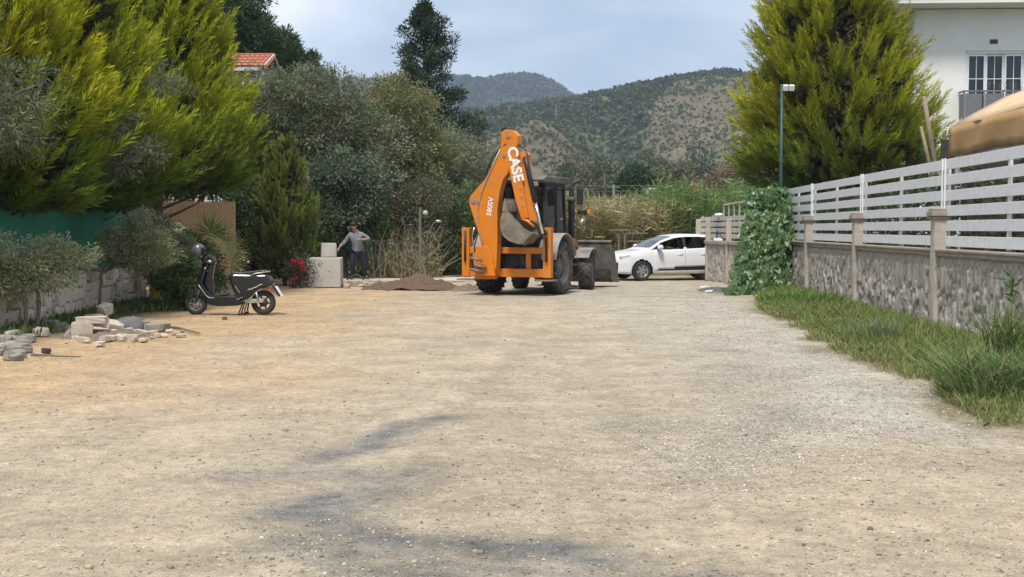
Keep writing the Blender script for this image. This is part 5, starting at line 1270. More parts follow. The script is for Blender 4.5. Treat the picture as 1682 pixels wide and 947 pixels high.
for sx in (-1, 1):
    pane('side_pane', [(sx * CX0 * .995, CY0 + .05, CZ0 + .08), (sx * CX0 * .995, .39, CZ0 + .08), (sx * CX0 * .94, .39, CZ1 - .1), (sx * CX0 * .94, CY0 + .13, CZ1 - .1)])
    pane('side_pane', [(sx * CX0 * .995, .45, CZ0 + .08), (sx * CX0 * .995, CY1 - .04, CZ0 + .08), (sx * CX0 * .94, CY1 - .13, CZ1 - .1), (sx * CX0 * .94, .45, CZ1 - .1)])
pane('rear_pane', [(-CX0 + .05, CY0 + .02, 1.66), (CX0 - .05, CY0 + .02, 1.66), (CX0 * .93 - .05, CY0 + .12, CZ1 - .1), (-CX0 * .93 + .05, CY0 + .12, CZ1 - .1)])
pane('front_pane', [(-CX0 + .05, CY1 - .01, 1.5), (CX0 - .05, CY1 - .01, 1.5), (CX0 * .93 - .05, CY1 - .1, CZ1 - .1), (-CX0 * .93 + .05, CY1 - .1, CZ1 - .1)])
c = MB(); c.box((0, CY0 + .03, 1.3), (1.4, .05, .55)); c.build('rear_panel', M_black, cabo)
c = MB(); c.box((0, .3, 1.05), (1.36, 1.4, .06)); c.build('cab_floor', M_black, cabo)
seat = MB(); seat.box((0, .25, 1.42), (.5, .5, .14)); seat.box((0, .5, 1.82), (.48, .13, .75)); seat.box((0, .25, 1.2), (.3, .3, .32)); seat.build('seat', M_black, cabo, .04)
mb = MB(); mb.lathe([(.19 + .015 * math.cos(a), .015 * math.sin(a)) for a in [2 * PI * k / 8 for k in range(8)]], (0, .88, 1.78), n=24, close=True); mb.tube([(0, .98, 1.1), (0, .88, 1.78)], .025, 6); mb.build('steering_column', M_black, cabo)
# fenders
for sx in (1, -1):
    f = MB(); prof = []
    for k in range(13):
        a = rad(12 + 150 * k / 12); prof.append((.02 + (RR + .11) * math.cos(PI - a), RR + (RR + .13) * math.sin(a)))
    inner = [(u * .965, RR + (v - RR) * .955) for u, v in prof]
    f.prism(prof + inner[::-1], lambda u, v, w: Vector((w, u, v)), sx * .64 if sx > 0 else -1.14, 1.14 if sx > 0 else -.64)
    f.build('rear_fender', M_fender, bh, .012)
    f = MB(); prof = []
    for k in range(9):
        a = rad(35 + 110 * k / 8); prof.append((2.17 + (RF + .10) * math.cos(PI - a), RF + (RF + .12) * math.sin(a)))
    inner = [(2.17 + (u - 2.17) * .94, RF + (v - RF) * .94) for u, v in prof]
    f.prism(prof + inner[::-1], lambda u, v, w: Vector((w, u, v)), .74 if sx > 0 else -1.16, 1.16 if sx > 0 else -.74)
    f.build('front_fender', M_fender, bh, .02)
# exhaust, mirror, lamps
MB().tube([(.70, 1.62, 1.35), (.70, 1.62, 2.3), (.70, 1.62, 2.62), (.73, 1.64, 2.76), (.82, 1.66, 2.82), (.90, 1.68, 2.80)], [.085, .085, .06, .058, .055, .052], 12).build('exhaust_stack', M_black, bh)
MB().tube([(.70, 1.62, 2.28), (.70, 1.62, 2.42)], .11, 12).build('exhaust_shield', M_dark, bh)
c = MB(); c.tube([(.69, 1.05, 2.55), (.9, 1.1, 2.62), (1.08, 1.12, 2.66), (1.10, 1.12, 2.5)], .016, 6); mir = c.build('mirror_arm', M_black, bh)
MB().box((1.10, 1.13, 2.42), (.18, .06, .42)).build('mirror', M_black, mir, .02)
c = MB(); c.tube([(.45, 2.0, 1.5), (.82, 2.0, 1.75), (.95, 2.02, 1.99)], .022, 6); arm = c.build('lamp_arm', M_greysteel, bh)
MB().box((.88, 2.02, 2.03), (.30, .1, .11)).build('lamp_housing', M_black, arm, .015)
MB().box((1.06, 2.0, 2.03), (.09, .1, .10)).build('indicator', M_amber, arm, .012)
MB().tube([(.80, 1.95, 1.68), (.92, 1.98, 1.84)], [.05, .055], 10).build('headlamp', M_silver, arm)
# front loader: arms, rams, bucket
for sx in (1, -1):
    x0 = .56 * sx
    a = MB(); a.prism([(1.28, 1.72), (1.42, 1.80), (1.62, 1.72), (2.5, 1.12), (3.2, .72), (3.55, .45), (3.62, .30), (3.48, .26), (3.1, .52), (2.4, .88), (1.5, 1.45)], lambda u, v, w: Vector((w, u, v)), x0 - .06, x0 + .06)
    ar = a.build('loader_arm', M_orange, bh, .012)
    r_ = MB(); r_.tube([(x0 + .11 * sx, 1.25, 1.05), (x0 + .11 * sx, 2.0, 1.13)], .05, 10); r_.build('lift_ram', M_black, ar)
    r_ = MB(); r_.tube([(x0 + .11 * sx, 2.0, 1.13), (x0 + .11 * sx, 2.6, 1.05)], .028, 8); r_.build('lift_ram_rod', M_chrome, ar)
    r_ = MB(); r_.tube([(x0 - .10 * sx, 1.75, 1.62), (x0 - .10 * sx, 2.9, 1.15)], .05, 10); r_.build('tilt_ram', M_black, ar)
    r_ = MB(); r_.tube([(x0 - .10 * sx, 2.9, 1.15), (x0 - .10 * sx, 3.55, .9)], .028, 8); r_.build('tilt_ram_rod', M_chrome, ar)
MB().bar((-.56, 2.95, .72), (.56, 2.95, .72), .14, .14).build('loader_cross_tube', M_orange, bh)
# uprights that carry the loader arms
for sx in (1, -1): MB().box((.56 * sx, 1.35, 1.25), (.22, .26, .95)).build('loader_tower', M_dark, bh, .02)
bprof = [(3.62, 1.22), (3.60, .9), (3.60, .5), (3.68, .22), (3.85, .12), (4.40, .10)]
bk = MB()
inn = [(4.40, .125), (3.88, .145), (3.715, .235), (3.635, .5), (3.635, .9), (3.65, 1.20)]
bk.prism(bprof + inn, lambda u, v, w: Vector((w, u, v)), -1.14, 1.14)
bo = bk.build('loader_bucket', M_dark, bh, .006)
side = [(3.61, 1.20), (3.61, .5), (3.69, .23), (3.86, .13), (4.37, .11), (4.25, .45), (3.95, 1.02)]
for x0 in (-1.15, 1.125): MB().prism(side, lambda u, v, w: Vector((w, u, v)), x0, x0 + .025).build('bucket_side', M_greysteel, bo)
MB().bar((-1.16, 3.63, 1.25), (1.16, 3.63, 1.25), .1, .06).build('bucket_top_bar', M_bucket, bo, .008)
MB().bar((-1.16, 4.38, .13), (1.16, 4.38, .13), .14, .035).build('cutting_edge', M_bucket, bo)
for x0 in (-.62, -.5, .5, .62): MB().prism([(3.62, .95), (3.4, .75), (3.4, .35), (3.62, .22)], lambda u, v, w: Vector((w, u, v)), x0 - .015, x0 + .015).build('bucket_ear', M_bucket, bo)
# rear side-shift frame
fr = MB(); yF = -1.10
for x in (-1.06, 1.06): fr.box((x, yF, 1.02), (.20, .18, 1.20))
fr.box((0, yF + .01, .53), (1.92, .16, .20)); fr.box((0, yF + .01, 1.07), (1.92, .14, .15)); fr.box((.55, yF + .03, .80), (.12, .08, .39))
fro = fr.build('side_shift_frame', M_orange, bh, .012)
c = MB(); c.box((0, -.75, .78), (1.5, .5, .66)); c.box((-.2, -.95, .82), (1.2, .12, .28)); c.build('rear_subframe', M_black, bh, .03)
for x in (-.35, -.1, .2, .42): MB().tube([(x, -1.0, .95), (x + .1, -1.06, .75), (x - .05, -1.02, .62)], .018, 6).build('hose', M_black, bh)
for sx in (1, -1):
    st = MB(); st.box((1.06 * sx, yF + .0, .66), (.13, .12, .5)); so = st.build('stabiliser_leg', M_greysteel, bh, .01)
    MB().box((1.02 * sx, yF - .02, .36), (.48, .34, .035)).build('stabiliser_pad', M_bucket, so, .006)
    MB().tube([(1.06 * sx, yF - .12, .8), (1.06 * sx, yF - .12, 1.55)], .028, 8).build('stabiliser_ram', M_black, so)

# ---- digging arm. Its plane is swung so that its flank shows; (u, v) are metres along the plane, w its thickness
A = rad(24)
pivot = bh.matrix_world if False else None
ca, sa = math.cos(-BY), math.sin(-BY)
def to_local(p):           # world -> backhoe local
    d = Vector(p) - BL; c_, s_ = math.cos(-BY), math.sin(-BY)
    return Vector((c_ * d.x - s_ * d.y, s_ * d.x + c_ * d.y, d.z))
ORG = Vector((-.59, 29.35, 0))
Uw = Vector((math.cos(A), -math.sin(A), 0)); Ww = Vector((-math.sin(A), -math.cos(A), 0))
def ARM(u, v, w): return to_local(ORG + Uw * u + Ww * w + Vector((0, 0, v)))
def Zp(zx, zy): return ((zx - 186) / 207.0 / math.cos(A) , (897 - zy) / 207.0)
def poly(*pp): return [Zp(*p) for p in pp]
boom_pts = poly((158, 785), (152, 740), (168, 660), (142, 560), (106, 448), (104, 420), (112, 402), (190, 314), (232, 228), (262, 165), (264, 100), (276, 84), (298, 80), (326, 88), (344, 112), (346, 150), (330, 180), (306, 230), (300, 290), (272, 330), (256, 390), (246, 470), (246, 620), (240, 760), (222, 792))
bm_ = MB(); bm_.prism(boom_pts, ARM, -.125, .125); boom = bm_.build('boom', M_orange, bh, .012)
# welded rib lines and pins on the boom
for (q, r0) in (((128, 428), .075), ((152, 432), .05), ((302, 110), .07), ((280, 205), .06), ((178, 742), .10)):
    u, v = Zp(*q); MB().tube([ARM(u, v, -.15), ARM(u, v, .15)], r0 * .75, 12).build('pin', M_silver, boom)
def strip(name, m, pts, w0, w1, r0, n=6):
    MB().tube([ARM(*Zp(*p), w0 + (w1 - w0) * i / max(1, len(pts) - 1)) for i, p in enumerate(pts)], r0, n).build(name, m, boom)
strip('pipe', M_silver, [(262, 175), (205, 300), (165, 400), (150, 470), (158, 580), (185, 680)], .14, .14, .012)
strip('hose', M_black, [(215, 300), (200, 250), (222, 205), (255, 178), (290, 150)], .0, .12, .022)
strip('hose', M_black, [(195, 330), (180, 280), (215, 215), (258, 165)], -.08, .1, .02)
strip('hose', M_black, [(262, 100), (240, 105), (225, 112)], .0, .05, .016)
strip('hose', M_black, [(262, 82), (285, 72), (305, 76), (318, 92)], .05, .10, .016)
strip('hose', M_black, [(268, 96), (258, 74), (280, 66), (300, 82)], -.05, .02, .014)
strip('hose', M_black, [(330, 150), (372, 175), (392, 210), (388, 250)], .0, .10, .018)
for pts in ([(150, 600), (135, 650), (140, 720), (160, 760)], [(120, 690), (135, 720), (130, 760)]): strip('hose', M_black, pts, .16, .18, .02)
strip('hose', M_chrome, [(128, 560), (118, 600), (124, 650)], .1, .1, .014)
# boom lift ram inside, behind the boom
MB().tube([ARM(*Zp(175, 700), -.2), ARM(*Zp(135, 520), -.2)], .07, 12).build('boom_ram', M_black, boom)
MB().tube([ARM(*Zp(135, 520), -.2), ARM(*Zp(128, 440), -.17)], .035, 10).build('boom_ram_rod', M_chrome, boom)
# swing post at the frame
sw = MB(); sw.prism(poly((140, 800), (128, 700), (160, 655), (200, 650), (225, 700), (240, 800)), ARM, -.2, -.13); sw.prism(poly((140, 800), (128, 700), (160, 655), (200, 650), (225, 700), (240, 800)), ARM, .13, .2); sw.build('swing_post', M_orange, bh, .012)
sw = MB(); sw.box(to_local(ORG + Vector((-.02, .12, .78))), (.5, .2, .8)); sw.build('swing_carriage', M_orange, bh, .02)
for dz, dx in ((.62, -.30), (.72, -.22), (.9, -.33)): MB().tube([to_local(ORG + Vector((dx - .1, -.2, dz))), to_local(ORG + Vector((dx + .2, -.26, dz - .06)))], .035, 8).build('swing_ram', M_greysteel, bh)
# dipper stick
dip_pts = poly((288, 178), (300, 165), (326, 158), (340, 172), (352, 250), (378, 400), (398, 515), (362, 516), (335, 425), (305, 285))
dp = MB(); dp.prism(dip_pts, ARM, -.13, .13); dipper = dp.build('dipper_stick', M_orange, bh, .012)
dp = MB(); dp.prism(poly((352, 195), (376, 188), (394, 205), (392, 250), (405, 360), (436, 520), (440, 565), (412, 560), (392, 520), (372, 400), (356, 290)), ARM, -.10, .06); dp.build('dipper_extension', M_orange, dipper, .012)
for q in ((370, 215), (366, 410), (372, 455), (360, 370)):
    u, v = Zp(*q); MB().tube([ARM(u, v, -.12), ARM(u, v, .145)], .03, 10).build('pin', M_orange, dipper)
MB().tube([ARM(*Zp(384, 215), .11), ARM(*Zp(395, 275), .11), ARM(*Zp(430, 432), .11)], .062, 12).build('bucket_ram', M_black, dipper)
MB().tube([ARM(*Zp(430, 432), .11), ARM(*Zp(466, 592), .11)], .036, 12).build('bucket_ram_rod', M_chrome, dipper)
lk = MB(); lk.tube([ARM(*Zp(405, 535), .10), ARM(*Zp(438, 540), .10), ARM(*Zp(465, 598), .10)], .045, 8); lk.tube([ARM(*Zp(405, 535), -.10), ARM(*Zp(438, 540), -.10), ARM(*Zp(465, 598), -.10)], .045, 8); lk.build('bucket_link', M_black, dipper)
MB().tube([ARM(*Zp(366, 520), .10), ARM(*Zp(395, 530), .12), ARM(*Zp(425, 555), .12)], .04, 8).build('bucket_link', M_orange, dipper)
# digging bucket curled in
bo_ = [(292, 466), (276, 520), (274, 560), (288, 600), (320, 628), (366, 642), (388, 640), (404, 618), (432, 590)]
bi_ = [(424, 582), (398, 606), (366, 622), (326, 608), (300, 586), (290, 556), (292, 520), (306, 470)]
bk = MB(); bk.prism(poly(*(bo_ + bi_)), ARM, -.30, .30); bko = bk.build('digging_bucket', M_bucket, bh, .006)
for w0 in (-.305, .28): MB().prism(poly(*(bo_ + [(424, 582), (392, 566), (352, 524), (322, 488)])), ARM, w0, w0 + .025).build('bucket_side', M_bucket, bko)
for k in range(5):
    w0 = -.28 + .14 * k; t = MB(); t.prism(poly((284, 480), (290, 440), (298, 418), (308, 442), (312, 482)), ARM, w0 - .035, w0 + .035); t.build('tooth', M_bucket, bko, .006)
MB().prism(poly((404, 618), (388, 640), (366, 650), (380, 600), (432, 566), (440, 590)), ARM, -.05, .05).build('bucket_bracket', M_bucket, bko)
# lettering
def text_mesh(txt, size, name, m, parent, org, right, up, off=0.004, bold=0.0, shear=0.0):
    cu = bpy.data.curves.new(name, 'FONT'); cu.body = txt; cu.size = size; cu.align_x = 'CENTER'; cu.align_y = 'CENTER'; cu.offset = bold; cu.extrude = 0.0015; cu.shear = shear
    tmp = bpy.data.objects.new(name, cu); C.objects.link(tmp)
    dg = bpy.context.evaluated_depsgraph_get(); me = bpy.data.meshes.new_from_object(tmp.evaluated_get(dg))
    bpy.data.objects.remove(tmp); bpy.data.curves.remove(cu)
    right, up = Vector(right).normalized(), Vector(up).normalized(); nrm = right.cross(up)
    for v in me.vertices: v.co = Vector(org) + right * v.co.x + up * v.co.y + nrm * (v.co.z + off)
    me.materials.clear(); me.materials.append(m); o = bpy.data.objects.new(name, me); link(o, parent); return o
def armdir(z0, z1): return ARM(*Zp(*z1), 0) - ARM(*Zp(*z0), 0)
dn = armdir((318, 180), (352, 340)); nr = ARM(0, 0, 1) - ARM(0, 0, 0)
upv = nr.cross(dn)
text_mesh('CASE', .36, 'lettering', M_print, dipper, ARM(*Zp(334, 252), .132), dn, upv, .004, .012)
dn2 = armdir((205, 500), (216, 420)); text_mesh('580SV', .175, 'lettering', M_print, boom, ARM(*Zp(211, 458), .127), dn2, nr.cross(dn2), .004, .004)
# ---------------------------------------------------------------- white hatchback; local +X forward, +Y its left side, which faces the lane
YAW_C = rad(180 + 17)
FW = 1.62                       # front axle ahead of the car's origin
fwp = gnd(1053, 460.5)          # ground point of the near front wheel
hd = Vector((math.cos(YAW_C), math.sin(YAW_C), 0)); lf = Vector((-math.sin(YAW_C), math.cos(YAW_C), 0))
CL = Vector((fwp.x, fwp.y, 0)) - hd * (FW - .35) - lf * .74
CL = Vector((fwp.x, fwp.y, 0)) - hd * FW + (-lf) * .72
car = empty('hatchback_car', CL, YAW_C, 'white hatchback car half hidden by the old concrete wall', 'car')
M_carp = mat('white_car_paint', (0.74, 0.76, 0.78), (0.71, 0.73, 0.75), 0.25, coat=0.6, dirt=(0.55, 0.52, 0.46), dirt_amt=0.12)
M_trim = mat('black_trim', (0.015, 0.015, 0.016), None, 0.55)
M_alloy = mat('grey_wheel_cover', (0.33, 0.33, 0.34), (0.26, 0.26, 0.27), 0.45, metal=0.5, dirt=(0.3, 0.27, 0.22), dirt_amt=0.3)
NOSE = 2.45                      # local x of the front bumper
def sx(s): return NOSE - s       # s = distance back from the nose
S = np.concatenate([np.linspace(0, .3, 10)[:-1], np.linspace(.3, 3.75, 140)[:-1], np.linspace(3.75, 4.06, 12)])
ztop = np.interp(S, [0, .04, .12, .3, .6, .95, 1.1, 1.5, 1.95, 2.3, 2.8, 3.3, 3.62, 3.85, 3.98, 4.06], [.62, .70, .755, .82, .895, .955, 1.0, 1.235, 1.395, 1.44, 1.435, 1.385, 1.31, 1.02, .93, .72])
zbot = np.interp(S, [0, .1, .5, 3.5, 3.9, 4.06], [.30, .22, .19, .20, .24, .34])
halfw = np.interp(S, [0, .06, .2, .45, .8, 1.6, 3.2, 3.7, 3.95, 4.06], [.52, .62, .74, .815, .85, .865, .86, .81, .72, .62])
belt = np.minimum(np.interp(S, [0, .9, 1.1, 2.2, 3.4, 4.06], [.80, .90, .93, .965, 1.02, 1.0]), ztop - .012)
ZL = 34
rows = []
for i, s in enumerate(S):
    w, zt, zb, bl = halfw[i], ztop[i], zbot[i], belt[i]
    gh = max(zt - bl, .012)
    tum = min(1.0, gh / .45)
    roofw = w * (.93 - .20 * tum)
    key = [(0.0, zb), (w * .86, zb), (w * .965, zb + .05), (w * .985, zb + (bl - zb) * .30), (w * 1.0, zb + (bl - zb) * .55), (w * .992, zb + (bl - zb) * .82), (w * .955, bl), (lerp(w * .955, roofw, .93), bl + gh * .80), (roofw * .90, bl + gh * .95), (roofw * .55, zt - .004), (0.0, zt)]
    cnt = [3, 1, 3, 4, 4, 3, 7, 2, 3, 4]
    pts = []
    for q in range(len(key) - 1):
        for e in range(cnt[q]):
            t = e / cnt[q]; pts.append((key[q][0] + (key[q + 1][0] - key[q][0]) * t, key[q][1] + (key[q + 1][1] - key[q][1]) * t))
    pts.append(key[-1]); rows.append(pts)
R_ = np.array(rows); ns, npt = R_.shape[:2]
seg_of = []
for q, c_ in enumerate([3, 1, 3, 4, 4, 3, 7, 2, 3, 4]): seg_of += [q] * c_
GL, ROOFSEG = 6, (7, 8, 9)
def in_poly(x, y, P):
    c_ = False; j = len(P) - 1
    for i in range(len(P)):
        if (P[i][1] > y) != (P[j][1] > y) and x < (P[j][0] - P[i][0]) * (y - P[i][1]) / (P[j][1] - P[i][1]) + P[i][0]: c_ = not c_
        j = i
    return c_
W1 = [(1.20, .955), (1.62, 1.215), (2.0, 1.325), (2.22, 1.345), (2.22, .985)]
W2 = [(2.30, .988), (2.30, 1.345), (2.75, 1.34), (3.10, 1.27), (3.22, 1.08), (3.15, 1.035)]
WHX = (NOSE - FW, NOSE - FW + 2.59)          # axle stations
buckets = {}
def put(nm, idx): buckets.setdefault(nm, []).append(idx)
for i in range(ns - 1):
    for j in range(npt - 1):
        s = (S[i] + S[i + 1]) / 2; z = R_[i:i + 2, j:j + 2, 1].mean(); seg = seg_of[j]
        if seg >= 1 and seg <= 5 and any(math.hypot(s - wx_, z - .31) < .345 for wx_ in WHX): continue
        nm = 'body'
        if seg == GL and in_poly(s, z, W1): nm = 'front_window'
        elif seg == GL and in_poly(s, z, W2): nm = 'rear_window'
        elif seg in ROOFSEG and 1.08 < s < 1.90 and ztop[i] > 1.0 and not (seg == 7 ): nm = 'windscreen'
        elif seg in ROOFSEG and 3.62 < s < 3.86 and seg != 7: nm = 'tailgate_window'
        elif seg == GL and 1.12 < s < 3.3 and z > np.interp(s, [1.1, 3.4], [.94, 1.03]) and (in_poly(s, z, [(1.12, .94), (1.6, 1.235), (2.0, 1.35), (2.8, 1.36), (3.15, 1.28), (3.3, 1.05)])): nm = 'window_trim'
        elif seg in (2, 3) and 1.35 < s < 3.05 and .30 < z < np.interp(s, [1.35, 2.3, 3.05], [.33, .44, .46]): nm = 'sill_trim'
        elif seg in (2, 3, 4, 5) and 1.22 < s < 2.26 and z > .30: nm = 'front_door'
        elif seg in (2, 3, 4, 5) and 2.275 < s < 3.02 and z > .30: nm = 'rear_door'
        elif seg in (5, 6) and .12 < s < .46 and .64 < z < .78: nm = 'headlight'
        elif s < .09 and .3 < z < .56 and j > 2: nm = 'grille'
        put(nm, (i, j))
cm = {'body': M_carp, 'front_window': M_glassdark, 'rear_window': M_glassdark, 'windscreen': M_windscreen, 'tailgate_window': M_glassdark, 'window_trim': M_trim, 'sill_trim': M_trim, 'front_door': M_carp, 'rear_door': M_carp, 'headlight': M_silver, 'grille': M_trim}
for nm, lst in buckets.items():
    both = ('body', 'windscreen', 'tailgate_window', 'grille')
    objs = [(1, -1)] if nm in both else [(1,), (-1,)]
    for sides in objs:
        mb = MB()
        for sg in sides:
            used = {}; vs = []; fs = []
            for (i, j) in lst:
                f = []
                for (a_, b_) in ((i, j), (i + 1, j), (i + 1, j + 1), (i, j + 1)):
                    if (a_, b_) not in used: used[(a_, b_)] = len(vs); vs.append((sx(S[a_]), sg * R_[a_, b_, 0], R_[a_, b_, 1]))
                    f.append(used[(a_, b_)])
                fs.append(tuple(f) if sg > 0 else tuple(f[::-1]))
            mb.add(vs, fs, True)
        o = mb.build(nm, M_windscreen if nm == 'front_window' and sides[0] > 0 else cm[nm], car)
        if nm in ('front_door', 'rear_door'):
            sm = o.modifiers.new('s', 'SOLIDIFY'); sm.thickness = .012; sm.offset = 1
            hx = sx(2.08 if nm == 'front_door' else 2.86); sg = sides[0]
            MB().tube([(hx + .09, sg * .865, .80), (hx, sg * .885, .805), (hx - .09, sg * .865, .80)], .014, 8).build('handle', M_carp, o)
for wx_ in WHX:
    for sg in (1, -1):
        w = empty('wheel', (sx(wx_), sg * .735, .305), 0); w.parent = car
        t = MB(); t.lathe([(.19, -.085), (.24, -.098), (.29, -.092), (.305, -.06), (.308, 0), (.305, .06), (.29, .092), (.24, .098), (.19, .085)], axis='Y', n=36); t.build('tyre', M_tyre, w)
        t = MB(); t.lathe([(.195, .09), (.185, .075), (.15, .07), (.06, .085), (0.001, .088)] if sg > 0 else [(.195, -.09), (.185, -.075), (.15, -.07), (.06, -.085), (0.001, -.088)], axis='Y', n=36); t.lathe([(.195, -.085), (.195, .085)], axis='Y', n=36); rm = t.build('wheel_cover', M_alloy, w)
        h = MB()
        for k in range(6):
            a = 2 * PI * k / 6 + .3; h.tube([(.135 * math.cos(a), sg * .062, .135 * math.sin(a)), (.135 * math.cos(a), sg * .082, .135 * math.sin(a))], .030, 10)
        h.build('vent_holes', M_trim, rm)
        aw = MB(); pr = [(.345 * math.cos(rad(q)), .345 * math.sin(rad(q))) for q in range(-20, 201, 10)]
        n0 = len(pr); vs = [(sx(wx_) + u, sg * .845, .31 + v) for u, v in pr] + [(sx(wx_) + u, sg * .45, .31 + v) for u, v in pr]
        aw.add(vs, [(k, k + 1, n0 + k + 1, n0 + k) for k in range(n0 - 1)] + [tuple(range(n0, 2 * n0))]); aw.build('wheel_arch', M_trim, car)
for sg in (1, -1):
    mb = MB(); mb.ball((sx(1.36), sg * .97, 1.02), (.09, .13, .085), 14, 10); o = mb.build('mirror', M_carp, car)
    MB().bar((sx(1.34), sg * .83, .95), (sx(1.36), sg * .92, .98), .07, .05).build('mirror_foot', M_trim, o)
MB().box((sx(.10), 0, .42), (.06, 1.0, .10)).build('bumper_insert', M_trim, car, .02)
MB().box((sx(.05), 0, .42), (.02, .5, .11)).build('number_plate', M_white, car)
# cabin
mb = MB(); mb.box((sx(2.3), 0, .36), (2.4, 1.4, .05)); mb.box((sx(1.25), 0, .80), (.35, 1.36, .22)); mb.box((sx(3.35), 0, .75), (.08, 1.3, .6)); mb.build('cabin_floor', M_trim, car)
M_seat = mat('dark_seat_cloth', (0.035, 0.035, 0.04), (0.05, 0.05, 0.055), 0.95)
for yy in (.36, -.36):
    mb = MB(); mb.box((sx(2.15), yy, .58), (.5, .5, .16)); mb.box((sx(2.42), yy, .86), (.14, .46, .6), Matrix.Rotation(-.25, 3, 'Y')); mb.box((sx(2.53), yy, 1.22), (.09, .26, .17)); mb.build('seat', M_seat, car, .04)
mb = MB(); mb.lathe([(.18 + .014 * math.cos(a), .014 * math.sin(a)) for a in [2 * PI * k / 8 for k in range(8)]], (0, 0, 0), axis='X', n=24, close=True); o = mb.build('steering_wheel', M_trim, car); o.location = (sx(1.62), .36, .93); o.rotation_euler = (0, rad(-25), 0)
# ---------------------------------------------------------------- black scooter; local +X forward, z up, facing the hedge on the left
sc0 = gnd(378, 516)
sco = empty('motor_scooter', sc0, PI, 'black electric scooter on its centre stand before the palm', 'scooter')
M_blackp = mat('gloss_black_paint', (0.008, 0.008, 0.010), (0.012, 0.012, 0.014), 0.22, coat=0.3, dirt=(0.10, 0.09, 0.07), dirt_amt=0.03)
M_seatv = mat('black_vinyl', (0.014, 0.014, 0.015), (0.02, 0.02, 0.021), 0.45)
M_plastic = mat('dark_grey_plastic', (0.03, 0.03, 0.033), (0.045, 0.045, 0.048), 0.6)
def S2(zx, zy): return ((512 - zx) / 460.0, (820 - zy) / 460.0)
def SP(u, v, w): return Vector((u, w, v))
def sp(*pp): return [S2(*p) for p in pp]
def wheel_s(c_, R, W, rimm):
    w = empty('wheel', (c_[0], 0, R - .006), 0); w.parent = sco
    t = MB(); t.lathe([(R * .60, -W * .42), (R * .78, -W * .5), (R * .92, -W * .38), (R, -W * .12), (R, W * .12), (R * .92, W * .38), (R * .78, W * .5), (R * .60, W * .42)], axis='Y', n=36); t.build('tyre', M_tyre, w)
    t = MB(); t.lathe([(R * .62, -W * .4), (R * .56, -W * .3), (R * .56, W * .3), (R * .62, W * .4)], axis='Y', n=36); t.lathe([(R * .30, -W * .45), (R * .34, -W * .3), (R * .34, W * .3), (R * .30, W * .45), (0.001, W * .46)], axis='Y', n=24)
    for k in range(6):
        a = 2 * PI * k / 6; t.bar((R * .28 * math.cos(a), 0, R * .28 * math.sin(a)), (R * .58 * math.cos(a + .15), 0, R * .58 * math.sin(a + .15)), .028, .03, up=(0, 1, 0))
    t.build('rim', rimm, w)
wheel_s(S2(222, 720), .205, .11, M_silver); wheel_s(S2(800, 718), .228, .125, M_plastic)
body = MB(); body.prism(sp((520, 500), (534, 560), (556, 625), (590, 682), (668, 690), (700, 668), (730, 630), (780, 598), (850, 585), (892, 565), (884, 530), (862, 495), (838, 474), (740, 474), (560, 470), (526, 478)), SP, -.165, .165)
body.build('rear_body', M_blackp, sco, .055, seg=4)
st = MB(); st.prism(sp((518, 522), (515, 490), (528, 466), (560, 456), (640, 455), (720, 446), (800, 436), (838, 444), (836, 462), (740, 482), (620, 486), (540, 524)), SP, -.15, .15); so = st.build('seat', M_seatv, sco, .035, seg=4)
mb = MB(); mb.tube([Vector((S2(700, 490)[0], -.16, S2(700, 490)[1])), Vector((S2(740, 468)[0], -.175, S2(740, 468)[1])), Vector((S2(848, 452)[0], -.13, S2(848, 452)[1])), Vector((S2(858, 450)[0], 0, S2(858, 450)[1])), Vector((S2(848, 452)[0], .13, S2(848, 452)[1])), Vector((S2(740, 468)[0], .175, S2(740, 468)[1])), Vector((S2(700, 490)[0], .16, S2(700, 490)[1]))], .013, 8); mb.build('grab_rail', M_silver, sco)
fl = MB(); fl.prism(sp((322, 640), (318, 700), (345, 735), (420, 748), (520, 745), (610, 740), (640, 700), (590, 660), (500, 655), (395, 660)), SP, -.16, .16); fl.build('floorboard', M_blackp, sco, .03, seg=3)
mt = MB(); mt.prism(sp((385, 652), (400, 662), (500, 650), (505, 632), (480, 632), (400, 645)), SP, -.13, .13); mt.build('foot_mat', M_plastic, sco, .01)
ls = MB(); ls.prism(sp((292, 372), (262, 440), (232, 520), (218, 575), (262, 600), (300, 640), (330, 672), (392, 660), (372, 600), (368, 520), (378, 440), (392, 392), (360, 376)), SP, -.06, .06)
o = ls.build('steering_column', M_blackp, sco, .03, seg=3)
sh = MB(); rowsS = [((282, 380), .10), ((262, 440), .17), ((240, 510), .20), ((230, 560), .20), ((262, 610), .19), ((310, 655), .17), ((345, 690), .16)]
vs = []; nc = 9
for (q, hw) in rowsS:
    u, v = S2(*q)
    for k in range(nc):
        f = -1 + 2 * k / (nc - 1); vs.append((u - .13 * abs(f) ** 2.2, hw * f, v))
sh.add(vs, [(r0 * nc + k, r0 * nc + k + 1, (r0 + 1) * nc + k + 1, (r0 + 1) * nc + k) for r0 in range(len(rowsS) - 1) for k in range(nc - 1)], True)
o = sh.build('leg_shield', M_blackp, sco); sm = o.modifiers.new('s', 'SOLIDIFY'); sm.thickness = .02
tr = MB(); tr.tube([Vector((S2(*q)[0], .178, S2(*q)[1])) for q in ((262, 560), (290, 600), (330, 655), (352, 672), (400, 674))], .010, 6); tr.build('edge_trim', M_silver, sco)
ff = MB(); ff.prism(sp((176, 606), (166, 640), (160, 700), (190, 690), (215, 662), (262, 660), (300, 700), (312, 690), (300, 640), (280, 606), (230, 594)), SP, -.075, .075); ff.build('front_fender', M_blackp, sco, .03, seg=3)
for s_ in (-.075, .075): MB().tube([Vector((S2(262, 610)[0], s_, S2(262, 610)[1])), Vector((S2(222, 720)[0], s_, S2(222, 720)[1]))], .022, 8).build('fork_leg', M_plastic, sco)
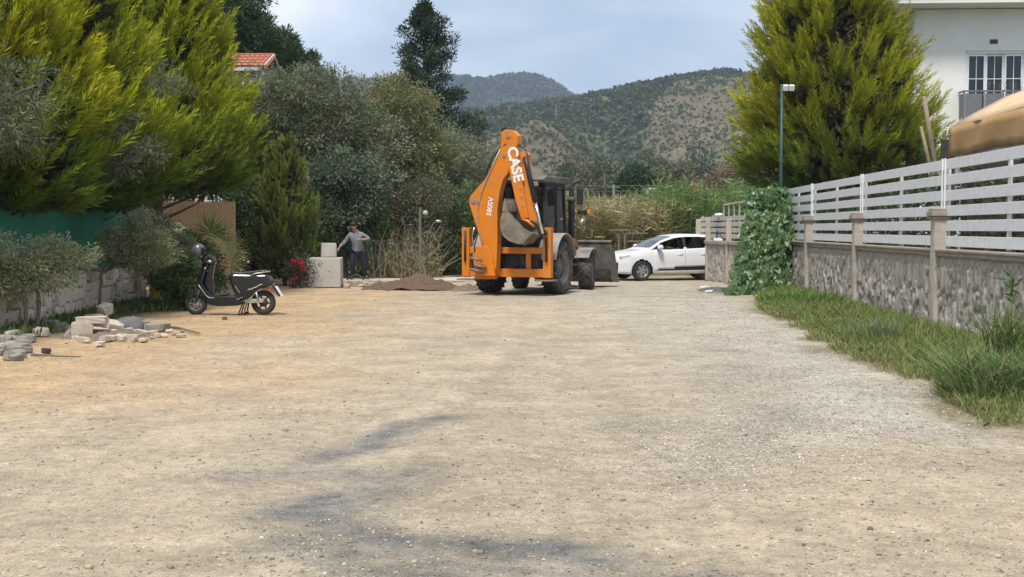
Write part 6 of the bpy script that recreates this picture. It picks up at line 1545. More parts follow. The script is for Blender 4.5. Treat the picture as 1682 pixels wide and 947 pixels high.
hb = MB(); hb.prism(sp((278, 382), (276, 340), (296, 312), (335, 300), (372, 322), (398, 352), (400, 386), (360, 396)), SP, -.085, .085); ho = hb.build('handlebar_cover', M_blackp, sco, .035, seg=3)
MB().tube([Vector((S2(345, 330)[0], -.34, S2(345, 330)[1])), Vector((S2(335, 335)[0], -.1, S2(335, 335)[1])), Vector((S2(335, 335)[0], .1, S2(335, 335)[1])), Vector((S2(345, 330)[0], .34, S2(345, 330)[1]))], .016, 8).build('handlebar', M_plastic, sco)
for s_ in (-1, 1):
    MB().tube([Vector((S2(348, 330)[0], s_ * .24, S2(348, 330)[1])), Vector((S2(350, 328)[0], s_ * .36, S2(350, 328)[1]))], .021, 10).build('grip', M_tyre, sco)
    MB().tube([Vector((S2(300, 325)[0], s_ * .2, S2(300, 325)[1])), Vector((S2(310, 322)[0], s_ * .35, S2(310, 322)[1]))], .008, 6).build('brake_lever', M_silver, sco)
hl = MB(); hl.ball((S2(278, 350)[0] + .01, 0, S2(278, 350)[1]), (.04, .075, .075), 16, 10); hl.build('headlight', M_silver, sco)
MB().ball((S2(345, 366)[0], .06, S2(345, 366)[1]), (.07, .045, .035), 12, 8).build('dash_rim', M_silver, ho)
MB().lathe([(.014, -.02), (.014, .02), (0.001, .025)], (S2(326, 448)[0] - .01, .062, S2(326, 448)[1]), axis='Y', n=12).build('key_lock', M_silver, sco)
sa_ = MB(); sa_.prism(sp((650, 686), (645, 712), (690, 722), (808, 716), (812, 684)), SP, .085, .115); sa_.build('swingarm', M_silver, sco, .008)
MB().tube([Vector((S2(748, 628)[0], .12, S2(748, 628)[1])), Vector((S2(765, 690)[0], .12, S2(765, 690)[1]))], .022, 10).build('shock_absorber', M_silver, sco)
for (q1, q2) in (((575, 570), (615, 632)), ((588, 690), (640, 668))): MB().bar(Vector((S2(*q1)[0], .172, S2(*q1)[1])), Vector((S2(*q2)[0], .172, S2(*q2)[1])), .012, .03, up=(0, 1, 0)).build('trim_piece', M_silver, sco, .005)
cs = MB()
for s_ in (-.12, .12): cs.tube([Vector((S2(668, 715)[0], s_ * .7, S2(668, 715)[1])), Vector((S2(650, 780)[0], s_, S2(650, 780)[1])), Vector((S2(655, 818)[0], s_, .008))], .014, 8); cs.tube([Vector((S2(632, 715)[0], s_ * .7, S2(632, 715)[1])), Vector((S2(596, 812)[0], s_, .012))], .013, 8); cs.tube([Vector((S2(590, 816)[0], s_, .012)), Vector((S2(665, 818)[0], s_, .012))], .013, 8)
cs.tube([Vector((S2(655, 800)[0], -.12, S2(655, 800)[1])), Vector((S2(655, 800)[0], .12, S2(655, 800)[1]))], .012, 8); cs.build('centre_stand', M_black, sco)
tl = MB(); tl.prism(sp((838, 560), (850, 542), (890, 548), (888, 575)), SP, -.10, .10); tl.build('tail_light', M_redlens, sco, .012)
MB().ball((S2(860, 602)[0], .10, S2(860, 602)[1]), (.032, .022, .032), 10, 8).build('side_reflector', M_amber, sco)
pb = MB(); pb.bar(Vector((S2(885, 575)[0], 0, S2(885, 575)[1])), Vector((S2(940, 665)[0], 0, S2(940, 665)[1])), .20, .012, up=(1, 0, .6)); pbo = pb.build('plate_bracket', M_black, sco)
pu, pv = S2(922, 620); nb = MB(); q1, q2 = S2(893, 580), S2(948, 668)
nb.add([(q1[0] - .035, -.10, q1[1] + .01), (q1[0] - .035, .10, q1[1] + .01), (q2[0] - .035, .10, q2[1] + .01), (q2[0] - .035, -.10, q2[1] + .01)], [(0, 1, 2, 3)]); nbo = nb.build('number_plate', M_white, sco); nbo.modifiers.new('s', 'SOLIDIFY').thickness = .006
# pale flourish on the flank
MB().tube([Vector((S2(*q)[0], .168, S2(*q)[1])) for q in ((682, 608), (700, 596), (712, 602), (730, 588), (750, 584), (775, 568), (806, 556))], .0055, 6).build('flank_script', M_print, sco)
bx = MB(); bx.prism(sp((160, 606), (164, 680), (206, 680), (212, 600)), SP, -.11, .11); bx.build('fork_cover', M_blackp, sco, .02)
# helmet hung on the handlebar
M_helm = mat('grey_helmet_shell', (0.05, 0.055, 0.06), (0.09, 0.095, 0.10), 0.3, coat=0.4, scale=9)
hq = S2(262, 276); hp = sc0 + Vector((-hq[0], -.14, hq[1]))
hel = empty('helmet', hp, 0, 'dark grey helmet hung on the scooter handlebar', 'helmet')
h = MB(); vs = []; fs = []; n_, m_ = 22, 14
for i in range(m_ + 1):
    th = PI * .74 * i / m_
    for k in range(n_):
        a = 2 * PI * k / n_; fx = 1.0
        vs.append((.135 * math.sin(th) * math.cos(a), .115 * math.sin(th) * math.sin(a), .145 * math.cos(th)))
for i in range(m_):
    for k in range(n_):
        a = 2 * PI * (k + .5) / n_; th = PI * .74 * (i + .5) / m_
        if abs(math.atan2(math.sin(a), math.cos(a))) < .85 and .38 * PI < th < .60 * PI: continue
        fs.append((i * n_ + k, i * n_ + (k + 1) % n_, (i + 1) * n_ + (k + 1) % n_, (i + 1) * n_ + k))
h.add(vs, fs, True); o = h.build('shell', M_helm, hel); o.modifiers.new('s', 'SOLIDIFY').thickness = .018
v = MB(); vs = []
for i in range(5):
    th = PI * (.36 + .26 * i / 4)
    for k in range(13): a = -.95 + 1.9 * k / 12; vs.append((.142 * math.sin(th) * math.cos(a), .120 * math.sin(th) * math.sin(a), .150 * math.cos(th)))
v.add(vs, [(i * 13 + k, i * 13 + k + 1, i * 13 + 14 + k, i * 13 + 13 + k) for i in range(4) for k in range(12)], True); v.build('visor', M_glassdark, hel)
MB().tube([(.02, -.10, -.05), (.05, -.04, -.16), (.05, .05, -.16), (.02, .10, -.05)], .008, 6).build('strap', M_black, hel)

# ---------------------------------------------------------------- people
def skin_body(name, joints, bones, m, parent, sub=2, root_i=0):
    me = bpy.data.meshes.new(name); me.from_pydata([j[0] for j in joints], bones, []); o = bpy.data.objects.new(name, me); link(o, parent)
    sk = o.modifiers.new('skin', 'SKIN'); lay = me.skin_vertices[0] if me.skin_vertices else None
    if lay is None:
        bpy.context.view_layer.objects.active = o; lay = me.skin_vertices[0]
    for i, j in enumerate(joints): lay.data[i].radius = j[1] if hasattr(j[1], '__len__') else (j[1], j[1]); lay.data[i].use_root = (i == root_i)
    s = o.modifiers.new('sub', 'SUBSURF'); s.levels = s.render_levels = sub; me.materials.append(m); o.data.polygons.foreach_set('use_smooth', [True] * len(me.polygons))
    dg = bpy.context.evaluated_depsgraph_get(); m2 = bpy.data.meshes.new_from_object(o.evaluated_get(dg)); o.modifiers.clear(); o.data = m2
    m2.polygons.foreach_set('use_smooth', [True] * len(m2.polygons)); m2.materials.clear(); m2.materials.append(m); return o
M_shirt = mat('grey_work_shirt', (0.22, 0.235, 0.26), (0.17, 0.185, 0.21), 0.95, scale=9, bump=0.4)
M_navy = mat('navy_trousers', (0.012, 0.016, 0.032), (0.02, 0.024, 0.042), 0.95, scale=9, bump=0.4)
M_hair = mat('dark_hair', (0.018, 0.014, 0.011), (0.028, 0.022, 0.017), 0.7)
M_shoe = mat('black_boot', (0.015, 0.014, 0.013), (0.03, 0.028, 0.025), 0.7, dirt=DUST, dirt_amt=0.4)
M_reflect = mat('pale_reflective_band', (0.55, 0.55, 0.50), (0.48, 0.48, 0.43), 0.6)
mp = gnd(588, 460.5)
man = empty('person', mp + Vector((0, 0, .04)), 0, 'man in grey shirt and navy trousers looking down beside the concrete blocks', 'person')
# x to the picture's right, -y towards the camera; he looks down and leans a little forward
J = [((0, 0, .90), .10), ((-.01, -.02, 1.10), .10), ((-.03, -.05, 1.30), .11), ((-.05, -.09, 1.43), .10), ((-.075, -.13, 1.50), .056), ((-.10, -.19, 1.575), .085), ((-.105, -.205, 1.66), .088),      # 0-6 spine, neck, head
     ((.13, -.06, 1.39), .068), ((.35, -.05, 1.24), .05), ((.22, -.24, 1.22), .038), ((.12, -.29, 1.23), .032),                               # 7-10 his left arm, bent across
     ((-.22, -.08, 1.37), .066), ((-.38, -.06, 1.16), .05), ((-.50, -.16, 1.04), .038), ((-.55, -.20, .97), .032),                            # 11-14 his right arm
     ((.10, 0, .84), .10), ((.20, -.02, .48), .068), ((.27, .04, .10), .048), ((.28, -.10, .04), .042),                                       # 15-18 left leg
     ((-.11, 0, .84), .10), ((-.17, -.05, .48), .068), ((-.20, .02, .10), .048), ((-.21, -.12, .04), .042)]                                    # 19-22 right leg
B = [(0, 1), (1, 2), (2, 3), (3, 4), (4, 5), (5, 6), (2, 7), (7, 8), (8, 9), (9, 10), (2, 11), (11, 12), (12, 13), (13, 14), (0, 15), (15, 16), (16, 17), (17, 18), (0, 19), (19, 20), (20, 21), (21, 22)]
bod = skin_body('body', J, B, M_skin, man)
SHJ = [((0, 0, .80), .18), ((0, 0, .93), .185), ((-.01, -.02, 1.10), .18), ((-.03, -.05, 1.30), .185), ((-.05, -.09, 1.42), .11), ((.13, -.06, 1.39), .085), ((.35, -.05, 1.24), .066), ((.26, -.18, 1.225), .055), ((-.22, -.08, 1.37), .083), ((-.38, -.06, 1.16), .066), ((-.47, -.135, 1.065), .054)]
skin_body('shirt', SHJ, [(0, 1), (1, 2), (2, 3), (3, 4), (3, 5), (5, 6), (6, 7), (3, 8), (8, 9), (9, 10)], M_shirt, man)
TRJ = [((0, 0, .98), .15), ((.10, 0, .82), .115), ((.20, -.02, .48), .088), ((.265, .03, .06), .07), ((-.11, 0, .82), .115), ((-.17, -.05, .48), .088), ((-.20, .01, .06), .07)]
skin_body('trousers', TRJ, [(0, 1), (1, 2), (2, 3), (0, 4), (4, 5), (5, 6)], M_navy, man)
for (x, y) in ((.27, .02), (-.20, .0)):
    MB().ball((x + .005, y - .08, .045), (.06, .15, .055), 14, 8).build('boot', M_shoe, man); MB().lathe([(.070, .20), (.076, .21), (.076, .235), (.070, .245)], (x - .01, y + .01, 0), n=18).build('ankle_band', M_reflect, man)
hr = MB(); hr.ball((-.105, -.19, 1.69), (.098, .105, .085), 16, 10); hr.ball((-.10, -.15, 1.64), (.095, .075, .09), 14, 8); hr.build('hair', M_hair, man)
fc = MB(); fc.ball((-.115, -.285, 1.60), (.016, .02, .024), 8, 6)
for s_ in (-1, 1): fc.ball((-.105 + s_ * .092, -.19, 1.625), (.014, .022, .03), 8, 6)
fc.build('nose_and_ears', M_skin, man)
ey = MB()
for s_ in (-1, 1): ey.ball((-.112 + s_ * .033, -.276, 1.632), (.015, .01, .009), 8, 6)
ey.build('eyes', M_hair, man); MB().ball((-.114, -.272, 1.562), (.026, .01, .007), 8, 6).build('mouth', mat('lips', (0.28, 0.11, 0.09), None, 0.6), man)
def hand(parent, wrist, d, n, side):
    wrist, d, n = Vector(wrist), Vector(d).normalized(), Vector(n).normalized(); s = d.cross(n).normalized() * side; mb = MB()
    mb.tube([wrist, wrist + d * .05, wrist + d * .085], [.026, .036, .034], 8)
    for k, L in enumerate((.065, .075, .07, .055)):
        p = wrist + d * .08 + s * (.024 - .016 * k); mb.tube([p, p + d * L * .55 + n * .008, p + d * L * .85 + n * .03], [.010, .009, .007], 6)
    p = wrist + d * .03 + s * .03; mb.tube([p, p + (d + s) * .03, p + (d * 1.6 + s) * .04], [.012, .010, .008], 6); mb.build('hand', M_skin, parent)
hand(man, J[10][0], (-1, -.3, 0), (0, .4, -1), 1); hand(man, J[14][0], (-.4, -.3, -1), (.6, -.2, 0), -1)
# black hose at his feet
hs = MB(); q = mp; hs.tube([q + Vector(p) for p in ((-.32, -.3, .03), (-.15, -.35, .16), (.02, -.38, .20), (.16, -.42, .12), (.24, -.5, .03))], .028, 8); tag(hs.build('hose', M_black), 'black hose arching over the soil at the feet of the man', 'hose')
# driver in the car
drv = empty('person', CL, YAW_C, 'driver inside the white car with one forearm at the open window', 'person')
dj = [((sx(2.15), .36, .70), .13), ((sx(2.24), .36, .92), .13), ((sx(2.28), .36, 1.08), .11), ((sx(2.27), .36, 1.17), .05), ((sx(2.25), .36, 1.25), .08), ((sx(2.25), .36, 1.31), .08),
      ((sx(2.22), .56, 1.05), .06), ((sx(2.05), .68, .93), .048), ((sx(1.83), .62, 1.0), .036), ((sx(1.72), .52, 1.03), .03), ((sx(2.22), .18, 1.05), .06), ((sx(2.0), .14, .86), .046), ((sx(1.75), .24, .96), .034), ((sx(1.68), .28, .98), .03)]
skin_body('body', dj, [(0, 1), (1, 2), (2, 3), (3, 4), (4, 5), (2, 6), (6, 7), (7, 8), (8, 9), (2, 10), (10, 11), (11, 12), (12, 13)], mat('driver_skin', (0.52, 0.33, 0.25), None, 0.6), drv)
skin_body('shirt', [(dj[0][0], .15), (dj[1][0], .15), (dj[2][0], .125), (dj[6][0], .078), ((sx(2.1), .65, .96), .066), (dj[10][0], .078), (dj[11][0], .06)], [(0, 1), (1, 2), (2, 3), (3, 4), (2, 5), (5, 6)], M_navy, drv)
mb = MB(); mb.ball((sx(2.28), .36, 1.325), (.10, .09, .085), 14, 10); mb.build('hair', M_hair, drv)

# ---------------------------------------------------------------- concrete blocks
def slab(name, c_, d_, rz, label, bev=.02, m=M_block, cat='concrete block', group=None, seed=0):
    bm = bmesh.new(); bmesh.ops.create_cube(bm, size=1.0); amp = .09 if m is not M_block else .006
    if amp > .05:
        bmesh.ops.subdivide_edges(bm, edges=bm.edges[:], cuts=2, use_grid_fill=True)
    for v in bm.verts: v.co += Vector((rk0.uniform(-1, 1), rk0.uniform(-1, 1), rk0.uniform(-1, 1))) * amp * (.22 if amp > .05 else 1)
    if amp > .05:
        k = [v for v in bm.verts]; c0 = Vector((rk0.choice((-.5, .5)), rk0.choice((-.5, .5)), .5))
        for v in k:
            d = (v.co - c0).length
            if d < .42: v.co = v.co.lerp(Vector((0, 0, 0)), (.42 - d) * rk0.uniform(.6, 1.2))
    for v in bm.verts: v.co = Vector((v.co.x * d_[0], v.co.y * d_[1], (v.co.z + .5) * d_[2]))
    me = bpy.data.meshes.new(name); bm.to_mesh(me); bm.free(); me.materials.append(m); o = link(bpy.data.objects.new(name, me))
    if bev and amp < .05: b_ = o.modifiers.new('bevel', 'BEVEL'); b_.width = bev; b_.segments = 2
    o.location = c_; o.rotation_euler = (0, 0, rz); return tag(o, label, cat, group)
rk0 = random.Random(31)
bp = gnd(530.5, 471.5)
slab('concrete_block', bp + Vector((0, .42, 0)), (.91, .84, .80), .05, 'large pale square concrete block beside the man', .015)
p2 = at(540, 424, bp.y + .45)
cb = empty('utility_cabinet', Vector((p2.x, p2.y, .80)), .28, 'small pale cabinet standing on the large concrete block', 'cabinet')
MB().box((0, 0, .2), (.40, .26, .40)).build('cabinet_body', M_block, cb, .012)
MB().box((-.01, -.135, .2), (.34, .012, .34)).build('door', M_block, cb, .006)

# ---------------------------------------------------------------- soil heaps, trench edge, pad
def heap(name, c_, rx, ry, h, m, label, seed, n=46):
    r = np.random.default_rng(seed); u = np.linspace(-1, 1, n); U, V_ = np.meshgrid(u, u); rr2 = np.sqrt(U ** 2 + V_ ** 2)
    f = np.clip(1 - rr2 + (fbm(U * 2 + seed, V_ * 2, seed, 3) - .5) * .5, 0, 1) ** .8
    Zz = h * f * (.6 + .8 * fbm(U * 3.2, V_ * 3.2, seed + 3, 4)) + (fbm(U * 14, V_ * 14, seed + 7, 2) - .5) * .14 * sstep(0, .5, f) - .05
    V3 = np.stack([U * rx, V_ * ry, Zz], -1).reshape(-1, 3); o = np_obj(name, V3, grid_faces(n, n), m, smooth=False); o.location = c_; return tag(o, label, 'soil')
M_soil = mat('fresh_brown_soil', (0.125, 0.078, 0.048), (0.08, 0.05, 0.032), 0.95, scale=10, dirt=(0.20, 0.135, 0.085), dirt_amt=0.5, dscale=6, bump=0.4, bscale=40)
M_soil2 = mat('dry_grey_soil', (0.22, 0.17, 0.125), (0.15, 0.12, 0.09), 0.95, scale=10, bump=0.8, bscale=40)
g1 = gnd(680, 476); heap('soil_heap', g1 + Vector((0, .8, 0)), 1.45, .8, .46, M_soil, 'long heap of fresh brown soil between the man and the excavator', 3)
g2 = gnd(595, 470); heap('soil_heap', g2 + Vector((0, .5, 0)), .85, .6, .16, M_soil2, 'low stony heap of grey-brown soil at the feet of the man', 4)
g3 = gnd(772, 478); heap('soil_heap', g3 + Vector((-.05, .5, 0)), .55, .4, .20, M_soil2, 'small heap of grey soil at the left rear wheel of the excavator', 5)
M_pad = mat('dusty_concrete_pad', (0.52, 0.47, 0.38), (0.44, 0.39, 0.31), 0.9, scale=2, bump=0.3)
pd = MB().box((at(690, 455, 39).x, 38.1, .015), (5.6, 2.4, .05)).build('pavement', M_pad, None, .01); tag(pd, 'pale concrete apron in front of the metal gate', 'pavement', kind='structure')
def scatter_rocks(spec, names, labels, mats, seed, group):
    pass
rk = random.Random(77)
def rock(px_, py_, size, m, label, cat='stone', flat=.6, group=None, name='stone', yoff=0):
    me = stone_mesh(name, rk.randint(0, 9999), m); g = gnd(px_, py_); o = share(name, me, None, g + Vector((0, yoff, size[2] * .42)), (rk.uniform(-.15, .15), rk.uniform(-.15, .15), rk.uniform(0, 3)), size); return tag(o, label, cat, group)
for k in range(14): rock(rk.uniform(565, 625), rk.uniform(464, 474), (rk.uniform(.1, .22), rk.uniform(.1, .2), rk.uniform(.07, .14)), rk.choice((M_stone2, M_stone3)), 'small rubble stone along the trench beside the concrete block', group='stones along the trench')
# rubble heap by the wall: broken pale blocks, a dark boulder, fieldstones
M_cinder = mat('pale_broken_block', (0.56, 0.48, 0.39), (0.48, 0.405, 0.325), 0.92, scale=6, dirt=(0.33, 0.26, 0.19), dirt_amt=0.5, bump=0.4, bscale=50)
slab('broken_block', gnd(130, 553) + Vector((0, .15, .0)), (.30, .38, .20), .3, 'squared pale block with dark hollow sides at the left end of the rubble pile', .01, M_cinder, 'block')
slab('broken_block', gnd(146, 553) + Vector((.0, .15, .20)), (.42, .3, .09), .15, 'flat pale slab lying on top of the squared block', .01, M_cinder, 'block')
for (q, d_, rz, tilt, z, lab) in (((158, 549), (.34, .2, .12), .7, .15, .0, 'tilted pale block beside the squared one'), ((150, 536), (.28, .2, .12), .2, -.1, .12, 'pale block behind the flat slab'), ((170, 528), (.2, .26, .2), -.3, .3, .16, 'upright pale broken block at the top of the rubble pile'), ((166, 541), (.30, .16, .12), -.7, .4, .12, 'leaning pale block across the middle of the rubble pile'), ((185, 546), (.28, .24, .18), .5, .35, .02, 'pale broken block against the dark boulder'), ((170, 551), (.36, .18, .11), .2, .1, 0, 'low pale block at the front of the rubble pile'), ((210, 556), (.26, .14, .07), .1, .05, 0, 'cream flat fragment lying in front of the dark boulder'), ((140, 541), (.30, .22, .12), 1.2, .1, .06, 'grey pale block behind the squared one')):
    o = slab('broken_block', gnd(*q) + Vector((0, .1, z * .85 - .01)), tuple(k * .85 for k in d_), rz, lab, .012, M_cinder, 'block', None); o.rotation_euler = (tilt, tilt * .6, rz)
M_slate = mat('dark_grey_boulder', (0.10, 0.105, 0.11), (0.15, 0.15, 0.15), 0.9, scale=7, dirt=(0.26, 0.235, 0.2), dirt_amt=0.4, bump=0.6, bscale=25)
bmm = bmesh.new(); bmesh.ops.create_icosphere(bmm, subdivisions=3, radius=1.0)
for v_ in bmm.verts:
    nz_ = mnoise.noise(v_.co * 1.4); v_.co *= 1 + .18 * nz_
me = bpy.data.meshes.new('boulder'); bmm.to_mesh(me); bmm.free(); me.materials.append(M_slate); me.polygons.foreach_set('use_smooth', [True] * len(me.polygons))
o = share('boulder', me, None, gnd(205, 545) + Vector((.03, .2, .07)), (0, .12, .3), (.24, .2, .15)); tag(o, 'smooth dark grey boulder in the rubble pile', 'boulder')
for (q, s_, m, lab) in (((232, 541), (.3, .26, .15), M_stone3, 'grey stone right of the dark boulder'), ((226, 535), (.22, .2, .16), M_stone3, 'small grey stone leaning behind the boulder'), ((258, 543), (.34, .26, .14), M_stone3, 'rounded grey stone at the right end of the rubble pile'), ((84, 541), (.30, .24, .17), M_stone3, 'grey fieldstone left of the rubble pile'), ((98, 543), (.24, .2, .13), M_stone3, 'flat grey fieldstone next to the squared block'), ((68, 551), (.2, .18, .13), M_stone, 'pale round fieldstone below the olive tree'), ((164, 567), (.15, .12, .06), M_stone, 'cream pebble lying out in front of the rubble pile')):
    rock(*q, s_, m, lab)
for k in range(34):
    y_ = rk.uniform(556, 596); rock(rk.uniform(-6, 46) * (1.15 - (y_ - 556) / 80), y_, (rk.uniform(.10, .24), rk.uniform(.09, .2), rk.uniform(.07, .15)), rk.choice((M_stone3, M_stone3, M_stone2)), 'grey fieldstone in the row below the near olive tree', group='fieldstones below the near olive')
heap('rubble_soil', gnd(165, 556) + Vector((0, .45, 0)), .85, .65, .13, M_soil2, 'spilled earth under the pile of broken blocks', 8)
for k in range(30): rock(rk.uniform(110, 240), rk.uniform(540, 562), (rk.uniform(.06, .17), rk.uniform(.05, .14), rk.uniform(.04, .09)), rk.choice((M_cinder, M_cinder, M_stone2)), 'small pale fragment broken off the blocks around the rubble pile', group='fragments around the rubble pile')
for k in range(26): rock(rk.uniform(205, 300), rk.uniform(538, 556), (rk.uniform(.05, .14), rk.uniform(.05, .12), rk.uniform(.03, .07)), rk.choice((M_stone3, M_stone, M_stone2)), 'small chip of rubble scattered right of the boulder', group='rubble chips by the boulder')
hp_ = gnd(270, 545); tag(MB().tube([gnd(268, 537) + Vector((0, 0, .02)), gnd(295, 541) + Vector((0, 0, .025)), gnd(328, 549) + Vector((0, 0, .02))], [.02, .02, .012], 6).build('stick', M_bark), 'thin brown stick lying right of the rubble pile', 'stick')
tag(MB().tube([gnd(52, 584) + Vector((0, 0, .015)), gnd(95, 586) + Vector((0, 0, .012)), gnd(132, 587) + Vector((0, 0, .01))], [.016, .012, .008], 6).build('stick', M_bark), 'thin dark stick lying before the fieldstones', 'stick')
rock(76, 580, (.2, .1, .07), mat('charred_wood', (0.05, 0.035, 0.025), None, .9), 'dark charred lump beside the thin stick', 'lump', name='charred_lump')
rock(369, 525, (.08, .07, .06), mat('brown_clod', (0.12, 0.09, 0.06), None, .9), 'brown clod on the ground below the scooter', 'clod', name='clod')
# scraps by the ivy
for (q, lab) in (((1158, 472), 'white scrap of paper lying beside the low wall foot'), ((1166, 479), 'torn white scrap lying nearer the ivy'), ):
    o = rock(*q, (.26, .1, .05), M_white, lab, 'litter', name='paper_scrap')
heap('gravel_heap', gnd(1190, 478) + Vector((0, .6, 0)), .7, 1.3, .10, mat('dark_road_planings', (0.09, 0.09, 0.09), (0.13, 0.125, 0.12), .95, scale=12, bump=.8, bscale=60), 'low heap of dark road planings beside the ivy', 6)

# ---------------------------------------------------------------- metal gate, lamp post, old street lamp on the left
gt = empty('metal_gate', (at(645, 450, 37.2).x, 37.2, 0), 0, 'thin dark metal gate with wire bars in front of the dry stalks', 'gate')
xl, xr_ = at(598, 450, 37.2).x - gt.location.x, at(688, 450, 37.2).x - gt.location.x
M_gate = mat('dark_rusty_bar', (0.03, 0.032, 0.03), (0.06, 0.05, 0.04), .7)
for z in (.10, 1.22): MB().bar((xl, 0, z), (xr_, 0, z), .035, .035).build('rail', M_gate, gt)
for k in range(15): MB().tube([(xl + (xr_ - xl) * k / 14, 0, .1), (xl + (xr_ - xl) * k / 14, 0, 1.22)], .007, 5).build('bar', M_gate, gt)
lpx = at(692, 450, 37.0)
lp2 = empty('lamp_post', (lpx.x, 37.0, 0), 0, 'square grey gate post with a white globe lamp', 'lamp post')
M_postg = mat('grey_green_post', (0.10, 0.10, 0.085), (0.15, 0.145, 0.12), .8)
zt = at(692, 340, 37).z; MB().box((-.03, 0, zt / 2), (.075, .075, zt)).build('post', M_postg, lp2, .006)
MB().tube([(-.03, 0, zt - .32), (.12, -.02, zt - .32)], .015, 6).build('bracket', M_gate, lp2); MB().lathe([(.03, -.06), (.10, -.055), (.10, -.03), (.04, -.02)], (.13, -.02, zt - .26), n=16).build('lamp_base', M_gate, lp2)
MB().ball((.13, -.02, zt - .18), .085, 16, 10).build('globe', mat('grey_opal_glass', (0.42, 0.43, 0.42), None, .3), lp2)
o2 = empty('street_lamp', (at(702, 450, 37.6).x, 37.6, 0), 0, 'old leaning street lamp arm beside the globe lamp', 'street lamp')
b_ = at(700, 385, 37.6); e_ = at(716, 364, 37.6); oo = o2.location
MB().tube([(0, 0, 0), (.0, 0, b_.z), (e_.x - oo.x - .08, 0, e_.z - .06), (e_.x - oo.x, 0, e_.z)], [.03, .026, .016, .014], 8).build('arm', M_postg, o2)
MB().ball((e_.x - oo.x + .07, -.02, e_.z + .02), (.10, .06, .045), 12, 8).build('lamp_head', M_silver, o2)

# ---------------------------------------------------------------- posts and signs behind the car
rf = empty('rail_fence', (at(1018, 450, 43).x, 43, 0), 0, 'grey wooden post and rail fence behind the loader bucket', 'fence')
for px_ in (1016, 1026): x = at(px_, 450, 43).x - rf.location.x; z = at(px_, 378, 43).z; MB().box((x, 0, z / 2), (.07, .07, z)).build('post', M_bark, rf, .01)
for (x0_, x1_, yy) in ((1000, 1036, 378), (1028, 1064, 383), (1030, 1062, 396)):
    a_, b_ = at(x0_, yy, 43), at(x1_, yy, 43); MB().bar(a_ - rf.location + Vector((0, -.06, 0)), b_ - rf.location + Vector((0, -.06, 0)), .04, .06).build('rail', M_bark, rf, .008)
q = at(1070, 314, 58); sg = empty('sign', (q.x, 58, 0), 0, 'small white sign with dark marks above the reeds', 'sign')
MB().tube([(0, .03, 0), (0, .03, q.z)], .03, 8).build('post', M_silver, sg); pl = MB().box((0, 0, q.z), (.40, .03, .34)).build('panel', M_white, sg)
for (dx, dz, w_, h_) in ((-.06, .02, .09, .2), (.09, -.02, .05, .2), (.0, -.11, .16, .04)): MB().box((dx, -.018, q.z + dz), (w_, .004, h_)).build('dark_mark', mat('sign_blue', (0.02, 0.03, 0.07), None, .6), pl)
q = at(1143, 308, 60); fg = empty('flag', (q.x, 60, 0), 0, 'red flag on a thin pole above the green reeds', 'flag')
MB().tube([(-.2, 0, 0), (-.2, 0, q.z + .35)], .02, 6).build('pole', M_silver, fg)
mb = MB(); vs = [(-.18 + .40 * i / 8, .05 * math.sin(i * .9), q.z + .30 - .55 * j / 5 - .02 * i) for j in range(6) for i in range(9)]; mb.add(vs, [(j * 9 + i, j * 9 + i + 1, j * 9 + 10 + i, j * 9 + 9 + i) for j in range(5) for i in range(8)], True); o = mb.build('cloth', mat('red_cloth', (0.55, 0.05, 0.035), (0.48, 0.04, 0.03), .8), fg); o.modifiers.new('s', 'SOLIDIFY').thickness = .004
q = at(1008, 318, 62); ps = empty('utility_pole', (q.x, 62, 0), 0, 'grey utility pole carrying wires above the dry reeds', 'pole'); zt = at(1008, 303, 62).z
MB().tube([(0, 0, 0), (0, 0, zt)], [.10, .07], 8).build('shaft', M_postg, ps); MB().box((0, 0, zt - .12), (.6, .08, .08)).build('cross_arm', M_postg, ps)
for i, dz in enumerate((0.0, .28)):
    pts = [Vector((x, 62, zt - .05 - dz + .00035 * (x - q.x) ** 2)) for x in np.linspace(-14, 26, 24)]; tag(MB().tube(pts, .012, 4).build('power_line', M_greysteel), ('upper', 'lower')[i] + ' of two thin wires strung above the reeds', 'wire')
q0 = at(913, 250, 425); zt = at(913, 172, 425); zb = h_near(np.array([q0.x]), np.array([425.0]))[0]
mm = empty('mast', (q0.x, 425, zb), 0, 'thin lattice mast standing on the bare hill knob', 'mast'); MB().tube([(0, 0, -.5), (0, 0, max(4, zt.z - zb))], [.30, .18], 6).build('shaft', M_postg, mm)
for k in range(3): MB().box((0, 0, (zt.z - zb) * (.6 + .18 * k)), (2.2 - .4 * k, .15, .15)).build('cross_arm', M_postg, mm)

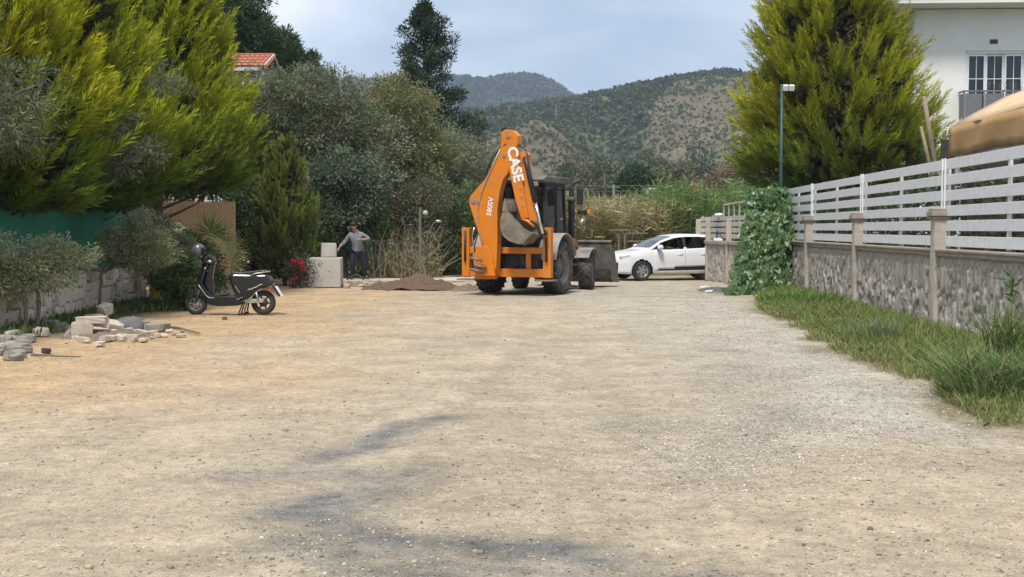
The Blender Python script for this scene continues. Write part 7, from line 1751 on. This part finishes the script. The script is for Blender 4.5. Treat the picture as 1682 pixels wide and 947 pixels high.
# ---------------------------------------------------------------- loose gravel on the lane
def gravel(name, label, n, xf, size, cols, seed):
    r = np.random.default_rng(seed); P = xf(r, n); n = len(P)
    t = (1 + 5 ** .5) / 2; iv = np.array([(-1, t, 0), (1, t, 0), (-1, -t, 0), (1, -t, 0), (0, -1, t), (0, 1, t), (0, -1, -t), (0, 1, -t), (t, 0, -1), (t, 0, 1), (-t, 0, -1), (-t, 0, 1)]) / 1.9
    it = np.array([(0, 11, 5), (0, 5, 1), (0, 1, 7), (0, 7, 10), (0, 10, 11), (1, 5, 9), (5, 11, 4), (11, 10, 2), (10, 7, 6), (7, 1, 8), (3, 9, 4), (3, 4, 2), (3, 2, 6), (3, 6, 8), (3, 8, 9), (4, 9, 5), (2, 4, 11), (6, 2, 10), (8, 6, 7), (9, 8, 1)])
    s = size[0] * (size[1] / size[0]) ** (r.random(n) ** 2.2)
    sc = s[:, None] * np.stack([r.uniform(.7, 1.3, n), r.uniform(.6, 1.1, n), r.uniform(.4, .75, n)], 1)
    V = iv[None] * (1 + r.uniform(-.22, .22, (n, 12, 1))) * sc[:, None, :]
    a = r.uniform(0, 2 * PI, n); ca_, sa_ = np.cos(a)[:, None], np.sin(a)[:, None]
    V = np.stack([V[..., 0] * ca_ - V[..., 1] * sa_, V[..., 0] * sa_ + V[..., 1] * ca_, V[..., 2]], -1)
    P = P.copy(); P[:, 2] = ground_z(P[:, 0], P[:, 1]) + sc[:, 2] * .25; V = (V + P[:, None, :]).reshape(-1, 3)
    Q = (it[None] + 12 * np.arange(n)[:, None, None]).reshape(-1, 3)
    cc = np.array(cols)[r.integers(0, len(cols), n)] * r.uniform(.7, 1.25, (n, 1))
    o = np_obj(name, V, Q, M_pebble, np.repeat(cc, 12, 0)); return tag(o, label, 'gravel', kind='stuff')
M_pebble = leaf_mat('pebble', .9, 0.0, .2)
PEB = [(0.43, 0.36, 0.27), (0.38, 0.31, 0.225), (0.33, 0.28, 0.21), (0.46, 0.41, 0.33), (0.24, 0.21, 0.17), (0.42, 0.34, 0.23), (0.16, 0.14, 0.12)]
def all_over(r, n):
    y = 5.0 * (34 / 5.0) ** (r.random(n) ** 1.15); x = r.uniform(-1, 1, n) * np.minimum(7.2, .45 * y + .6)
    d = .35 + .9 * sstep(.42, .62, fbm(x * .9, y * .7, 201, 4)) * np.where(x > 0, 1.2, .8); k = (r.random(n) < d) & (x < np.interp(y, [4, 8.8, 11, 13.5, 17.3, 25.6, 29, 34], [3.7, 3.9, 4.2, 4.4, 4.5, 5.2, 6, 7.3]))
    return np.stack([x[k], y[k], np.zeros(k.sum())], 1)
def right_band(r, n):
    t = r.random(n); wp = np.array([gnd(*q)[:2] for q in ((1110, 482), (1180, 505), (1260, 545), (1330, 590), (1380, 640), (1400, 700), (1250, 740), (1100, 760))]); f = t * (len(wp) - 1); i = np.clip(f.astype(int), 0, len(wp) - 2); p = wp[i] + (wp[i + 1] - wp[i]) * (f - i)[:, None] + r.normal(0, .65, (n, 2))
    k = p[:, 0] < np.interp(p[:, 1], [4, 8.8, 11, 13.5, 17.3, 25.6, 29, 34], [3.7, 3.9, 4.2, 4.4, 4.5, 5.2, 6, 7.3]); return np.stack([p[k, 0], p[k, 1], np.zeros(k.sum())], 1)
gravel('lane_gravel', 'loose pebbles strewn over the whole dirt lane', 30000, all_over, (.0035, .013), PEB, 211)
gravel('coarse_gravel', 'scattered larger stones lying on the dirt lane', 900, all_over, (.012, .026), PEB, 213)
gravel('verge_gravel', 'thick pale gravel along the right side of the lane', 17000, right_band, (.005, .014), [(0.47, 0.425, 0.36), (0.41, 0.365, 0.30), (0.50, 0.455, 0.395), (0.28, 0.25, 0.215)], 212)
